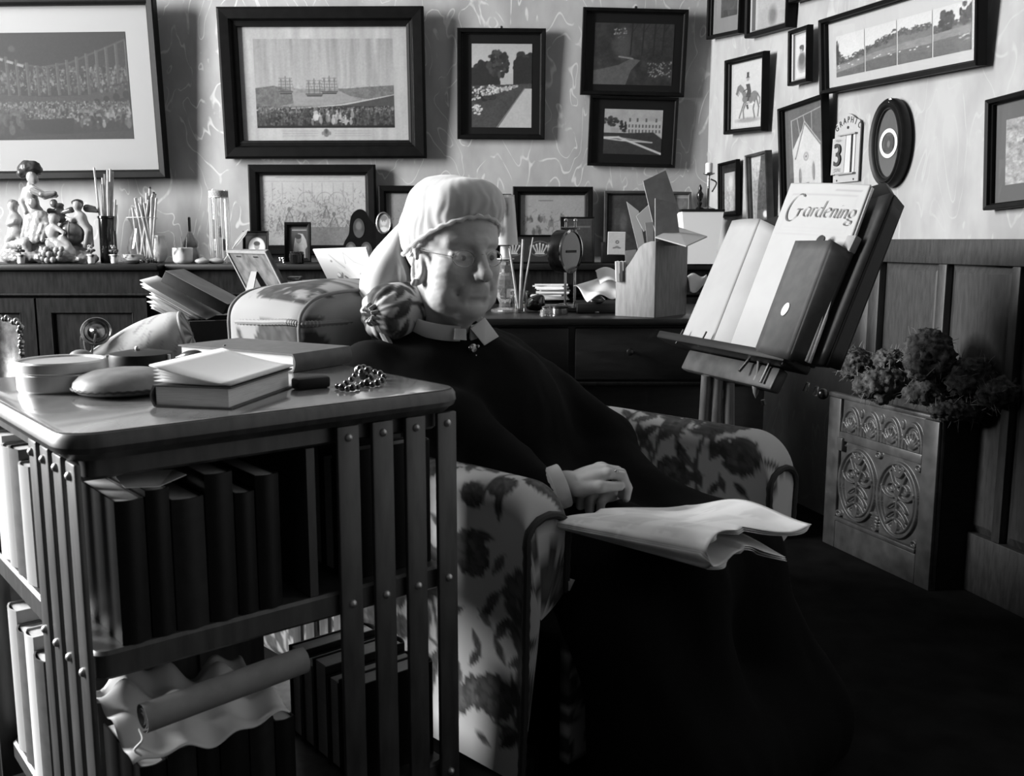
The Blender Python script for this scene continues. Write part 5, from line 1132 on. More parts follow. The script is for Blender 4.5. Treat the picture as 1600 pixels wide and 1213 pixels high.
# spectacles
sp_ = bpy.data.objects.new('spectacles', None); sp_.location = (H - root_loc(per)).tolist(); link(sp_, per)
for q in (-1, 1):
    pr_ = []
    for i in range(32): a = 2 * PI * i / 32; pr_.append(hl([(q * .0325 + .0205 * math.cos(a), .0955 - .16 * abs(q * .0325 + .0205 * math.cos(a)) , -.006 + .0145 * math.sin(a))])[0])
    MB().tube(pr_, .0008, 6, closed=True).build('rim', 'steel', sp_)
    MB().add(pr_, [tuple(range(32))]).build('lens', 'glass', sp_, smooth=False)
    MB().tube(catmull([hl([(q * .053, .087, -.002)])[0], hl([(q * .074, .04, .002)])[0], hl([(q * .081, .004, .004)])[0], hl([(q * .082, -.020, -.012)])[0]], 6), .0008, 6).build('temple', 'steel', sp_)
MB().tube(catmull([hl([(-.0125, .0935, -.004)])[0], hl([(0, .104, .003)])[0], hl([(.0125, .0935, -.004)])[0]], 6), .0008, 6).build('bridge', 'steel', sp_)

# ================================================================== FOLDED NEWSPAPER
f0 = P(874, 812, 1.50); f1 = P(1110, 848, 1.27); t1 = P(1268, 822, 1.40)
na = unit(f1 - f0); Ln = np.linalg.norm(f1 - f0); wv_ = t1 - f1; Wn = np.linalg.norm(wv_) ; wn = unit(wv_); nu_ = unit(np.cross(na, wn)); nu_ = nu_ if nu_[2] > 0 else -nu_
def profile(sc):
    pts = [(1.0 * Wn, .008), (.80 * Wn, .001), (.5 * Wn, .004), (.22 * Wn, .012), (.09 * Wn, .013), (.02 * Wn, .006), (-.008, -.010), (.0, -.026), (.03 * Wn, -.034), (.12 * Wn, -.032), (.24 * Wn, -.020), (.36 * Wn, -.019), (.52 * Wn, -.028), (.72 * Wn, -.036)]
    return pts
CN = Cv(240, 300, 236); CN.nz(8, 26, 5); rn = random.Random(4)
for cx_ in range(8, 236, 38):
    for y in range(10, 292, 4):
        if rn.random() < .12: continue
        CN.line([(cx_, y), (cx_ + rn.uniform(18, 33), y)], 1.3, 196, .7)
CN.rect(60, 40, 130, 90, 200, .5)
def news_layer(dn, ext, mname, shift):
    prof = [np.array([x, z, 0.]) for x, z in profile(1)]; pc = catmull(prof, 6); nv = 46; V = []; U = []
    for j in range(nv + 1):
        v = j / nv
        for i, p in enumerate(pc):
            x, z = p[0], p[1]; taper = 1 + .10 * (1 - v); fl = .35 + .65 * v
            q = f0 + na * (Ln * v * ext + .0 + shift * math.sin(i * .5) * v) + wn * (x * taper * (1 + .2 * (1 - v)) - .0) + nu_ * (z * fl + dn * (1 if x > .02 else 1)) + nu_ * (.012 * math.sin(v * PI) * max(0, x / Wn) + .006 * math.sin(v * 7 + x * 20) * (x > .3 * Wn))
            V.append(q); U.append((i * .0085, v * Ln))
    V = np.array(V); U = np.array(U); return quadmesh(mname, V, gridfaces(len(pc) - 1, nv), 'print', npap, CN.samp(U[:, 0] * 560, U[:, 1] * 560))
npap = thing('newspaper', 'folded newspaper lying open-ended across the lap', 'newspaper', (f0 + f1) / 2 - UP * .04)
for k, (dn, ex, sh) in enumerate(((0, 1.0, .0), (-.0028, .992, .004), (-.0056, .985, .007))):
    o = news_layer(dn, ex, 'sheet', sh); so = o.modifiers.new('s', 'SOLIDIFY'); so.thickness = .0006
# ================================================================== READING STAND
OL = P(1064, 531, 2.44); OR = P(1252, 577, 1.98); OR[2] = OL[2]
SU = unit(OR - OL); SNH = np.array([-SU[1] * -1, -SU[0], 0.]); SNH = unit(np.array([SU[1], -SU[0], 0.]))
if SNH[0] > 0: SNH = -SNH
LAM = math.radians(27.5); SV = unit(-SNH * math.sin(LAM) + UP * math.cos(LAM)); SN = unit(np.cross(SU, SV)); SN = SN if SN @ (C0 - OL) > 0 else -SN
def st(u, v, n=0.0): return OL + SU * u + SV * v + SN * n
def st_px(px, py, n=0.0):
    q = PP(px, py, OL + SN * n, SN) - OL; return float(q @ SU), float(q @ SV)
BWD = float(np.linalg.norm(OR - OL))
rs = thing('reading_stand', 'adjustable dark wooden reading stand on a column holding open books', 'stand', (st(BWD / 2, 0)[0], st(BWD / 2, 0)[1], 0))
uT, vT = st_px(1396, 304, -.03)
m = MB(); m.prism([st(.02, .0, -.016), st(BWD + .01, .0, -.016), st(BWD + .01, .40, -.016), st(BWD - .03, .43, -.016), st(.05, .34, -.016), st(.02, .31, -.016)], -SN * .014)
m.build('back_board', 'dark_wood', rs, bevel=.003)
ls = lambda u, v, n: st(u, v, n)
MB().obox(st(BWD / 2, -.012, .022), SU * (BWD / 2 + .02), SV * .010, SN * .036).build('book_ledge', 'dark_wood', rs, bevel=.004)
MB().obox(st(BWD / 2 + .02, -.050, .0), SU * (BWD / 2 - .06), SV * .026, SN * .014).build('under_rail', 'brown_frame', rs, bevel=.006)
cm = st(BWD * .42, -.05, -.01); c0 = np.array([cm[0] - .005, cm[1], 0.])
for k, (dx, r) in enumerate(((-.026, .012), (.0, .014), (.027, .013))): MB().tube([c0 + SU * dx * 1.2 + RN * 0 + np.array([dx, 0, .06]), c0 + np.array([dx, 0, cm[2] - .015])], r, 14).build('column_rod', 'stand_wood', rs)
MB().lathe([(.20, 0), (.20, .018), (.16, .032), (.07, .05), (.05, .062)], c0 + UP * .0, seg=32).build('base', 'dark_wood', rs)
# side bracket at left
q = P(1103, 565, 2.38); q2 = P(1107, 605, 2.38); MB().tube([q, q2], .007, 8).build('bracket_arm', 'brown_frame', rs); MB().tube([q2, P(1142, 622, 2.36)], .010, 8).build('bracket_arm', 'brown_frame', rs); MB().tube([q + UP * .004, P(1150, 560, 2.33)], .007, 8).build('bracket_arm', 'brown_frame', rs)
# wing nuts, page wires and a hanging pull
for px, py, Y in ((1258, 612, 2.02), (1272, 618, 2.02)): MB().tube([P(px + 5, py - 14, Y), P(px, py, Y)], [.004, .006], 8).build('wing_nut', 'steel', rs)
MB().ball(P(1286, 616, 2.0), .012, 12).build('knob', 'dark_metal', rs)
for (x0, y0), (x1, y1), Y in (((1175, 556), (1155, 580), 2.10), ((1207, 558), (1188, 598), 2.04)): MB().tube([P(x0, y0, Y), P(x1, y1, Y - .012)], .0038, 8).build('page_wire', 'steel', rs)
MB().tube(catmull([P(1186, 552, 2.08), P(1184, 580, 2.07), P(1182, 590, 2.07)], 4), .003, 8).build('pull_cord', 'cord_light', rs)
MB().lathe([(.003, 0), (.008, -.010), (.009, -.025), (.006, -.040), (.002, -.048), (.0005, -.052)], P(1182, 586, 2.07), seg=14).build('pull_handle', 'pine', rs)
MB().tube([P(1192, 625, 2.06), P(1194, 633, 2.06)], .005, 8).build('pull_tassel', 'dark_metal', rs)
for px, py in ((1069, 536), (1105, 540), (1237, 568)): 
    u, v = st_px(px, py, .03); MB().tube([st(u, v - .012, .05), st(u, v + .028, .048)], .0022, 8).build('page_peg', 'dark_metal', rs)
# open pale book on the left
def quadsolid(name, pts, n, th, m, parent, nu=14, nv=14, bow=0.0, sagx=0.0, cv=None):
    """bowed leaf: pts TL,TR,BR,BL (u,v) on the stand, lifted n, thickness th"""
    TL, TR, BR, BL = [np.array(p) for p in pts]; V = []
    for j in range(nv + 1):
        for i in range(nu + 1):
            a, b = i / nu, j / nv; p = (TL * (1 - a) + TR * a) * (1 - b) + (BL * (1 - a) + BR * a) * b; lift = n[0] * (1 - a) + n[1] * a + bow * math.sin(PI * a) + sagx * (1 - b) ** 2
            V.append(st(p[0], p[1], lift))
    V = np.array(V); col = None
    if cv is not None:
        jj, ii = np.mgrid[0:nv + 1, 0:nu + 1]; col = cv.samp(ii.ravel() / nu * (cv.w - 1) + .5, jj.ravel() / nv * (cv.h - 1) + .5)
    F = gridfaces(nu, nv, True); o = quadmesh(name, V, F, m, parent, col)
    so = o.modifiers.new('s', 'SOLIDIFY'); so.thickness = th; so.offset = 0; return o
SP = lambda px, py, n=.02: st_px(px, py, n)
bkT = thing('open_book', 'pale open book with blank boards at the left of the reading stand', 'book', st(.1, 0, .01))
p = [SP(1146, 346), SP(1195, 344), SP(1118, 538), SP(1068, 530)]
wB = .15
quadsolid('left_pages', [SP(1146, 346), SP(1192, 345), SP(1116, 541), SP(1066, 531)], (.016, .022), .016, 'paper_leaf', bkT, bow=.004)
quadsolid('right_pages', [SP(1192, 345), SP(1214, 356), SP(1146, 544), SP(1116, 541)], (.022, .010), .012, 'paper_leaf', bkT, bow=.006)
# magazine with a lettered cover
mg = thing('magazine', 'large white magazine titled Gardening leaning on the reading stand', 'magazine', st(.25, 0, .02))
CM = Cv(150, 300, 160); CM.nz(3, 20, 3); CM.line([(14, 22), (136, 22)], 1.2, 138); CM.line([(14, 22), (14, 86), (136, 86), (136, 22)], 1, 146); CM.line([(96, 12), (140, 12)], 1.5, 128, .8); CM.line([(8, 14), (20, 14)], 1.5, 136, .8); CM.line([(20, 80), (130, 80)], 2, 150, .7); CM.line([(6, 94), (144, 92)], 1, 150)
MQ = [SP(1236, 286, .036), SP(1362, 290, .036), SP(1262, 566, .036), SP(1139, 543, .036)]
MQ[0] = (MQ[0][0], MQ[0][1])
quadsolid('cover', MQ, (.034, .038), .003, 'print', mg, 60, 100, bow=.004, cv=CM)
quadsolid('inner_pages', [(a[0] + .004, a[1] - .004) for a in MQ[:2]] + [(a[0] + .004, a[1]) for a in MQ[2:]], (.029, .033), .006, 'page_edge', mg, 10, 10, bow=.004)
TL, TR, BR, BL = [np.array(q) for q in MQ]
def mgp(a, b): q = (TL * (1 - a) + TR * a) * (1 - b) + (BL * (1 - a) + BR * a) * b; return st(q[0], q[1], .034 * (1 - a) + .038 * a + .004 * math.sin(PI * a) + .0022)
g0 = mgp(.10, .205); axm = unit(mgp(.9, .20) - mgp(.1, .20)); aym = unit(mgp(.5, .1) - mgp(.5, .3)); wl = np.linalg.norm(mgp(.9, .2) - mgp(.1, .2))
hl_ = np.linalg.norm(mgp(.5, 0) - mgp(.5, 1))
# title lettering drawn with a broad pen
class Pen:
    def __init__(s, o, sc): s.o = o; s.sc = sc; s.m = MB(); s.nd = np.array([math.cos(math.radians(35)), math.sin(math.radians(35))])
    def pt(s, x, y): return mgp(.10 + (x + .22 * y) * .82 / 6.6, .205 - y * s.sc / hl_)
    def stroke(s, pts, w=.085):
        q = catmull([np.array([a, b, 0.]) for a, b in pts], 8); vs = []
        for p in q:
            for k in (-1, 1): vs.append(s.pt(p[0] + s.nd[0] * w / 2 * k, p[1] + s.nd[1] * w / 2 * k) + s.up)
        s.m.add(vs, [(2 * i, 2 * i + 1, 2 * i + 3, 2 * i + 2) for i in range(len(q) - 1)])
pen = Pen(g0, wl / 6.6); pen.up = SN * .0016
def put(x, strokes, w=.10):
    for s_ in strokes: pen.stroke([(x + a, b) for a, b in s_], w)
arc = lambda cx, cy, rx, ry, a0, a1, n=8: [(cx + rx * math.cos(math.radians(a0 + (a1 - a0) * i / n)), cy + ry * math.sin(math.radians(a0 + (a1 - a0) * i / n))) for i in range(n + 1)]
put(.0, [arc(.75, .62, .75, .98, 55, 320, 14), [(1.36, -.02), (1.36, .5)], [(1.08, .5), (1.6, .5)]], .15)
x = 1.95
def lower(chx, x):
    if chx == 'a': put(x, [arc(.27, .33, .27, .33, 60, 330), [(.52, .62), (.52, .05), (.6, .0)]]); return .78
    if chx == 'r': put(x, [[(.05, .64), (.05, .3), (.05, 0)], [(.05, .42), (.2, .6), (.38, .62)]]); return .5
    if chx == 'd': put(x, [arc(.27, .33, .27, .33, 60, 330), [(.52, 1.15), (.52, .5), (.52, .05), (.6, 0)]]); return .8
    if chx == 'e': put(x, [[(.02, .3), (.3, .38), (.5, .46)], arc(.27, .33, .26, .33, 25, 320)]); return .66
    if chx == 'n': put(x, [[(.05, .64), (.05, .3), (.05, 0)], [(.05, .42), (.2, .6), (.36, .6), (.42, .4), (.42, .08), (.5, 0)]]); return .66
    if chx == 'i': put(x, [[(.05, .64), (.05, .3), (.05, .05), (.12, 0)], [(.05, .84), (.08, .9)]]); return .28
    if chx == 'g': put(x, [arc(.25, .36, .24, .27, 30, 390, 12), [(.25, .1), (.08, .0), (.2, -.1), (.5, -.16), (.5, -.4), (.2, -.46), (.02, -.36), (.1, -.18)], [(.42, .55), (.6, .66)]]); return .7
    return .5
for chx in 'ardening': x += lower(chx, x)
pen.m.build('title_lettering', 'ink_title', mg, smooth=False)
# dark book in front with a white label, thick block of board behind
QB = [SP(1244, 377, .055), SP(1306, 380, .055), SP(1238, 566, .055), SP(1180, 549, .055)]
db = thing('label_book', 'dark clothbound book with a small oval white label on the reading stand', 'book', st(.35, 0, .05))
quadsolid('front_cover', QB, (.056, .066), .003, 'book_mid_dark', db, 8, 12)
quadsolid('page_block', [(a[0] + .003, a[1] - .004) for a in QB[:2]] + [(a[0] + .003, a[1]) for a in QB[2:]], (.048, .058), .012, 'book_dark', db, 8, 12)
QS = [SP(1306, 380, .055), SP(1334, 397, .03), SP(1262, 570, .03), SP(1238, 566, .055)]
quadsolid('spine', QS, (.066, .030), .003, 'book_dark', db, 6, 12, bow=.006)
lq = SP(1228, 484, .062); m = MB(); m.add([st(lq[0], lq[1], .0645) + SU * .0105 * math.cos(a) + SV * .0150 * math.sin(a) for a in np.linspace(0, 2 * PI, 25)[:-1]], [tuple(range(24))]); m.build('paper_label', 'paper', db, smooth=False)
m = MB(); lq = SP(1284, 379, .055); m.lathe([(.012, -.002), (.012, .002), (.001, .003)], st(lq[0], lq[1] + .002, .060), SN, 18); m.build('tab', 'book_dark', db)
pf = thing('portfolio', 'thick black portfolio at the right end of the reading stand', 'portfolio', st(.5, 0, 0))
QF = [SP(1325, 324, .01), SP(1397, 305, .01), SP(1290, 572, .01), SP(1240, 566, .01)]
quadsolid('board', QF, (.004, .010), .020, 'book_dark', pf, 6, 10)
quadsolid('side_flap', [QF[1], (QF[1][0] + .004, QF[1][1] - .01), (QF[2][0] + .008, QF[2][1] + .005), QF[2]], (.010, -.02), .006, 'book_black', pf, 6, 10)
bx_ = SP(1330, 384, .03); MB().obox(st(bx_[0] + .004, bx_[1], .034), SU * .014, SV * .018, SN * .009).build('book_clip', 'paper_mid', None, bevel=.003)
tag(bpy.data.objects['book_clip'], 'small pale clip wedged between the label book and the black portfolio', 'clip')

# ================================================================== CARVED PEAT BOX
PBZ = .462
pn = PZ(1470, 659, PBZ); pfv = PZ(1298, 618, PBZ); pe = unit(pn - pfv); pL = float(np.linalg.norm(pn - pfv)); pq = PZ(1600, 655, PBZ) - pn; pD = .185; pq = unit(pq)
pb = thing('peat_box', 'carved dark oak box filled with peat against the panelled wall', 'box', (pfv + pn) / 2 * np.array([1, 1, 0]) + pq * pD / 2)
def pbx(a, d, z): q = pfv + pe * a + pq * d; return np.array([q[0], q[1], z])
def pbox(name, a0, a1, d0, d1, z0, z1, m='carved_wood', par=None, **k): return MB().obox((pbx(a0, d0, z0) + pbx(a1, d1, z1)) / 2, pe * (a1 - a0) / 2, pq * (d1 - d0) / 2, UP * (z1 - z0) / 2).build(name, m, par or pb, **k)
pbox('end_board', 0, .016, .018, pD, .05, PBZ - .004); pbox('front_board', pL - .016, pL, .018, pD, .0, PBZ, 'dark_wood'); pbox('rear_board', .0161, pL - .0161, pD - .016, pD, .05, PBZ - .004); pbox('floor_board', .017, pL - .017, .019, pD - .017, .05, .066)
pbox('carved_side', .0, pL, .006, .0175, .0, PBZ - .002, bevel=.002)
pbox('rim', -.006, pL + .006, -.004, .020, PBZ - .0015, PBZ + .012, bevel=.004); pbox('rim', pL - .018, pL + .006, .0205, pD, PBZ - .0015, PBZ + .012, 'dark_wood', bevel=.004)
# frame members proud of the side
for a0, a1 in ((0, .055), (pL - .055, pL)): pbox('stile', a0, a1, -.004, .0058, .0, PBZ - .002, bevel=.003)
pbox('bottom_rail', .0555, pL - .0555, -.004, .0058, .0, .085, bevel=.003); pbox('middle_rail', .0555, pL - .0555, -.004, .0058, .335, .362, bevel=.003); pbox('moulding', .0555, pL - .0555, -.008, .0058, .086, .100, bevel=.004)
pbox('lock_block', .055, .080, -.012, .0058, .305, .345, bevel=.003)
# carved relief panels (height map painted as strokes)
def relief(name, a0, a1, z0, z1, cv, h): 
    return print_grid(name, cv, pbx(a0, .006, z1), pbx(a1, .006, z1), pbx(a0, .006, z0), pb, 'carved_wood', h, -pq)
c = Cv(230, 66, 20)
for k in range(4):
    x = 29 + k * 57.5
    for R_i, v in ((27, 235), (22, 60), (19, 190), (15, 40)): c.ell(x, 62, R_i, R_i * 1.9, v)
    for j in range(-3, 4): c.ell(x + j * 4.5, 44 - abs(j) * -3, 2.2, 15, 225, j * .28)
    c.ell(x + 28.7, 20, 5, 9, 190)
relief('carved_frieze', .056, pL - .056, .363, PBZ - .006, c, .009)
c = Cv(230, 190, 25)
for x in (58, 172):
    for R_x, R_y, v in ((56, 88, 230), (50, 81, 70), (46, 76, 190), (42, 71, 30)): c.ell(x, 98, R_x, R_y, v)
    c.line([(x, 170), (x, 96)], 5, 210)
    for sg in (-1, 1):
        for k, (dy, L_) in enumerate(((150, 26), (132, 30), (112, 26))): c.ell(x + sg * 15, dy, 5.5, L_ * .62, 215, sg * -.8); c.ell(x + sg * 14, dy + 3, 2, L_ * .4, 90, sg * -.8)
        c.line([(x + sg * (6 + (18 - i) * 1.15 * 1) * math.cos(i * .45) + sg * 16, 74 + (6 + (18 - i) * 1.0) * math.sin(i * .45)) for i in range(19)], 5, 225)
        c.line([(x, 100), (x + sg * 12, 60), (x + sg * 22, 36)], 5, 205); c.ell(x + sg * 9, 34, 4.5, 15, 220, sg * .5)
    c.ell(x, 30, 5, 16, 230); c.ell(x, 160, 8, 16, 230)
for x, y in ((8, 10), (115, 8), (222, 10), (8, 182), (115, 182), (222, 182)): c.ell(x, y, 9, 9, 215); c.ell(x, y, 4, 4, 80)
for k in range(5): c.ell(115, 150 + k * 8, 14 - k * 2, 4, 190)
relief('carved_panel', .056, pL - .056, .1005, .334, c, .012)
# peat sods
def sod(label, px, py, Y, r, seed, sq=(1, 1, .8)):
    q = P(px, py, Y); s = Sdf(q - r * 1.5, q + r * 1.5, r / 13); rr = random.Random(seed); s.ell(q, (r * .85 * sq[0], r * .8 * sq[1], r * .8 * sq[2]), r * .2)
    for k in range(7): d = unit((rr.uniform(-1, 1), rr.uniform(-1, 1), rr.uniform(-.8, 1))); s.ell(q + d * r * .55 * np.array(sq), (r * rr.uniform(.3, .5), r * rr.uniform(.3, .5), r * rr.uniform(.25, .45)), r * .15)
    v, f = s.mesh(); nn = vnormals(v, f); v = v + nn * (r * (.34 * (fbm(v / r * 3.2, seed, 4) - .5) + .22 * (noise3(v / r * 11, seed + 9) - .5)))[:, None]
    t = thing('peat_sod', label, 'peat', q - UP * r * .7, 'peat sods in the carved box'); quadmesh('turf', v, f, 'peat', t)
    m = MB()
    for k in range(46):
        i = rr.randrange(len(v)); d = unit(nn[i] + np.array([rr.uniform(-1, 1), rr.uniform(-1, 1), rr.uniform(-1, 1)]) * .9); L_ = rr.uniform(.012, .034); m.tube([v[i] - nn[i] * .002, v[i] + d * L_ * .5, v[i] + d * L_ + UP * rr.uniform(-.008, .004)], [.0009, .0007, .0003], 3, cap=False)
    o = m.build('fibres', 'peat_fibre', t); o['kind'] = 'stuff'
sod('tall lumpy peat sod with its lit side to the window, on top of the heap', 1450, 556, 2.50, .078, 1, (.9, .9, 1.15))
sod('wide fibrous peat sod at the front left of the heap by the box rim', 1376, 603, 2.58, .070, 2, (1.25, 1, .72))
sod('loose crumbling peat sod in the middle front of the heap', 1448, 614, 2.50, .060, 3, (1.1, 1, .7))
sod('shaded peat sod right of the tall one', 1514, 590, 2.46, .070, 4, (1.1, 1, .9))
sod('dark peat sod half hidden behind the reading stand', 1338, 570, 2.76, .058, 5, (1.1, 1, .9))
sod('small dark peat sod between the stand and the tall sod', 1388, 566, 2.72, .052, 6, (1.1, 1, .8))
sod('dark peat sod at the far right of the heap', 1566, 614, 2.40, .066, 7, (1.2, 1, .7))
sod('low peat sod behind the front corner of the box', 1496, 640, 2.46, .058, 8, (1.5, 1, .6))
# ================================================================== THINGS ON THE LEFT CUPBOARD
GY = 3.86; GK = GY / 1515.0
def gp(px, py, dy=0.0): return P(px, py, GY + dy)
base = gp(78, 411); base[2] = CT
pg = thing('porcelain_group', 'white porcelain group of a woman, cherubs and a barrel on the left cupboard', 'figurine', base)
def part_sdf(name, m, prims, step=.0042, lo=None, hi=None, k=.008, disp=0.0, seed=1, parent=None):
    pts = []
    for q in prims:
        if q[0] == 'e': c = gp(q[1], q[2], q[5] if len(q) > 5 else 0); r = max(q[3], q[4]) * GK * 1.1; pts += [c - r, c + r]
        else:
            for (x, y, d) in (q[1], q[2]): c = gp(x, y, d); r = max(q[3:5]) * GK * 1.2; pts += [c - r, c + r]
    pts = np.array(pts); s = Sdf(pts.min(0) - .012, pts.max(0) + .012, step)
    for q in prims:
        if q[0] == 'e': s.ell(gp(q[1], q[2], q[5] if len(q) > 5 else 0), (q[3] * GK, (q[6] if len(q) > 6 else min(q[3], q[4])) * GK, q[4] * GK), k)
        else: s.cap(gp(*q[1]), gp(*q[2]), q[3] * GK, q[4] * GK, k)
    v, f = s.mesh(); v = relax(v, f, 1, .4)
    if disp: nn = vnormals(v, f); v = v + nn * (disp * (fbm(v * 70, seed, 3) - .5))[:, None]
    v[:, 2] = np.maximum(v[:, 2], CT + .0005)
    return quadmesh(name, v, f, m, parent or pg)
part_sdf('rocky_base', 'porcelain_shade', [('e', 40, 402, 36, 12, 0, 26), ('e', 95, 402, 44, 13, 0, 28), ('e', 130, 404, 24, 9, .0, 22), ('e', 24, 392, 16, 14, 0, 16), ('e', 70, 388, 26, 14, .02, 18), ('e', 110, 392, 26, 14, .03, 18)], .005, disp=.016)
part_sdf('white_drapery', 'porcelain', [('c', (14, 384, -.03), (40, 380, -.03), 6, 8), ('c', (40, 378, -.03), (44, 398, -.03), 8, 6), ('c', (12, 388, -.02), (10, 400, -.02), 6, 5), ('c', (78, 380, -.035), (104, 390, -.035), 7, 6)], disp=.006)
wo = part_sdf('woman', 'porcelain', [('e', 50, 277, 8.2, 10, -.01, 9), ('e', 54, 281, 5.5, 7, -.015, 6), ('c', (47, 288, 0), (46, 296, 0), 4.6, 5), ('e', 47, 306, 11, 12, 0, 9), ('e', 51, 318, 10, 13, 0, 9), ('e', 55, 332, 13, 12, 0, 10), ('c', (40, 297, 0), (34, 316, -.01), 5, 4.2), ('c', (34, 316, -.01), (40, 332, -.025), 4.2, 3.4), ('c', (52, 296, -.01), (70, 306, -.03), 6, 5.5), ('c', (70, 306, -.03), (88, 306, -.035), 5, 3.2), ('c', (48, 340, 0), (38, 368, 0), 10, 6), ('c', (38, 368, 0), (34, 384, 0), 6, 5)], .0036)
part_sdf('woman_hair', 'hair_dark', [('e', 46, 263, 17, 9.5, 0, 13), ('e', 34, 270, 7, 9, .005, 8), ('e', 58, 266, 7, 8, 0, 8), ('e', 42, 258, 9, 7, 0, 9), ('e', 52, 257, 8, 6, 0, 8)], .004, disp=.010, parent=wo)
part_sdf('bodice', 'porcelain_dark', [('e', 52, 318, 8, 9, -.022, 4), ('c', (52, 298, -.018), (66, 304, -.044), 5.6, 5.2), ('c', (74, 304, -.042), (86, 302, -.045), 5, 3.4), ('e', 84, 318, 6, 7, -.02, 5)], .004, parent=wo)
part_sdf('robe', 'porcelain', [('c', (42, 336, -.01), (68, 336, -.01), 5, 6), ('c', (50, 342, -.01), (46, 372, -.012), 10, 7), ('c', (62, 340, -.01), (54, 374, -.03), 11, 7), ('c', (70, 344, -.01), (72, 366, -.02), 9, 6), ('c', (66, 352, -.035), (58, 376, -.04), 3, 3), ('c', (74, 350, -.03), (66, 376, -.038), 2.6, 2.6)], .004, disp=.008, parent=wo)
def cherub(lab, hx, hy, pr, hair='porcelain_shade', m='porcelain', d=0):
    o = part_sdf('cherub', m, [('e', hx, hy, 7.6, 8.4, d, 8)] + pr, .0038); o['label'] = lab
    part_sdf('curls', hair, [('e', hx, hy - 4, 8.4, 5.6, d + .006, 8.4), ('e', hx + 4, hy - 1, 4.4, 5, d + .01, 6)], .004, disp=.009, parent=o); return o
cherub('standing cherub seen from behind at the left', 20, 322, [('c', (21, 330, 0), (23, 336, 0), 5, 6), ('e', 25, 348, 11, 15, 0, 9), ('e', 26, 362, 12, 9, 0, 10), ('c', (17, 338, -.01), (13, 350, -.02), 4, 3.6), ('c', (14, 350, -.02), (22, 346, -.03), 3.6, 3), ('c', (22, 366, 0), (13, 376, 0), 7, 5), ('c', (13, 372, 0), (11, 386, 0), 5, 4), ('c', (32, 366, 0), (33, 384, 0), 6, 5)])
cherub('reclining cherub with outstretched legs', 84, 343, [('c', (83, 350, -.03), (82, 356, -.03), 4.5, 6), ('e', 82, 364, 10, 11, -.03, 8), ('c', (86, 354, -.035), (100, 364, -.045), 4, 3.2), ('c', (76, 356, -.03), (70, 362, -.03), 4, 3.4), ('e', 86, 378, 10, 8, -.03, 8), ('c', (92, 382, -.04), (106, 389, -.045), 6.5, 5), ('c', (98, 372, -.03), (106, 382, -.035), 6, 4.6), ('c', (106, 382, -.035), (116, 392, -.04), 4.4, 3), ('c', (106, 389, -.045), (116, 398, -.045), 4.6, 3.4)], d=-.03)
ct = cherub('winged cherub leaning on the barrel', 121, 321, [('c', (121, 329, 0), (123, 334, 0), 4.4, 5.5), ('e', 127, 342, 9, 11, 0, 8), ('c', (119, 340, -.01), (112, 344, -.02), 3.8, 3.4), ('c', (112, 344, -.02), (104, 340, -.02), 3.3, 2.6), ('c', (132, 350, 0), (138, 360, 0), 7, 5.5), ('c', (138, 360, 0), (133, 386, 0), 5, 3.6), ('c', (140, 356, .01), (144, 384, .01), 4.5, 3.2)], hair='hair_dark')
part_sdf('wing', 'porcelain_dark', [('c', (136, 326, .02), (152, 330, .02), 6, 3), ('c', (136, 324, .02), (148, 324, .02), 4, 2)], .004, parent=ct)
cb = part_sdf('cherub', 'porcelain_dark', [('e', 93, 328, 7, 8, .04, 7), ('e', 94, 340, 10, 9, .04, 7), ('c', (92, 332, .03), (78, 330, .03), 3, 5), ('c', (98, 332, .03), (112, 328, .03), 3, 5), ('e', 93, 321, 7, 4, .03, 7)], .004); cb['label'] = 'dark winged cherub at the back'
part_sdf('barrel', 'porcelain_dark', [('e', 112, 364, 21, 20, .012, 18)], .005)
MB().tube([gp(112 + 4 * math.cos(a) - 2, 364 + 20.4 * math.sin(a), .012 - 17.6 * GK * abs(math.cos(a)) if math.cos(a) < 0 else .012 + 17.6 * GK * math.cos(a)) for a in np.linspace(0, 2 * PI, 40)[:-1]], .003, 6, closed=True).build('hoop', 'porcelain_shade', pg)
rr = random.Random(5)
for i, (x, y) in enumerate(((67, 404), (74, 407), (83, 406), (92, 404), (69, 396), (77, 397), (86, 398), (94, 396), (72, 390), (80, 390), (88, 391), (96, 389), (64, 399))): MB().ball(gp(x, y, -.072 - .006 * (i % 3)), rr.uniform(4.2, 5.2) * GK, 10).build('grape', 'porcelain_shade', pg)

def on_c(px, Y=3.84): q = P(px, 411, Y); return np.array([q[0], q[1], CT + .0004])
def zc(py, Y): return P(0, py, Y)[2]
def sticks(name, parent, o, lst, m, r):
    for (x0, y0), (x1, y1), d in lst: MB().tube([P(x0, y0, o[1] + d * .5), P(x1, y1, o[1] + d)], r, 7).build(name, m, parent)
# black spill jar with spills
o = on_c(171, 3.90); t = thing('spill_jar', 'dark cylindrical jar of long paper spills left of the reed jug', 'jar', o)
h = zc(338, o[1]) - CT; MB().lathe([(.031, 0), (.033, .004), (.033, h - .012), (.036, h - .008), (.036, h), (.031, h), (.031, .012), (.002, .01)], o, seg=30).build('jar_body', 'black_glaze', t)
sticks('spill', t, o, [((162, 396), (147, 262), -.01), ((166, 396), (158, 288), .0), ((168, 398), (163, 272), .01), ((170, 398), (168, 266), -.012), ((172, 398), (172, 264), .012), ((174, 398), (176, 268), 0), ((170, 396), (160, 278), .014), ((176, 398), (180, 312), -.01), ((177, 398), (176, 316), .012), ((178, 398), (182, 320), .004), ((173, 398), (169, 284), .004)], 'reed', .0042)
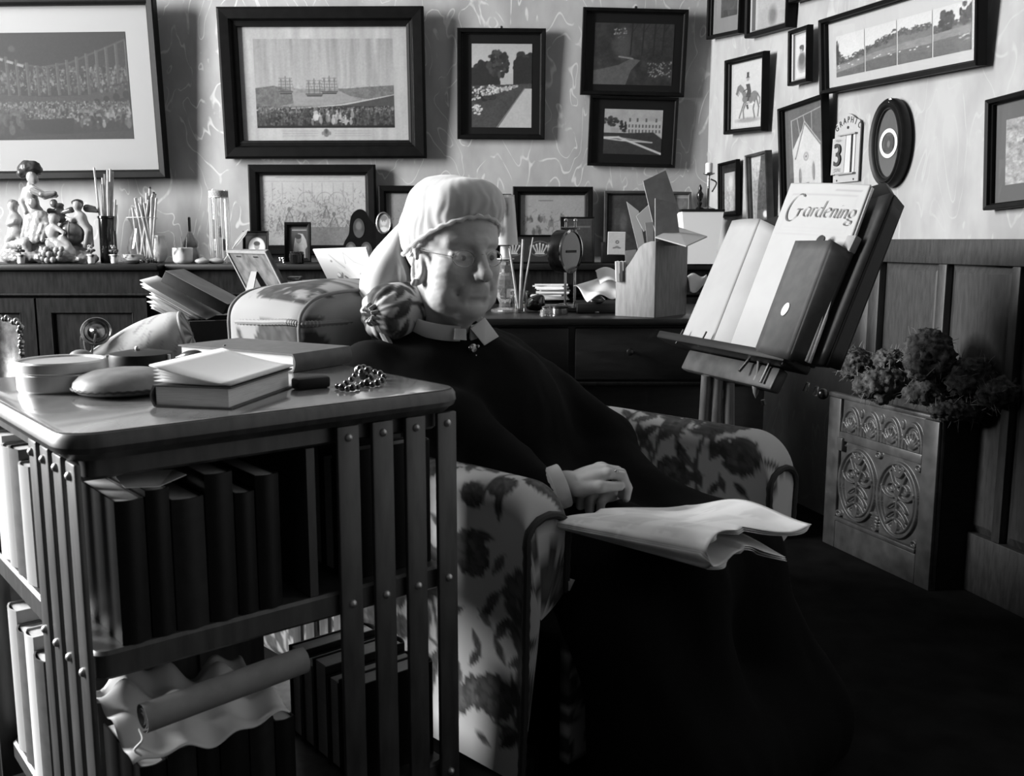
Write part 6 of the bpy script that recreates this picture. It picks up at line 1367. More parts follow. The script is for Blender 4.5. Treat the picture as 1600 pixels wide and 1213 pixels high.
# glass jug of reeds
o = on_c(226, 3.83); t = thing('reed_jug', 'clear glass jug holding a slanting bundle of reeds', 'jug', o)
MB().lathe([(.035, 0), (.040, .004), (.058, .03), (.062, .06), (.052, .10), (.040, .13), (.046, .16), (.058, .178), (.056, .179), (.043, .160), (.037, .13), (.049, .10), (.059, .06), (.055, .03), (.036, .008), (.002, .007)], o, seg=36).build('jug_body', 'glass_thick', t)
MB().tube([o + np.array([.057 * math.cos(a), .057 * math.sin(a), .178]) for a in np.linspace(0, 2 * PI, 41)[:-1]], .0016, 6, closed=True).build('rim', 'glass_rim', t)
rr = random.Random(21); L_ = []
for k in range(26):
    b = rr.uniform(-10, 14); tx = 203 + rr.random() * 42; ty = 318 - (tx - 203) * .42 + rr.uniform(-6, 14); L_.append(((226 + b, 404 - rr.random() * 4), (tx, ty), rr.uniform(-.02, .03)))
sticks('reed', t, o, L_, 'reed', .0042)
for x, y in ((234, 294), (240, 302)): MB().tube([P(232, 396, o[1]), P(x, y, o[1] + .01)], .005, 7).build('reed', 'reed', t); MB().ball(P(x, y, o[1] + .01), .0058, 8).build('reed_tip', 'black', t)
# painted vase behind, plates, bowl, dark bunch
def painted_lathe(name, prof, o, parent, cv, seg=48, nz_=30):
    d = np.concatenate([[0], np.cumsum(np.hypot(*np.diff(np.array(prof), axis=0).T))]); s = np.linspace(0, d[-1], nz_ + 1); R = np.interp(s, d, [p[0] for p in prof]); Z = np.interp(s, d, [p[1] for p in prof]); V = []; col = []
    for j in range(nz_ + 1):
        for i in range(seg + 1): a = 2 * PI * i / seg; V.append(o + np.array([R[j] * math.cos(a), R[j] * math.sin(a), Z[j]]))
    jj, ii = np.mgrid[0:nz_ + 1, 0:seg + 1]; col = cv.samp(ii.ravel() / seg * cv.w, (1 - jj.ravel() / nz_) * (cv.h - 1) + .5)
    return quadmesh(name, np.array(V), gridfaces(seg, nz_), 'painted_porcelain', parent, col)
cvp_ = Cv(96, 48, 200); cvp_.nz(6, 10, 3); rr = random.Random(9)
for k in range(22): cvp_.ell(rr.uniform(0, 96), rr.uniform(6, 44), rr.uniform(2, 5), rr.uniform(1.5, 4), rr.uniform(40, 110), rr.uniform(0, 3))
cvp_.rect(0, 0, 96, 3, 60); cvp_.rect(0, 44, 96, 48, 80)
o = on_c(250, 3.93); t = thing('painted_vase', 'small painted vase standing behind the reed jug', 'vase', o); painted_lathe('vase_body', [(.0, .001), (.018, .002), (.030, .03), (.034, .06), (.024, .09), (.022, .10), (.027, .112), (.022, .11), (.0, .02)], o, t, cvp_)
o = on_c(208, 3.77); t = thing('stacked_dish', 'small painted dish on a saucer in front of the reed jug', 'dish', o); MB().lathe([(.016, 0), (.034, .006), (.045, .014), (.044, .0145), (.002, .008)], o, seg=32).build('saucer', 'porcelain', t); painted_lathe('bowl', [(0, .012), (.018, .0125), (.034, .024), (.038, .036), (.036, .036), (.015, .02), (0, .018)], o, t, cvp_)
o = on_c(233, 3.75); t = thing('glass_grapes', 'bunch of dark glass grapes beside the painted dish', 'ornament', o); rr = random.Random(2)
for k in range(16): a = rr.uniform(0, 2 * PI); q = rr.random() ** .5 * .026; MB().ball(o + np.array([q * math.cos(a) * 1.2, q * math.sin(a) * .7, .009 + .014 * rr.random() * (1 - q / .03)]), rr.uniform(.007, .0088), 8).build('grape', 'bead_glass', t)
# three little flower pots
def flowerpot(label, px, Y):
    o = on_c(px, Y); t = thing('flower_pot', label, 'flowerpot', o, 'miniature porcelain flower pots'); painted_lathe('pot', [(0, .0005), (.012, .001), (.017, .030), (.020, .031), (.020, .036), (.016, .036), (.014, .02), (0, .02)], o, t, cvq)
    rr = random.Random(px); MB().tube([o + UP * .02, o + UP * .055], .002, 6).build('stem', 'leaf', t)
    for k in range(7): a = 2 * PI * k / 7; q = o + np.array([.011 * math.cos(a), .011 * math.sin(a), .046 + .006 * rr.random()]); MB().ball(q, (.008, .008, .006), 8).build('leaf', 'leaf', t)
    for k in range(5): a = 2 * PI * k / 5; MB().ball(o + np.array([.006 * math.cos(a), .006 * math.sin(a) - .004, .062 + .006 * (k % 2)]), .0045, 8).build('flower', 'porcelain', t)
cvq = Cv(48, 24, 214); cvq.ell(12, 12, 3, 4, 50); cvq.ell(30, 13, 3, 4, 60); cvq.ell(42, 11, 2, 3, 70); cvq.rect(0, 0, 48, 2, 150)
flowerpot('tiny flower pot standing in front of the porcelain group', 33, 3.755); flowerpot('tiny flower pot just right of the porcelain group', 143, 3.775); flowerpot('tiny flower pot below the dark spill jar', 179, 3.775)
# painted cup with stems, dark scent bottle, engraved tumbler, shells, quill
o = on_c(286, 3.80); t = thing('painted_cup', 'painted porcelain cup with thin twigs near the middle of the shelf', 'cup', o); painted_lathe('cup_body', [(0, .001), (.030, .001), (.037, .01), (.039, .058), (.041, .062), (.037, .062), (.034, .012), (0, .01)], o, t, cvp_)
for x0, x1 in ((274, 273), (284, 283), (291, 292)): MB().tube([P(x0, 390, 3.79), P(x1, 370, 3.79)], .0014, 6).build('twig', 'cord_light', t)
o = on_c(299, 3.93); t = thing('scent_bottle', 'dark squat bottle with a long thin neck behind the painted cup', 'bottle', o); MB().lathe([(.024, 0), (.032, .01), (.034, .04), (.026, .06), (.030, .068), (.030, .082), (.018, .10), (.010, .118), (.006, .125)], o, seg=28).build('bottle_body', 'porcelain_shade', t); MB().lathe([(.006, .125), (.006, .180), (.003, .183)], o, seg=14).build('neck', 'black_glaze', t)
o = on_c(346, 3.86); t = thing('glass_tumbler', 'tall engraved glass cylinder left of the leaning banquet print', 'glass', o); h = zc(297, 3.86) - CT; r = .037
MB().lathe([(r * .96, 0), (r, .004), (r, h), (r - .0016, h), (r - .003, .012), (.002, .010)], o, seg=40).build('glass_wall', 'glass_thick', t)
for k in range(10): a = 2 * PI * k / 10 + .2; MB().tube([o + np.array([(r + .0004) * math.cos(a), (r + .0004) * math.sin(a), z]) for z in (.02, h * .5, h - .03)], .0016, 6).build('cut_rib', 'glass_rim', t)
c = Cv(120, 12, 190); rr = random.Random(4)
for k in range(40): c.line([(k * 3, 2), (k * 3 + 3, 10)], 1.2, 70)
V = np.array([o + np.array([(r + .0007) * math.cos(2 * PI * i / 60), (r + .0007) * math.sin(2 * PI * i / 60), h - .004 - .026 * (1 - j / 4)]) for j in range(5) for i in range(61)]); jj, ii = np.mgrid[0:5, 0:61]; quadmesh('engraved_band', V, gridfaces(60, 4), 'print', t, c.samp(ii.ravel() * 2, jj.ravel() * 2.6))
for z0, a0 in ((.05, -2.0), (.10, -1.5), (.05, -1.15)):
    c = Cv(20, 24, 190)
    for k in range(9): c.line([(3 + (k % 3) * 6, 2), (3 + (k % 3) * 6, 22)], 2, 60); c.line([(2, 4 + k * 2.4), (18, 4 + k * 2.4)], .8, 90)
    V = np.array([o + np.array([(r + .0007) * math.cos(a0 + .38 * i / 8), (r + .0007) * math.sin(a0 + .38 * i / 8), z0 + .045 * (1 - j / 10)]) for j in range(11) for i in range(9)]); jj, ii = np.mgrid[0:11, 0:9]; quadmesh('engraved_mark', V, gridfaces(8, 10, True), 'print', t, c.samp(ii.ravel() * 2.4, jj.ravel() * 2.3))
for lab, px, Y, w in (('pale sea shell lying right of the painted cup', 315, 3.77, .026), ('mottled sea shell in front of the tall glass', 336, 3.79, .030)):
    o = on_c(px, Y); s = Sdf(o + np.array([-.05, -.04, -.005]), o + np.array([.05, .04, .04]), .0028); s.ell(o + np.array([0, 0, .010]), (w, .018, .011), .004); s.ell(o + np.array([w * .7, 0, .009]), (w * .5, .010, .008), .008); s.cap(o + np.array([-w * .6, .004, .012]), o + np.array([w * .2, .006, .019]), .004, .006, .006); v, f = s.mesh(); v[:, 2] = np.maximum(v[:, 2], CT + .0004); tag(quadmesh('conch', v, f, 'porcelain'), lab, 'shell')
t = thing('quill_feather', 'pale quill feather slanting beside the black oval portrait', 'feather', on_c(358, 3.78)); a, b = P(350, 407, 3.78), P(388, 358, 3.80); d = unit(b - a); sdv = unit(np.cross(d, (0, 1, 0)))
MB().tube([a, (a + b) / 2 + sdv * .003, b], [.0018, .0014, .0006], 6).build('shaft', 'paper', t)
MB().prism([a + (b - a) * .4 + sdv * .001, a + (b - a) * .55 + sdv * .011, a + (b - a) * .85 + sdv * .010, b, a + (b - a) * .85 - sdv * .006, a + (b - a) * .55 - sdv * .006], (0, .0012, 0)).build('vane', 'paper_grey', t, smooth=False)
# black oval portrait case
def small_frame(name, label, quad, Y, fw, depth, prints, frame, mount, lean=-.12, **k): return picture(name, label, quad, np.array([0, Y, 0.]), BN, fw, depth, prints, frame=frame, mount=mount, lean=lean, cat='photo frame', **k)
c = Cv(44, 44, 22); c.ell(24, 22, 17, 19, 190); c.ell(24, 22, 14.5, 16.5, 206); c.ell(24, 20, 5.5, 7, 140); c.ell(24, 15, 6.5, 4.5, 60); c.ell(24, 33, 9, 7, 120)
small_frame('portrait_case', 'black case with a white oval portrait miniature', [(379, 361), (419, 361), (419, 410), (379, 410)], 3.80, .006, .012, [(.1, .16, .92, .86, c)], 'black_frame', 'mount_dark', glass=False)
c = Cv(60, 84, 66); c.nz(8, 12, 3); c.poly([(10, 84), (14, 50), (18, 30), (28, 16), (42, 18), (52, 34), (56, 52), (50, 60), (50, 84)], 176); c.ell(29, 32, 9, 12, 128); c.ell(28, 25, 10, 7, 52); c.ell(33, 28, 2, 2, 40); c.poly([(12, 84), (20, 50), (44, 48), (50, 84)], 190); c.rect(8, 6, 54, 9, 140)
small_frame('veiled_portrait', 'small dark frame with a photograph of a lady in a white veil', [(444, 347), (485, 347), (485, 409), (444, 409)], 3.86, .014, .018, [(.18, .13, .9, .9, c)], 'black_frame', 'mount_dark')
o = on_c(464, 3.77); t = thing('black_pot', 'small shiny black pot in front of the veiled lady portrait', 'pot', o); MB().lathe([(.024, 0), (.028, .004), (.029, .036), (.026, .040)], o, seg=28).build('pot_body', 'black_glaze', t); MB().lathe([(.027, .0405), (.028, .043), (.024, .047), (.004, .049)], o, seg=28).build('lid', 'black_glaze', t)
o = on_c(441, 3.77); t = thing('pebble_heap', 'little glittering beads heaped left of the veiled lady portrait', 'beads', o); rr = random.Random(6)
for k in range(9): MB().ball(o + np.array([rr.uniform(-.012, .012), rr.uniform(-.008, .008), .005 + .008 * (k % 3)]), rr.uniform(.003, .005), 8).build('bead', 'steel', t)
# trefoil frame
Yt = 3.84; q0 = np.array([P(563, 411, Yt)[0], Yt, CT + .001]); t = thing('trefoil_frame', 'dark trefoil-shaped frame with three oval portraits beside the white cap', 'photo frame', q0); kx = Yt / 1515.
out = [(-27, 0), (-28, 18), (-24, 32), (-17, 44), (-15, 60), (-12, 72), (-4, 80), (4, 81), (11, 76), (16, 66), (24, 58), (36, 54), (38, 30), (38, 0)]
oc = [np.array([a, 0, b]) for a, b in out]; oc = catmull(oc, 4); MB().prism([q0 + np.array([p[0] * kx, 0, max(p[2], 0) * kx * 1.02]) for p in oc], (0, .012, 0)).build('frame', 'black_frame', t, smooth=False)
for (x, z, rx, rz_, v) in ((-1, 54, 9, 15, 64), (-14, 20, 9, 13, 72), (10, 20, 9, 13, 72)):
    c = Cv(24, 36, v - 14); c.ell(12, 14, 6, 8, v + 34, soft=3); c.ell(12, 30, 10, 9, v + 6, soft=3); V = []; cols = []
    for j in range(9):
        for i in range(25): a = 2 * PI * i / 24; f_ = j / 8; V.append(q0 + np.array([(x + rx * f_ * math.cos(a)) * kx, -.0012, (z + rz_ * f_ * math.sin(a)) * kx])); cols.append(c.samp(12 + 11.5 * f_ * math.cos(a), 18 - 17.5 * f_ * math.sin(a)))
    quadmesh('print', np.array(V), gridfaces(24, 8, True), 'print', t, np.array(cols))
# silver oval portrait
Yt = 3.80; q0 = np.array([P(601, 411, Yt)[0], Yt, CT + .001]); t = thing('oval_portrait', 'silver rimmed oval portrait of a child against the white cap', 'photo frame', q0); kx = Yt / 1515.; cz_ = q0 + UP * 62 * kx
V = []; cols = []; c = Cv(32, 44, 150); c.ell(16, 18, 8, 10, 190); c.ell(16, 11, 9, 6, 110); c.ell(13, 18, 1.2, 1, 90); c.ell(19, 18, 1.2, 1, 90); c.ell(16, 40, 12, 10, 205)
for j in range(11):
    for i in range(33): a = 2 * PI * i / 32; f_ = j / 10; V.append(cz_ + np.array([9.5 * kx * f_ * math.cos(a), -.004, 14.5 * kx * f_ * math.sin(a)])); cols.append(c.samp(16 + 15 * f_ * math.cos(a), 22 - 21 * f_ * math.sin(a)))
quadmesh('print', np.array(V), gridfaces(32, 10, True), 'print', t, np.array(cols))
MB().tube([cz_ + np.array([10.6 * kx * math.cos(a), -.003, 15.6 * kx * math.sin(a)]) for a in np.linspace(0, 2 * PI, 41)[:-1]], .005, 8, closed=True).build('rim', 'silver', t)
MB().prism([q0 + np.array([x * kx, 0, z * kx]) for x, z in ((-13, 0), (13, 0), (13, 60), (9, 74), (0, 78), (-9, 74), (-13, 60))], (0, .008, 0)).build('back_plate', 'dark_frame', t, smooth=False)
# crest case, dark photograph, small card with its block
c = Cv(90, 46, 20); c.nz(3, 8, 3)
for cx_ in (24, 68):
    c.line([(cx_ + 17 * math.cos(a), 22 + 13 * math.sin(a)) for a in np.linspace(0, 2 * PI, 30)], 1.2, 96)
    for k in range(-2, 3): c.line([(cx_ + k * 2.6, 29), (cx_ + k * 5.4, 14 + abs(k) * 2)], 2.2, 165); c.ell(cx_ + k * 5.4, 13 + abs(k) * 2, 1.6, 1.6, 185)
    c.line([(cx_ - 7, 31), (cx_ + 7, 31)], 2.2, 165)
small_frame('crest_case', 'black flat case with two embroidered crown emblems behind the pens', [(776, 367), (867, 367), (867, 411), (776, 411)], 3.80, .004, .02, [(.03, .05, .97, .95, c)], 'black_frame', 'mount_dark', lean=-.10, glass=False)
c = Cv(48, 50, 56); c.nz(8, 12, 3); c.line([(10, 9), (44, 9)], 1.2, 120); c.ell(26, 30, 8, 10, 66, soft=5)
small_frame('dark_photograph', 'grey tilted photograph in a plain dark frame behind the drum clock', [(873, 339), (926, 339), (932, 411), (879, 411)], 3.87, .006, .014, [(.08, .06, .93, .94, c)], 'dark_frame', 'mount_grey', lean=-.08)
c = Cv(28, 38, 168); c.ell(15, 17, 3, 3, 70); c.ell(15, 17, 1.4, 1.4, 160); c.line([(9, 27), (14, 26), (20, 27)], 2, 80); c.ell(15, 25, 3, 1.6, 110)
small_frame('display_card', 'small white card with a tiny emblem standing left of the letter rack', [(948, 362), (975, 363), (979, 398), (951, 398)], 3.85, .0012, .003, [(.02, .02, .98, .98, c)], 'paper', 'paper', lean=-.05, glass=False)
q = P(956, 405, 3.90); o = MB().box((q[0] - .045, 3.87, CT + .0005), (q[0] + .05, 3.90, CT + .085)).build('card_block', 'black_leather', None, bevel=.006); tag(o, 'dark block on which the small white card leans', 'stand')

# ================================================================== THINGS ON THE WRITING DESK
def on_d(px, py): q = PZ(px, py, DZ); q[2] = DZ + .0004; return q
# candle lamp
o = on_d(789, 488); t = thing('candle_lamp', 'cut glass candle lamp with a printed paper shade on the desk', 'lamp', o); Y = o[1]; zz = lambda py: P(0, py, Y)[2] - DZ
MB().lathe([(.044, 0), (.046, .004), (.044, .010), (.020, .016), (.018, .03), (.030, .055), (.036, .08), (.032, .105), (.020, .125), (.018, .150), (.024, .165), (.018, .168), (.002, .166)], o, seg=12).build('glass_base', 'crystal', t, ang=20)
MB().lathe([(.030, .1685), (.030, .1715), (.015, .1735)], o, seg=24).build('drip_pan', 'glass_rim', t)
MB().lathe([(.0145, .174), (.0145, zz(374)), (.004, zz(372))], o, seg=20).build('candle', 'wax', t)
s0, s1 = zz(383), zz(305); c = Cv(96, 40, 205); rr = random.Random(3)
for k in range(60): c.ell(rr.gauss(62, 7), rr.gauss(22, 7), rr.uniform(1, 3), rr.uniform(1, 2.5), rr.uniform(60, 130))
for k in range(14): c.ell(rr.uniform(0, 96), rr.uniform(4, 36), 1.5, 1.5, 130)
painted_lathe('shade', [(.043, s0), (.042, s0 + .004), (.030, s1), (.0285, s1), (.041, s0 + .002)], o, t, c)
MB().tube([o + np.array([.016 * math.cos(a), .016 * math.sin(a), zz(384)]) for a in np.linspace(0, 2 * PI, 21)[:-1]] , .002, 6, closed=True).build('shade_carrier', 'steel', t); MB().tube([o + np.array([.020, -.01, zz(386)]), o + np.array([.020, -.01, zz(372)])], .003, 6).build('clip', 'steel', t)
# glass of pens
o = on_d(812, 489); t = thing('pen_glass', 'small glass with three slender brushes beside the candle lamp', 'pen pot', o); MB().lathe([(.020, 0), (.022, .003), (.026, .07), (.0245, .07), (.020, .006), (.002, .005)], o, seg=24).build('glass_cup', 'glass_thick', t)
for (x0, y0), (x1, y1), r in (((810, 482), (796, 388), .004), ((812, 482), (817, 374), .0048), ((814, 482), (833, 371), .003)): MB().tube([P(x0, y0, o[1]), P((x0 + x1) / 2, (y0 + y1) / 2, o[1] - .006), P(x1, y1, o[1] - .008)], [r, r, r * .7], 8).build('brush', 'reed', t)
# drum clock on two posts
o = on_d(897, 487); Y = o[1]; t = thing('drum_clock', 'dark drum-shaped clock held between two thin posts on a round foot', 'clock', o); hz_ = lambda py: P(0, py, Y)[2]
fn = unit((.82, -.57, -.02)); dc = P(890, 393, Y); R = 33 * Y / 1515.
MB().lathe([(R * .96, -.045), (R, -.042), (R, -.002), (R * .97, .001)], dc, fn, 44).build('drum', 'drum_metal', t); MB().lathe([(R * .995, .0012), (R * 1.03, .003), (R * 1.03, .008), (R * .93, .010), (R * .91, .006), (.002, .0058)], dc, fn, 44).build('dial', 'black_glaze', t); MB().obox(dc + fn * .007, unit(np.cross(fn, UP)) * R * .45, fn * .0006, UP * .004).build('dial_label', 'ink_dark', t)
for px in (885, 900): q = P(px, 400, Y); d_ = np.array([q[0], q[1] + .055, 0]); MB().tube([np.array([q[0], Y + .052, DZ + .02]), np.array([q[0], Y + .052, hz_(345)])], .0042, 10).build('post', 'steel', t); MB().ball(np.array([q[0], Y + .052, hz_(344)]), .007, 10).build('finial', 'steel', t)
q = P(892, 357, Y); MB().box((q[0] - .03, Y + .040, q[2] - .004), (q[0] + .032, Y + .064, q[2] + .004)).build('cross_bar', 'steel', t, bevel=.002); MB().tube([P(877, 356, Y + .04), P(884, 357, Y + .04)], .004, 8).build('thumb_screw', 'steel', t)
MB().lathe([(.070, 0), (.074, .004), (.072, .014), (.05, .022), (.02, .026), (.002, .027)], o + np.array([0, .03, 0]), seg=36).build('foot', 'black_glaze', t)
ORD = ['first', 'second', 'third', 'fourth', 'fifth', 'sixth', 'seventh', 'eighth', 'ninth', 'tenth', 'eleventh', 'twelfth', 'thirteenth', 'fourteenth']
# letters in a loose stack
rr = random.Random(14); b0 = on_d(864, 470); z = DZ + .0006
for k in range(11):
    th = rr.uniform(.003, .007); a = rr.uniform(-.5, .5); w, h = rr.uniform(.055, .07), rr.uniform(.04, .05); q = b0 + np.array([rr.uniform(-.014, .010), .09 + rr.uniform(-.01, .01), 0]); q[2] = z + th / 2
    o = MB().obox(q, np.array([math.cos(a), math.sin(a), 0]) * w, np.array([-math.sin(a), math.cos(a), 0]) * h, UP * th / 2).build('letter', 'paper' if k % 3 else 'paper_grey', None, smooth=False); tag(o, 'letter in the loose stack left of the drum clock, %s from the top' % ORD[10 - k], 'letter', 'stack of letters on the desk'); z += th + .0006
def sheet(name, label, cat, fn, nu, nv, m, th=.0008):
    o = MB().grid(fn, nu, nv).build(name, m, None); so = o.modifiers.new('s', 'SOLIDIFY'); so.thickness = th; return tag(o, label, cat)
pA, pB, pC, pD_ = P(896, 447, 3.12), P(958, 434, 3.16), P(966, 462, 3.06), P(918, 468, 3.02)
sheet('paper_sheet', 'crumpled white sheet of paper left of the letter rack', 'paper', lambda u, v: (pA * (1 - u) + pB * u) * (1 - v) + (pD_ * (1 - u) + pC * u) * v + UP * (.010 * math.sin(7 * u + 2) * math.sin(5 * v) + .012 * u * (1 - v)), 20, 16, 'paper')
pA2, pB2, pC2, pD2 = P(930, 430, 3.20), P(962, 430, 3.20), P(966, 450, 3.08), P(938, 452, 3.08)
sheet('paper_sheet', 'curled note lying on top of the crumpled sheet by the rack', 'paper', lambda u, v: (pA2 * (1 - u) + pB2 * u) * (1 - v) + (pD2 * (1 - u) + pC2 * u) * v + UP * (.014 + .012 * math.sin(PI * u) + .004 * math.sin(9 * v)), 16, 12, 'paper')
o = MB().box((P(900, 470, 3.1)[0], 3.04, DZ + .0006), (P(968, 470, 3.1)[0], 3.24, DZ + .030)).build('blotter', 'book_black', None, bevel=.003); tag(o, 'black blotter under the crumpled sheet of paper', 'blotter')
o = on_d(874, 491); t = thing('ink_tin', 'squat shiny metal tin in front of the drum clock', 'tin', o); MB().lathe([(.026, 0), (.027, .002), (.027, .018), (.0265, .0185)], o, seg=30).build('tin_body', 'steel', t); MB().lathe([(.0275, .019), (.028, .020), (.028, .024), (.024, .026), (.002, .0265)], o, seg=30).build('lid', 'dark_metal', t)
o = on_d(852, 494); t = thing('glass_inkwell', 'small glass inkwell at the desk edge left of the tin', 'inkwell', o); MB().lathe([(.016, 0), (.017, .003), (.015, .018), (.010, .020), (.010, .024), (.004, .025)], o, seg=20).build('well', 'crystal', t); MB().lathe([(.011, .0252), (.012, .028), (.002, .031)], o, seg=20).build('cap', 'steel', t)
o = on_d(932, 489); t = thing('desk_bell', 'small dark desk bell with a pale top by the letter rack', 'bell', o); MB().lathe([(.022, 0), (.024, .003), (.022, .008), (.012, .012), (.012, .028), (.026, .036), (.028, .042), (.018, .052), (.006, .058), (.004, .064), (.001, .066)], o, seg=28).build('bell_body', 'steel', t)
o = on_d(838, 487); s = Sdf(o + np.array([-.05, -.03, -.005]), o + np.array([.05, .05, .07]), .004); s.ell(o + np.array([0, .01, .026]), (.030, .026, .026), .01); s.ell(o + np.array([.012, .005, .045]), (.014, .012, .010), .01); s.ell(o + np.array([-.022, .01, .02]), (.014, .014, .016), .01); v, f = s.mesh(); v[:, 2] = np.maximum(v[:, 2], DZ + .0005); tag(quadmesh('bronze_paperweight', v, f, 'black_glaze'), 'black lumpy paperweight between the brushes and the inkwell', 'paperweight')
# letter rack: low end left, tall back right
RZ0 = DZ + .0005; ra = on_d(1022, 497); rl = on_d(961, 494); rr_ = on_d(1072, 491)
eA = rl - ra; wA = float(np.linalg.norm(eA)); eA = unit(eA); eB = rr_ - ra; wB_ = float(np.linalg.norm(eB)); eB = unit(eB)
t = thing('letter_rack', 'pale wooden letter rack with a curved side, full of envelopes', 'letter rack', (ra + rl + rr_) / 3)
hT = P(1022, 377, ra[1])[2] - RZ0; hL = P(961, 430, rl[1])[2] - RZ0
prof_ = [(0, 0), (wA, 0), (wA, hL)] + [(wA * (.94 - .52 * k / 8), hL + (hT - hL) * (.04 + .78 * (k / 8) ** 1.5)) for k in range(9)] + [(wA * .30, hT * .97), (wA * .12, hT), (0, hT)]
def side(off): return [ra + eB * off + eA * a + UP * b for a, b in prof_]
n_ = np.cross(eA, UP)
MB().prism(side(0), eB * .009).build('side_panel', 'pine', t, bevel=.0015); MB().prism(side(wB_ - .009), eB * .009).build('side_panel', 'pine', t, bevel=.0015)
MB().prism([ra + eB * .0092, ra + eB * (wB_ - .0092), ra + eB * (wB_ - .0092) + UP * hT, ra + eB * .0092 + UP * hT], eA * .009).build('back_panel', 'pine', t, smooth=False)
MB().prism([ra + eB * .0092 + eA * (wA - .008), ra + eB * (wB_ - .0092) + eA * (wA - .008), ra + eB * (wB_ - .0092) + eA * (wA - .008) + UP * hL, ra + eB * .0092 + eA * (wA - .008) + UP * hL], eA * .008).build('front_panel', 'pine', t, smooth=False)
for f_ in (.35, .66): MB().prism([ra + eB * .0092 + eA * wA * f_, ra + eB * (wB_ - .0092) + eA * wA * f_, ra + eB * (wB_ - .0092) + eA * wA * f_ + UP * (hL + (1 - f_) * .05), ra + eB * .0092 + eA * wA * f_ + UP * (hL + (1 - f_) * .05)], eA * .005).build('divider', 'pine', t, smooth=False)
def card(label, quad, Ys, th, m, name='envelope', cat='envelope', group=None):
    q = [P(x, y, Y_) for (x, y), Y_ in zip(quad, Ys)]; n = unit(np.cross(q[1] - q[0], q[3] - q[0])); o = MB().prism(q, n * th).build(name, m, None, smooth=False); return tag(o, label, cat, group)
Yr = ra[1]
card('tall pale card rising from the back of the letter rack', [(1024, 310), (1056, 318), (1064, 384), (1024, 384)], [Yr + .03, Yr + .05, Yr + .05, Yr + .03], .004, 'paper_mid')
card('long grey envelope leaning left above the letter rack', [(1005, 283), (1040, 266), (1062, 330), (1026, 372)], [Yr + .07, Yr + .10, Yr + .10, Yr + .07], .003, 'paper_mid')
card('pointed envelope corner at the very top of the rack', [(1024, 264), (1031, 270), (1040, 262), (1060, 330)], [Yr + .115, Yr + .115, Yr + .115, Yr + .115], .002, 'paper_mid')
card('slanting letter at the left inside the rack', [(979, 315), (998, 330), (1012, 410), (1002, 410)], [Yr + .10] * 4, .004, 'paper_grey')
card('open envelope flap bulging from the rack middle', [(994, 338), (1016, 318), (1024, 350), (1006, 362)], [Yr + .08] * 4, .006, 'paper_grey')
card('narrow pale letter upright inside the rack', [(1008, 348), (1021, 347), (1021, 400), (1013, 400)], [Yr + .05] * 4, .004, 'paper_mid')
card('rounded grey card low at the front of the rack', [(976, 392), (994, 390), (998, 430), (980, 430)], [Yr + .06] * 4, .003, 'paper_mid')
for k, x in enumerate((962, 968, 974)): card('thin white booklet at the low end of the rack, %s of three' % nm[k], [(x, 409), (x + 5, 408), (x + 6, 440), (x + 1, 440)], [Yr + .05 + .01 * k] * 4, .02, 'paper', 'booklet', 'booklet')
# envelope balanced on the rack top
qv = [PZ(1024, 378, RZ0 + hT + .004), P(1060, 356, Yr + .12), P(1105, 372, Yr + .05), P(1073, 387, Yr - .06)]
qv = [P(1024, 372, Yr), P(1058, 356, Yr + .10), P(1105, 371, Yr + .06), P(1072, 386, Yr - .05)]
o = MB().prism(qv, UP * .0035).build('envelope', 'paper_grey', None, smooth=False); tag(o, 'grey envelope balanced flat on top of the rack, sticking out to the right', 'envelope')
pA3, pB3, pC3, pD3 = P(1074, 432, 3.1), P(1104, 428, 3.1), P(1106, 448, 2.98), P(1078, 456, 2.95)
sheet('paper_sheet', 'curled papers on the desk right of the letter rack', 'paper', lambda u, v: (pA3 * (1 - u) + pB3 * u) * (1 - v) + (pD3 * (1 - u) + pC3 * u) * v + UP * .008 * math.sin(6 * u + 3 * v), 14, 10, 'paper_grey')
# white tapered box on the long cupboard with a black tray top
Yw = 3.72; q0, q1, q2, q3 = P(1066, 331, Yw), P(1131, 331, Yw), P(1117, 409, Yw), P(1073, 409, Yw); q2[2] = q3[2] = CT + .0005
t = thing('white_box', 'white tapered box with a black top near the room corner', 'box', (q2 + q3) / 2)
bk_ = np.array([0, .16, 0.]); MB().add([q3, q2, q2 + bk_ * .7, q3 + bk_ * .7, q0, q1, q1 + bk_, q0 + bk_], [(0, 1, 5, 4), (1, 2, 6, 5), (2, 3, 7, 6), (3, 0, 4, 7), (3, 2, 1, 0), (4, 5, 6, 7)]).build('box_body', 'paper', t, smooth=False)
MB().box((q0[0] - .004, Yw - .004, q0[2] + .0005), (q1[0] + .004, Yw + .165, q0[2] + .010)).build('tray_top', 'black_leather', t, bevel=.002)
zt_ = q0[2] + .0105; o = np.array([P(1106, 328, Yw + .06)[0], Yw + .06, zt_]); t = thing('candlestick', 'slender metal candlestick with a stub of candle on the white box', 'candlestick', o); hk = lambda py: P(0, py, Yw + .06)[2] - zt_
MB().lathe([(.026, 0), (.028, .003), (.012, .008), (.005, .012), (.005, hk(275)), (.008, hk(274)), (.022, hk(272)), (.022, hk(270.5)), (.010, hk(270))], o, seg=24).build('stick', 'steel', t); MB().lathe([(.0135, hk(270) + .0005), (.0145, hk(256)), (.011, hk(254.5)), (.002, hk(255))], o, seg=18).build('candle', 'wax', t)
MB().tube(catmull([o + np.array([.008, 0, hk(280)]), o + np.array([.03, .0, hk(286)]), o + np.array([.014, 0, hk(300)])], 5), .003, 6).build('snuffer_arm', 'dark_metal', t)
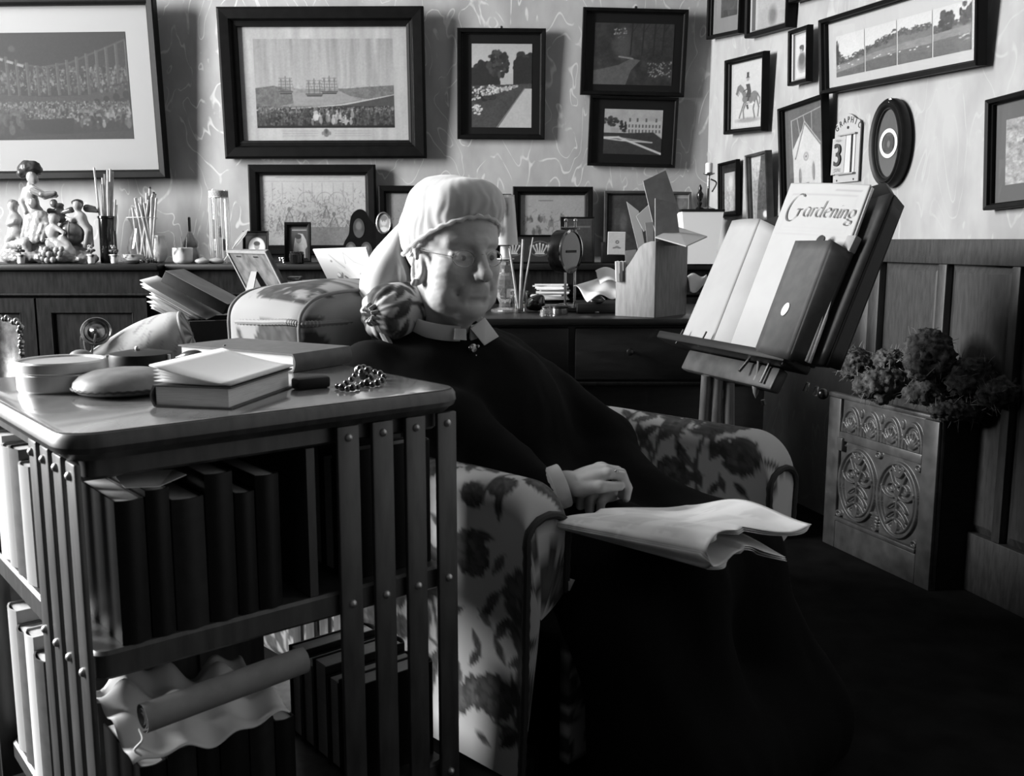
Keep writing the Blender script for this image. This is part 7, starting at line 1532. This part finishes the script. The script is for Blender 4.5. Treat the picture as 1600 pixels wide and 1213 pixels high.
o = np.array([P(1098, 328, Yw + .05)[0] - .012, Yw + .05, zt_]); t = thing('sealing_lamp', 'small dark turned ornament beside the candlestick', 'ornament', o); MB().lathe([(.014, 0), (.016, .004), (.006, .012), (.010, .024), (.006, .032), (.012, .046), (.013, .058), (.006, .070), (.008, .080), (.002, .094)], o, seg=20).build('turned_body', 'drum_metal', t)

# picture seen from the back, satin lined case and casket on the desk behind the chair
nb = unit((-.80, -.60, 0)); lb = math.radians(26); vb = unit(nb * math.sin(lb) + UP * math.cos(lb)); ub = unit((.60, -.80, 0)); TLb = P(354, 391, 3.22); hb = (TLb[2] - DZ - .008) / vb[2]; wb = .33
t = thing('easel_frame', 'photograph frame seen from behind with its strut out, above the chair back', 'photo frame', TLb + ub * wb / 2 - vb * hb); nf = np.cross(ub, vb); nf = nf if nf @ nb > 0 else -nf
bf_ = lambda a, b, d=0.0: TLb + ub * a - vb * b + nf * d
MB().prism([bf_(0, 0), bf_(wb, 0), bf_(wb, hb), bf_(0, hb)], -nf * .010).build('back_board', 'back_card', t, smooth=False)
for a0, a1, b0_, b1_ in ((0, wb, 0, .008), (0, .010, .0081, hb), (wb - .010, wb, .0081, hb)): MB().prism([bf_(a0, b0_, .0003), bf_(a1, b0_, .0003), bf_(a1, b1_, .0003), bf_(a0, b1_, .0003)], nf * .004).build('edge_strip', 'paper_mid', t, smooth=False)
MB().prism([bf_(wb * .40, hb * .35, .001), bf_(wb * .54, hb * .35, .001), bf_(wb * .58, hb * 1.0, .12), bf_(wb * .30, hb * 1.0, .12)], nf * .003).build('strut', 'back_card_light', t, smooth=False)
for a in (.25, .68): MB().obox(bf_(wb * a, hb * .10, .001), ub * .018, vb * .002, nf * .001).build('turn_clip', 'steel', t)
lq = [P(490, 389, 3.10), P(573, 386, 2.94), P(598, 470, 3.00), P(531, 472, 3.17)]
n_l = unit(np.cross(lq[1] - lq[0], lq[3] - lq[0])); n_l = n_l if n_l @ (C0 - lq[0]) > 0 else -n_l
t = thing('jewel_case', 'open case with white satin lid holding small jewels, behind the chair', 'case', np.array([(lq[2] + lq[3])[0] / 2, 3.14, DZ + .0005]))
c = Cv(84, 80, 214); c.nz(4, 20, 3); c.line([(22, 8), (30, 18), (40, 28)], 1.6, 170); c.line([(46, 6), (44, 22)], 1.6, 176); c.line([(46, 6), (58, 20), (72, 26)], 2, 172); c.ell(26, 40, 4.5, 5.5, 140); c.ell(25, 38, 3, 3, 236); c.line([(30, 42), (34, 32), (42, 42)], 2.2, 120); c.ell(40, 43, 7, 2.6, 110, .4); c.ell(66, 40, 5, 3, 90, .5); c.ell(22, 18, 1.5, 1.5, 130)
V = []
for j in range(80):
    for i in range(84): a, b = i / 83, j / 79; V.append((lq[0] * (1 - a) + lq[1] * a) * (1 - b) + (lq[3] * (1 - a) + lq[2] * a) * b + n_l * .0045)
quadmesh('satin_lining', np.array(V), gridfaces(83, 79, True), 'print', t, c.a.ravel(), smooth=False); MB().prism(lq, n_l * .004).build('lid', 'paper', t, smooth=False)
bq = np.array([(lq[2] + lq[3])[0] / 2, 3.14, 0]); MB().box((bq[0] - .13, 3.02, DZ + .0005), (bq[0] + .10, 3.20, lq[2][2] - .012)).build('case_body', 'black_leather', t, bevel=.003)
o = on_d(468, 480); o[1] = 3.10; o[0] = P(468, 440, 3.10)[0]; zt2 = P(0, 432, 3.10)[2]
t = thing('trinket_box', 'small white box with a silver fretted lid beside the easel frame', 'box', o); MB().box((o[0] - .034, 3.08, DZ + .0005), (o[0] + .004, 3.13, zt2 - .014)).build('box_body', 'paper', t, bevel=.002); MB().box((o[0] - .035, 3.079, zt2 - .0135), (o[0] + .005, 3.131, zt2)).build('fretted_lid', 'silver', t, bevel=.004)
o2 = MB().box((o[0] + .008, 3.07, DZ + .0005), (o[0] + .050, 3.12, zt2 - .010)).build('black_casket', 'black_glaze', None, bevel=.005); tag(o2, 'small polished black casket right of the white trinket box', 'casket')

# ================================================================== SIDE TABLE AT LEFT, BEHIND THE BOOKCASE
TZ = .585
t = thing('side_table', 'low dark side table carrying the cushion and the document box', 'table', (-1.15, 2.52, 0)); MB().box((-1.75, 2.12, TZ - .025), (-.62, 2.82, TZ)).build('table_top', 'dark_wood', t, bevel=.006)
for x, y in ((-1.70, 2.17), (-.67, 2.17), (-1.70, 2.77), (-.67, 2.77)): MB().lathe([(.016, 0), (.020, .02), (.022, .3), (.026, TZ - .0255)], (x, y, 0), seg=14).build('leg', 'dark_wood', t)
# pale printed cushion lying on its side
Yc = 2.36; a = P(108, 580, Yc); b = P(292, 528, Yc + .06); ax = unit(b - a); V = []; cols = []; nA, nT = 72, 70; Bx = basis(ax); Lc = np.linalg.norm(b - a)
c = Cv(200, 200, 166); c.nz(16, 40, 3); rr = random.Random(31)
for k in range(120): x = rr.uniform(60, 200); y = rr.uniform(0, 200); c.line([(x, y), (x - rr.uniform(6, 22), y + rr.uniform(4, 16))], rr.uniform(1, 3), rr.uniform(90, 150), .6)
tc = thing('print_cushion', 'plump pale printed cushion lying behind the tins', 'cushion', (a + b) / 2 * np.array([1, 1, 0]) + UP * (TZ + .0005))
for j in range(nT + 1):
    f_ = j / nT; r = .012 + (.062) * math.sin(min(f_ * 1.18, 1) * PI / 2) ** 1.1; r = r * (1 if f_ < .9 else 1 - .10 * ((f_ - .9) / .1) ** 2)
    for i in range(nA + 1):
        an = 2 * PI * i / nA; V.append(a + ax * (Lc * f_) + Bx @ np.array([1.15 * r * math.cos(an), r * math.sin(an), 0]) * (1 + .02 * math.sin(5 * an + f_ * 9))); cols.append(c.samp(f_ * 199, i / nA * 199))
V = np.array(V); V[:, 2] = np.maximum(V[:, 2], TZ + .001); quadmesh('cushion_cover', V, gridfaces(nA, nT), 'chintz', tc, np.array(cols))
rim_ = V[-(nA + 1):-1]; cen = rim_.mean(0); MB().tube([p + ax * .002 for p in rim_], .004, 8, closed=True).build('piping', 'chintz_plain', tc)
V2 = []; col2 = []
for j in range(13):
    for p, i in zip(V[-(nA + 1):], range(nA + 1)): f_ = j / 12; V2.append(p * (1 - f_) + cen * f_ + ax * (.004 + .010 * math.sin(f_ * PI / 2)) + ax * .003 * math.sin(i * .9) * f_ * (1 - f_) * 3); col2.append(120 + 40 * math.sin(i * 1.1 + f_ * 2))
quadmesh('gathered_end', np.array(V2), gridfaces(nA, 12), 'chintz', tc, np.array(col2))
# ornate silver frame at far left
Yf = 2.30; q0 = np.array([P(38, 590, Yf)[0], Yf, TZ + .0005]); t = thing('silver_frame', 'silver frame with beaded edge at the far left, cut off', 'photo frame', q0); hS = P(0, 506, Yf)[2] - TZ; wS = .16
MB().grid(lambda u, v: q0 + np.array([-wS * u, .05 * math.sin(u * 2.4), hS * v + .012 * math.sin(u * PI) * v]), 24, 20).build('plate', 'silver', t)
rr = random.Random(1)
for k in range(15): f_ = k / 14; MB().ball(q0 + np.array([-wS * f_, -.004 + .05 * math.sin(f_ * 2.4), hS + .004 * math.sin(k * 2.1) + .012 * math.sin(f_ * PI)]), rr.uniform(.0045, .008), 10).build('bead', 'silver', t)
for k in range(9): f_ = k / 8; MB().ball(q0 + np.array([.003 * math.sin(k * 3), -.003, hS * (.5 + .5 * f_)]), rr.uniform(.005, .0085), 10).build('bead', 'silver', t)
MB().tube([q0 + np.array([0, -.002, hS * .5]), q0 + np.array([-.004, -.002, hS * .25]), q0 + np.array([-.012, -.002, .004])], .005, 8).build('edge_scroll', 'silver', t)
# chamber candlestick with round pan
Yk = 2.34; q0 = P(150, 518, Yk); t = thing('chamber_candlestick', 'round ringed metal candle pan tilted behind the pale cushion', 'candlestick', np.array([q0[0], Yk, TZ])); nk = unit((.25, -.9, .35))
MB().lathe([(.034, -.006), (.036, 0), (.034, .003), (.028, -.001), (.026, .001), (.020, -.002), (.010, .003), (.006, .010), (.004, .012)], q0, nk, 36).build('pan', 'silver', t)
MB().tube(catmull([P(150, 522, Yk - .012), P(147, 534, Yk - .012), P(144, 548, Yk - .01), P(140, 590, Yk)], 5), .003, 8).build('stem', 'steel', t); MB().tube(catmull([P(133, 512, Yk + .01), P(128, 535, Yk + .01), P(134, 560, Yk + .01), P(140, 590, Yk + .01)], 5), .006, 8).build('handle', 'silver', t)
q = P(140, 590, Yk); MB().lathe([(.03, TZ + .0005), (.03, TZ + .006), (.006, TZ + .012), (.006, max(q[2], TZ + .03))], (q[0], q[1], 0), seg=20).build('foot', 'silver', t)
# document box with lid ajar and papers
Yd = 2.55; q0, q1 = P(296, 503, Yd), P(382, 501, Yd + .05); e = unit((q1 - q0) * np.array([1, 1, 0])); wD = float(np.linalg.norm(q1 - q0)); bkv = np.array([-e[1], e[0], 0]); zT = q0[2]
t = thing('document_box', 'black document box with its lid ajar and papers spilling out', 'box', np.array([q0[0], q0[1], TZ + .0005]) + e * wD / 2)
def db_(a, d, z): return q0 * np.array([1, 1, 0]) + e * a + bkv * d + UP * z
for a0, a1, d0, d1 in ((0, wD, 0, .006), (0, wD, .204, .21), (0, .006, .0061, .2039), (wD - .006, wD, .0061, .2039)): MB().prism([db_(a0, d0, TZ + .001), db_(a1, d0, TZ + .001), db_(a1, d1, TZ + .001), db_(a0, d1, TZ + .001)], UP * (zT - TZ - .001)).build('wall_board', 'black_leather', t, smooth=False)
MB().tube([db_(.0, -.001, zT + .001), db_(wD * .85, -.001, zT + .001)], .0016, 6).build('metal_edge', 'steel', t)
L0, L1, L2, L3 = P(258, 424, Yd + .02), P(287, 421, Yd + .19), P(366, 470, Yd + .17), P(356, 476, Yd + .0)
L2 = L1 + (P(356, 476, Yd) - L0); nl_ = unit(np.cross(L1 - L0, L3 - L0)); nl_ = nl_ if nl_[2] > 0 else -nl_
MB().prism([L0, L1, L2, L3], -nl_ * .030).build('lid', 'black_leather', t, bevel=.002)
MB().prism([L0 + nl_ * .0005, L1 + nl_ * .0005, L2 + nl_ * .0005, L3 + nl_ * .0005], nl_ * .0012).build('lid_paper', 'lid_grey', t, smooth=False)
rr = random.Random(17)
for k in range(14):
    f_ = k / 13.; hx, hy = 334 - f_ * 44, 500 - (1 - f_) * 6; tx, ty = 232 + f_ * 20 + rr.uniform(-5, 5), 434 + f_ * 46
    A_, B_ = P(tx, ty, Yd + .10), P(hx, hy, Yd + .10); d_ = unit(B_ - A_); w_ = np.array([0, rr.uniform(.04, .07), rr.uniform(-.004, .004)]); sag = rr.uniform(-.001, .002)
    o = MB().grid(lambda u, v: A_ + (B_ - A_) * u + w_ * (v - .5) * 2 + UP * sag * math.sin(PI * u), 8, 2).build('document', 'paper' if k % 3 else 'paper_grey', None); so = o.modifiers.new('s', 'SOLIDIFY'); so.thickness = .0012; tag(o, 'folded document sticking out of the black box, %s from the top' % ORD[k], 'paper', 'papers spilling from the document box')
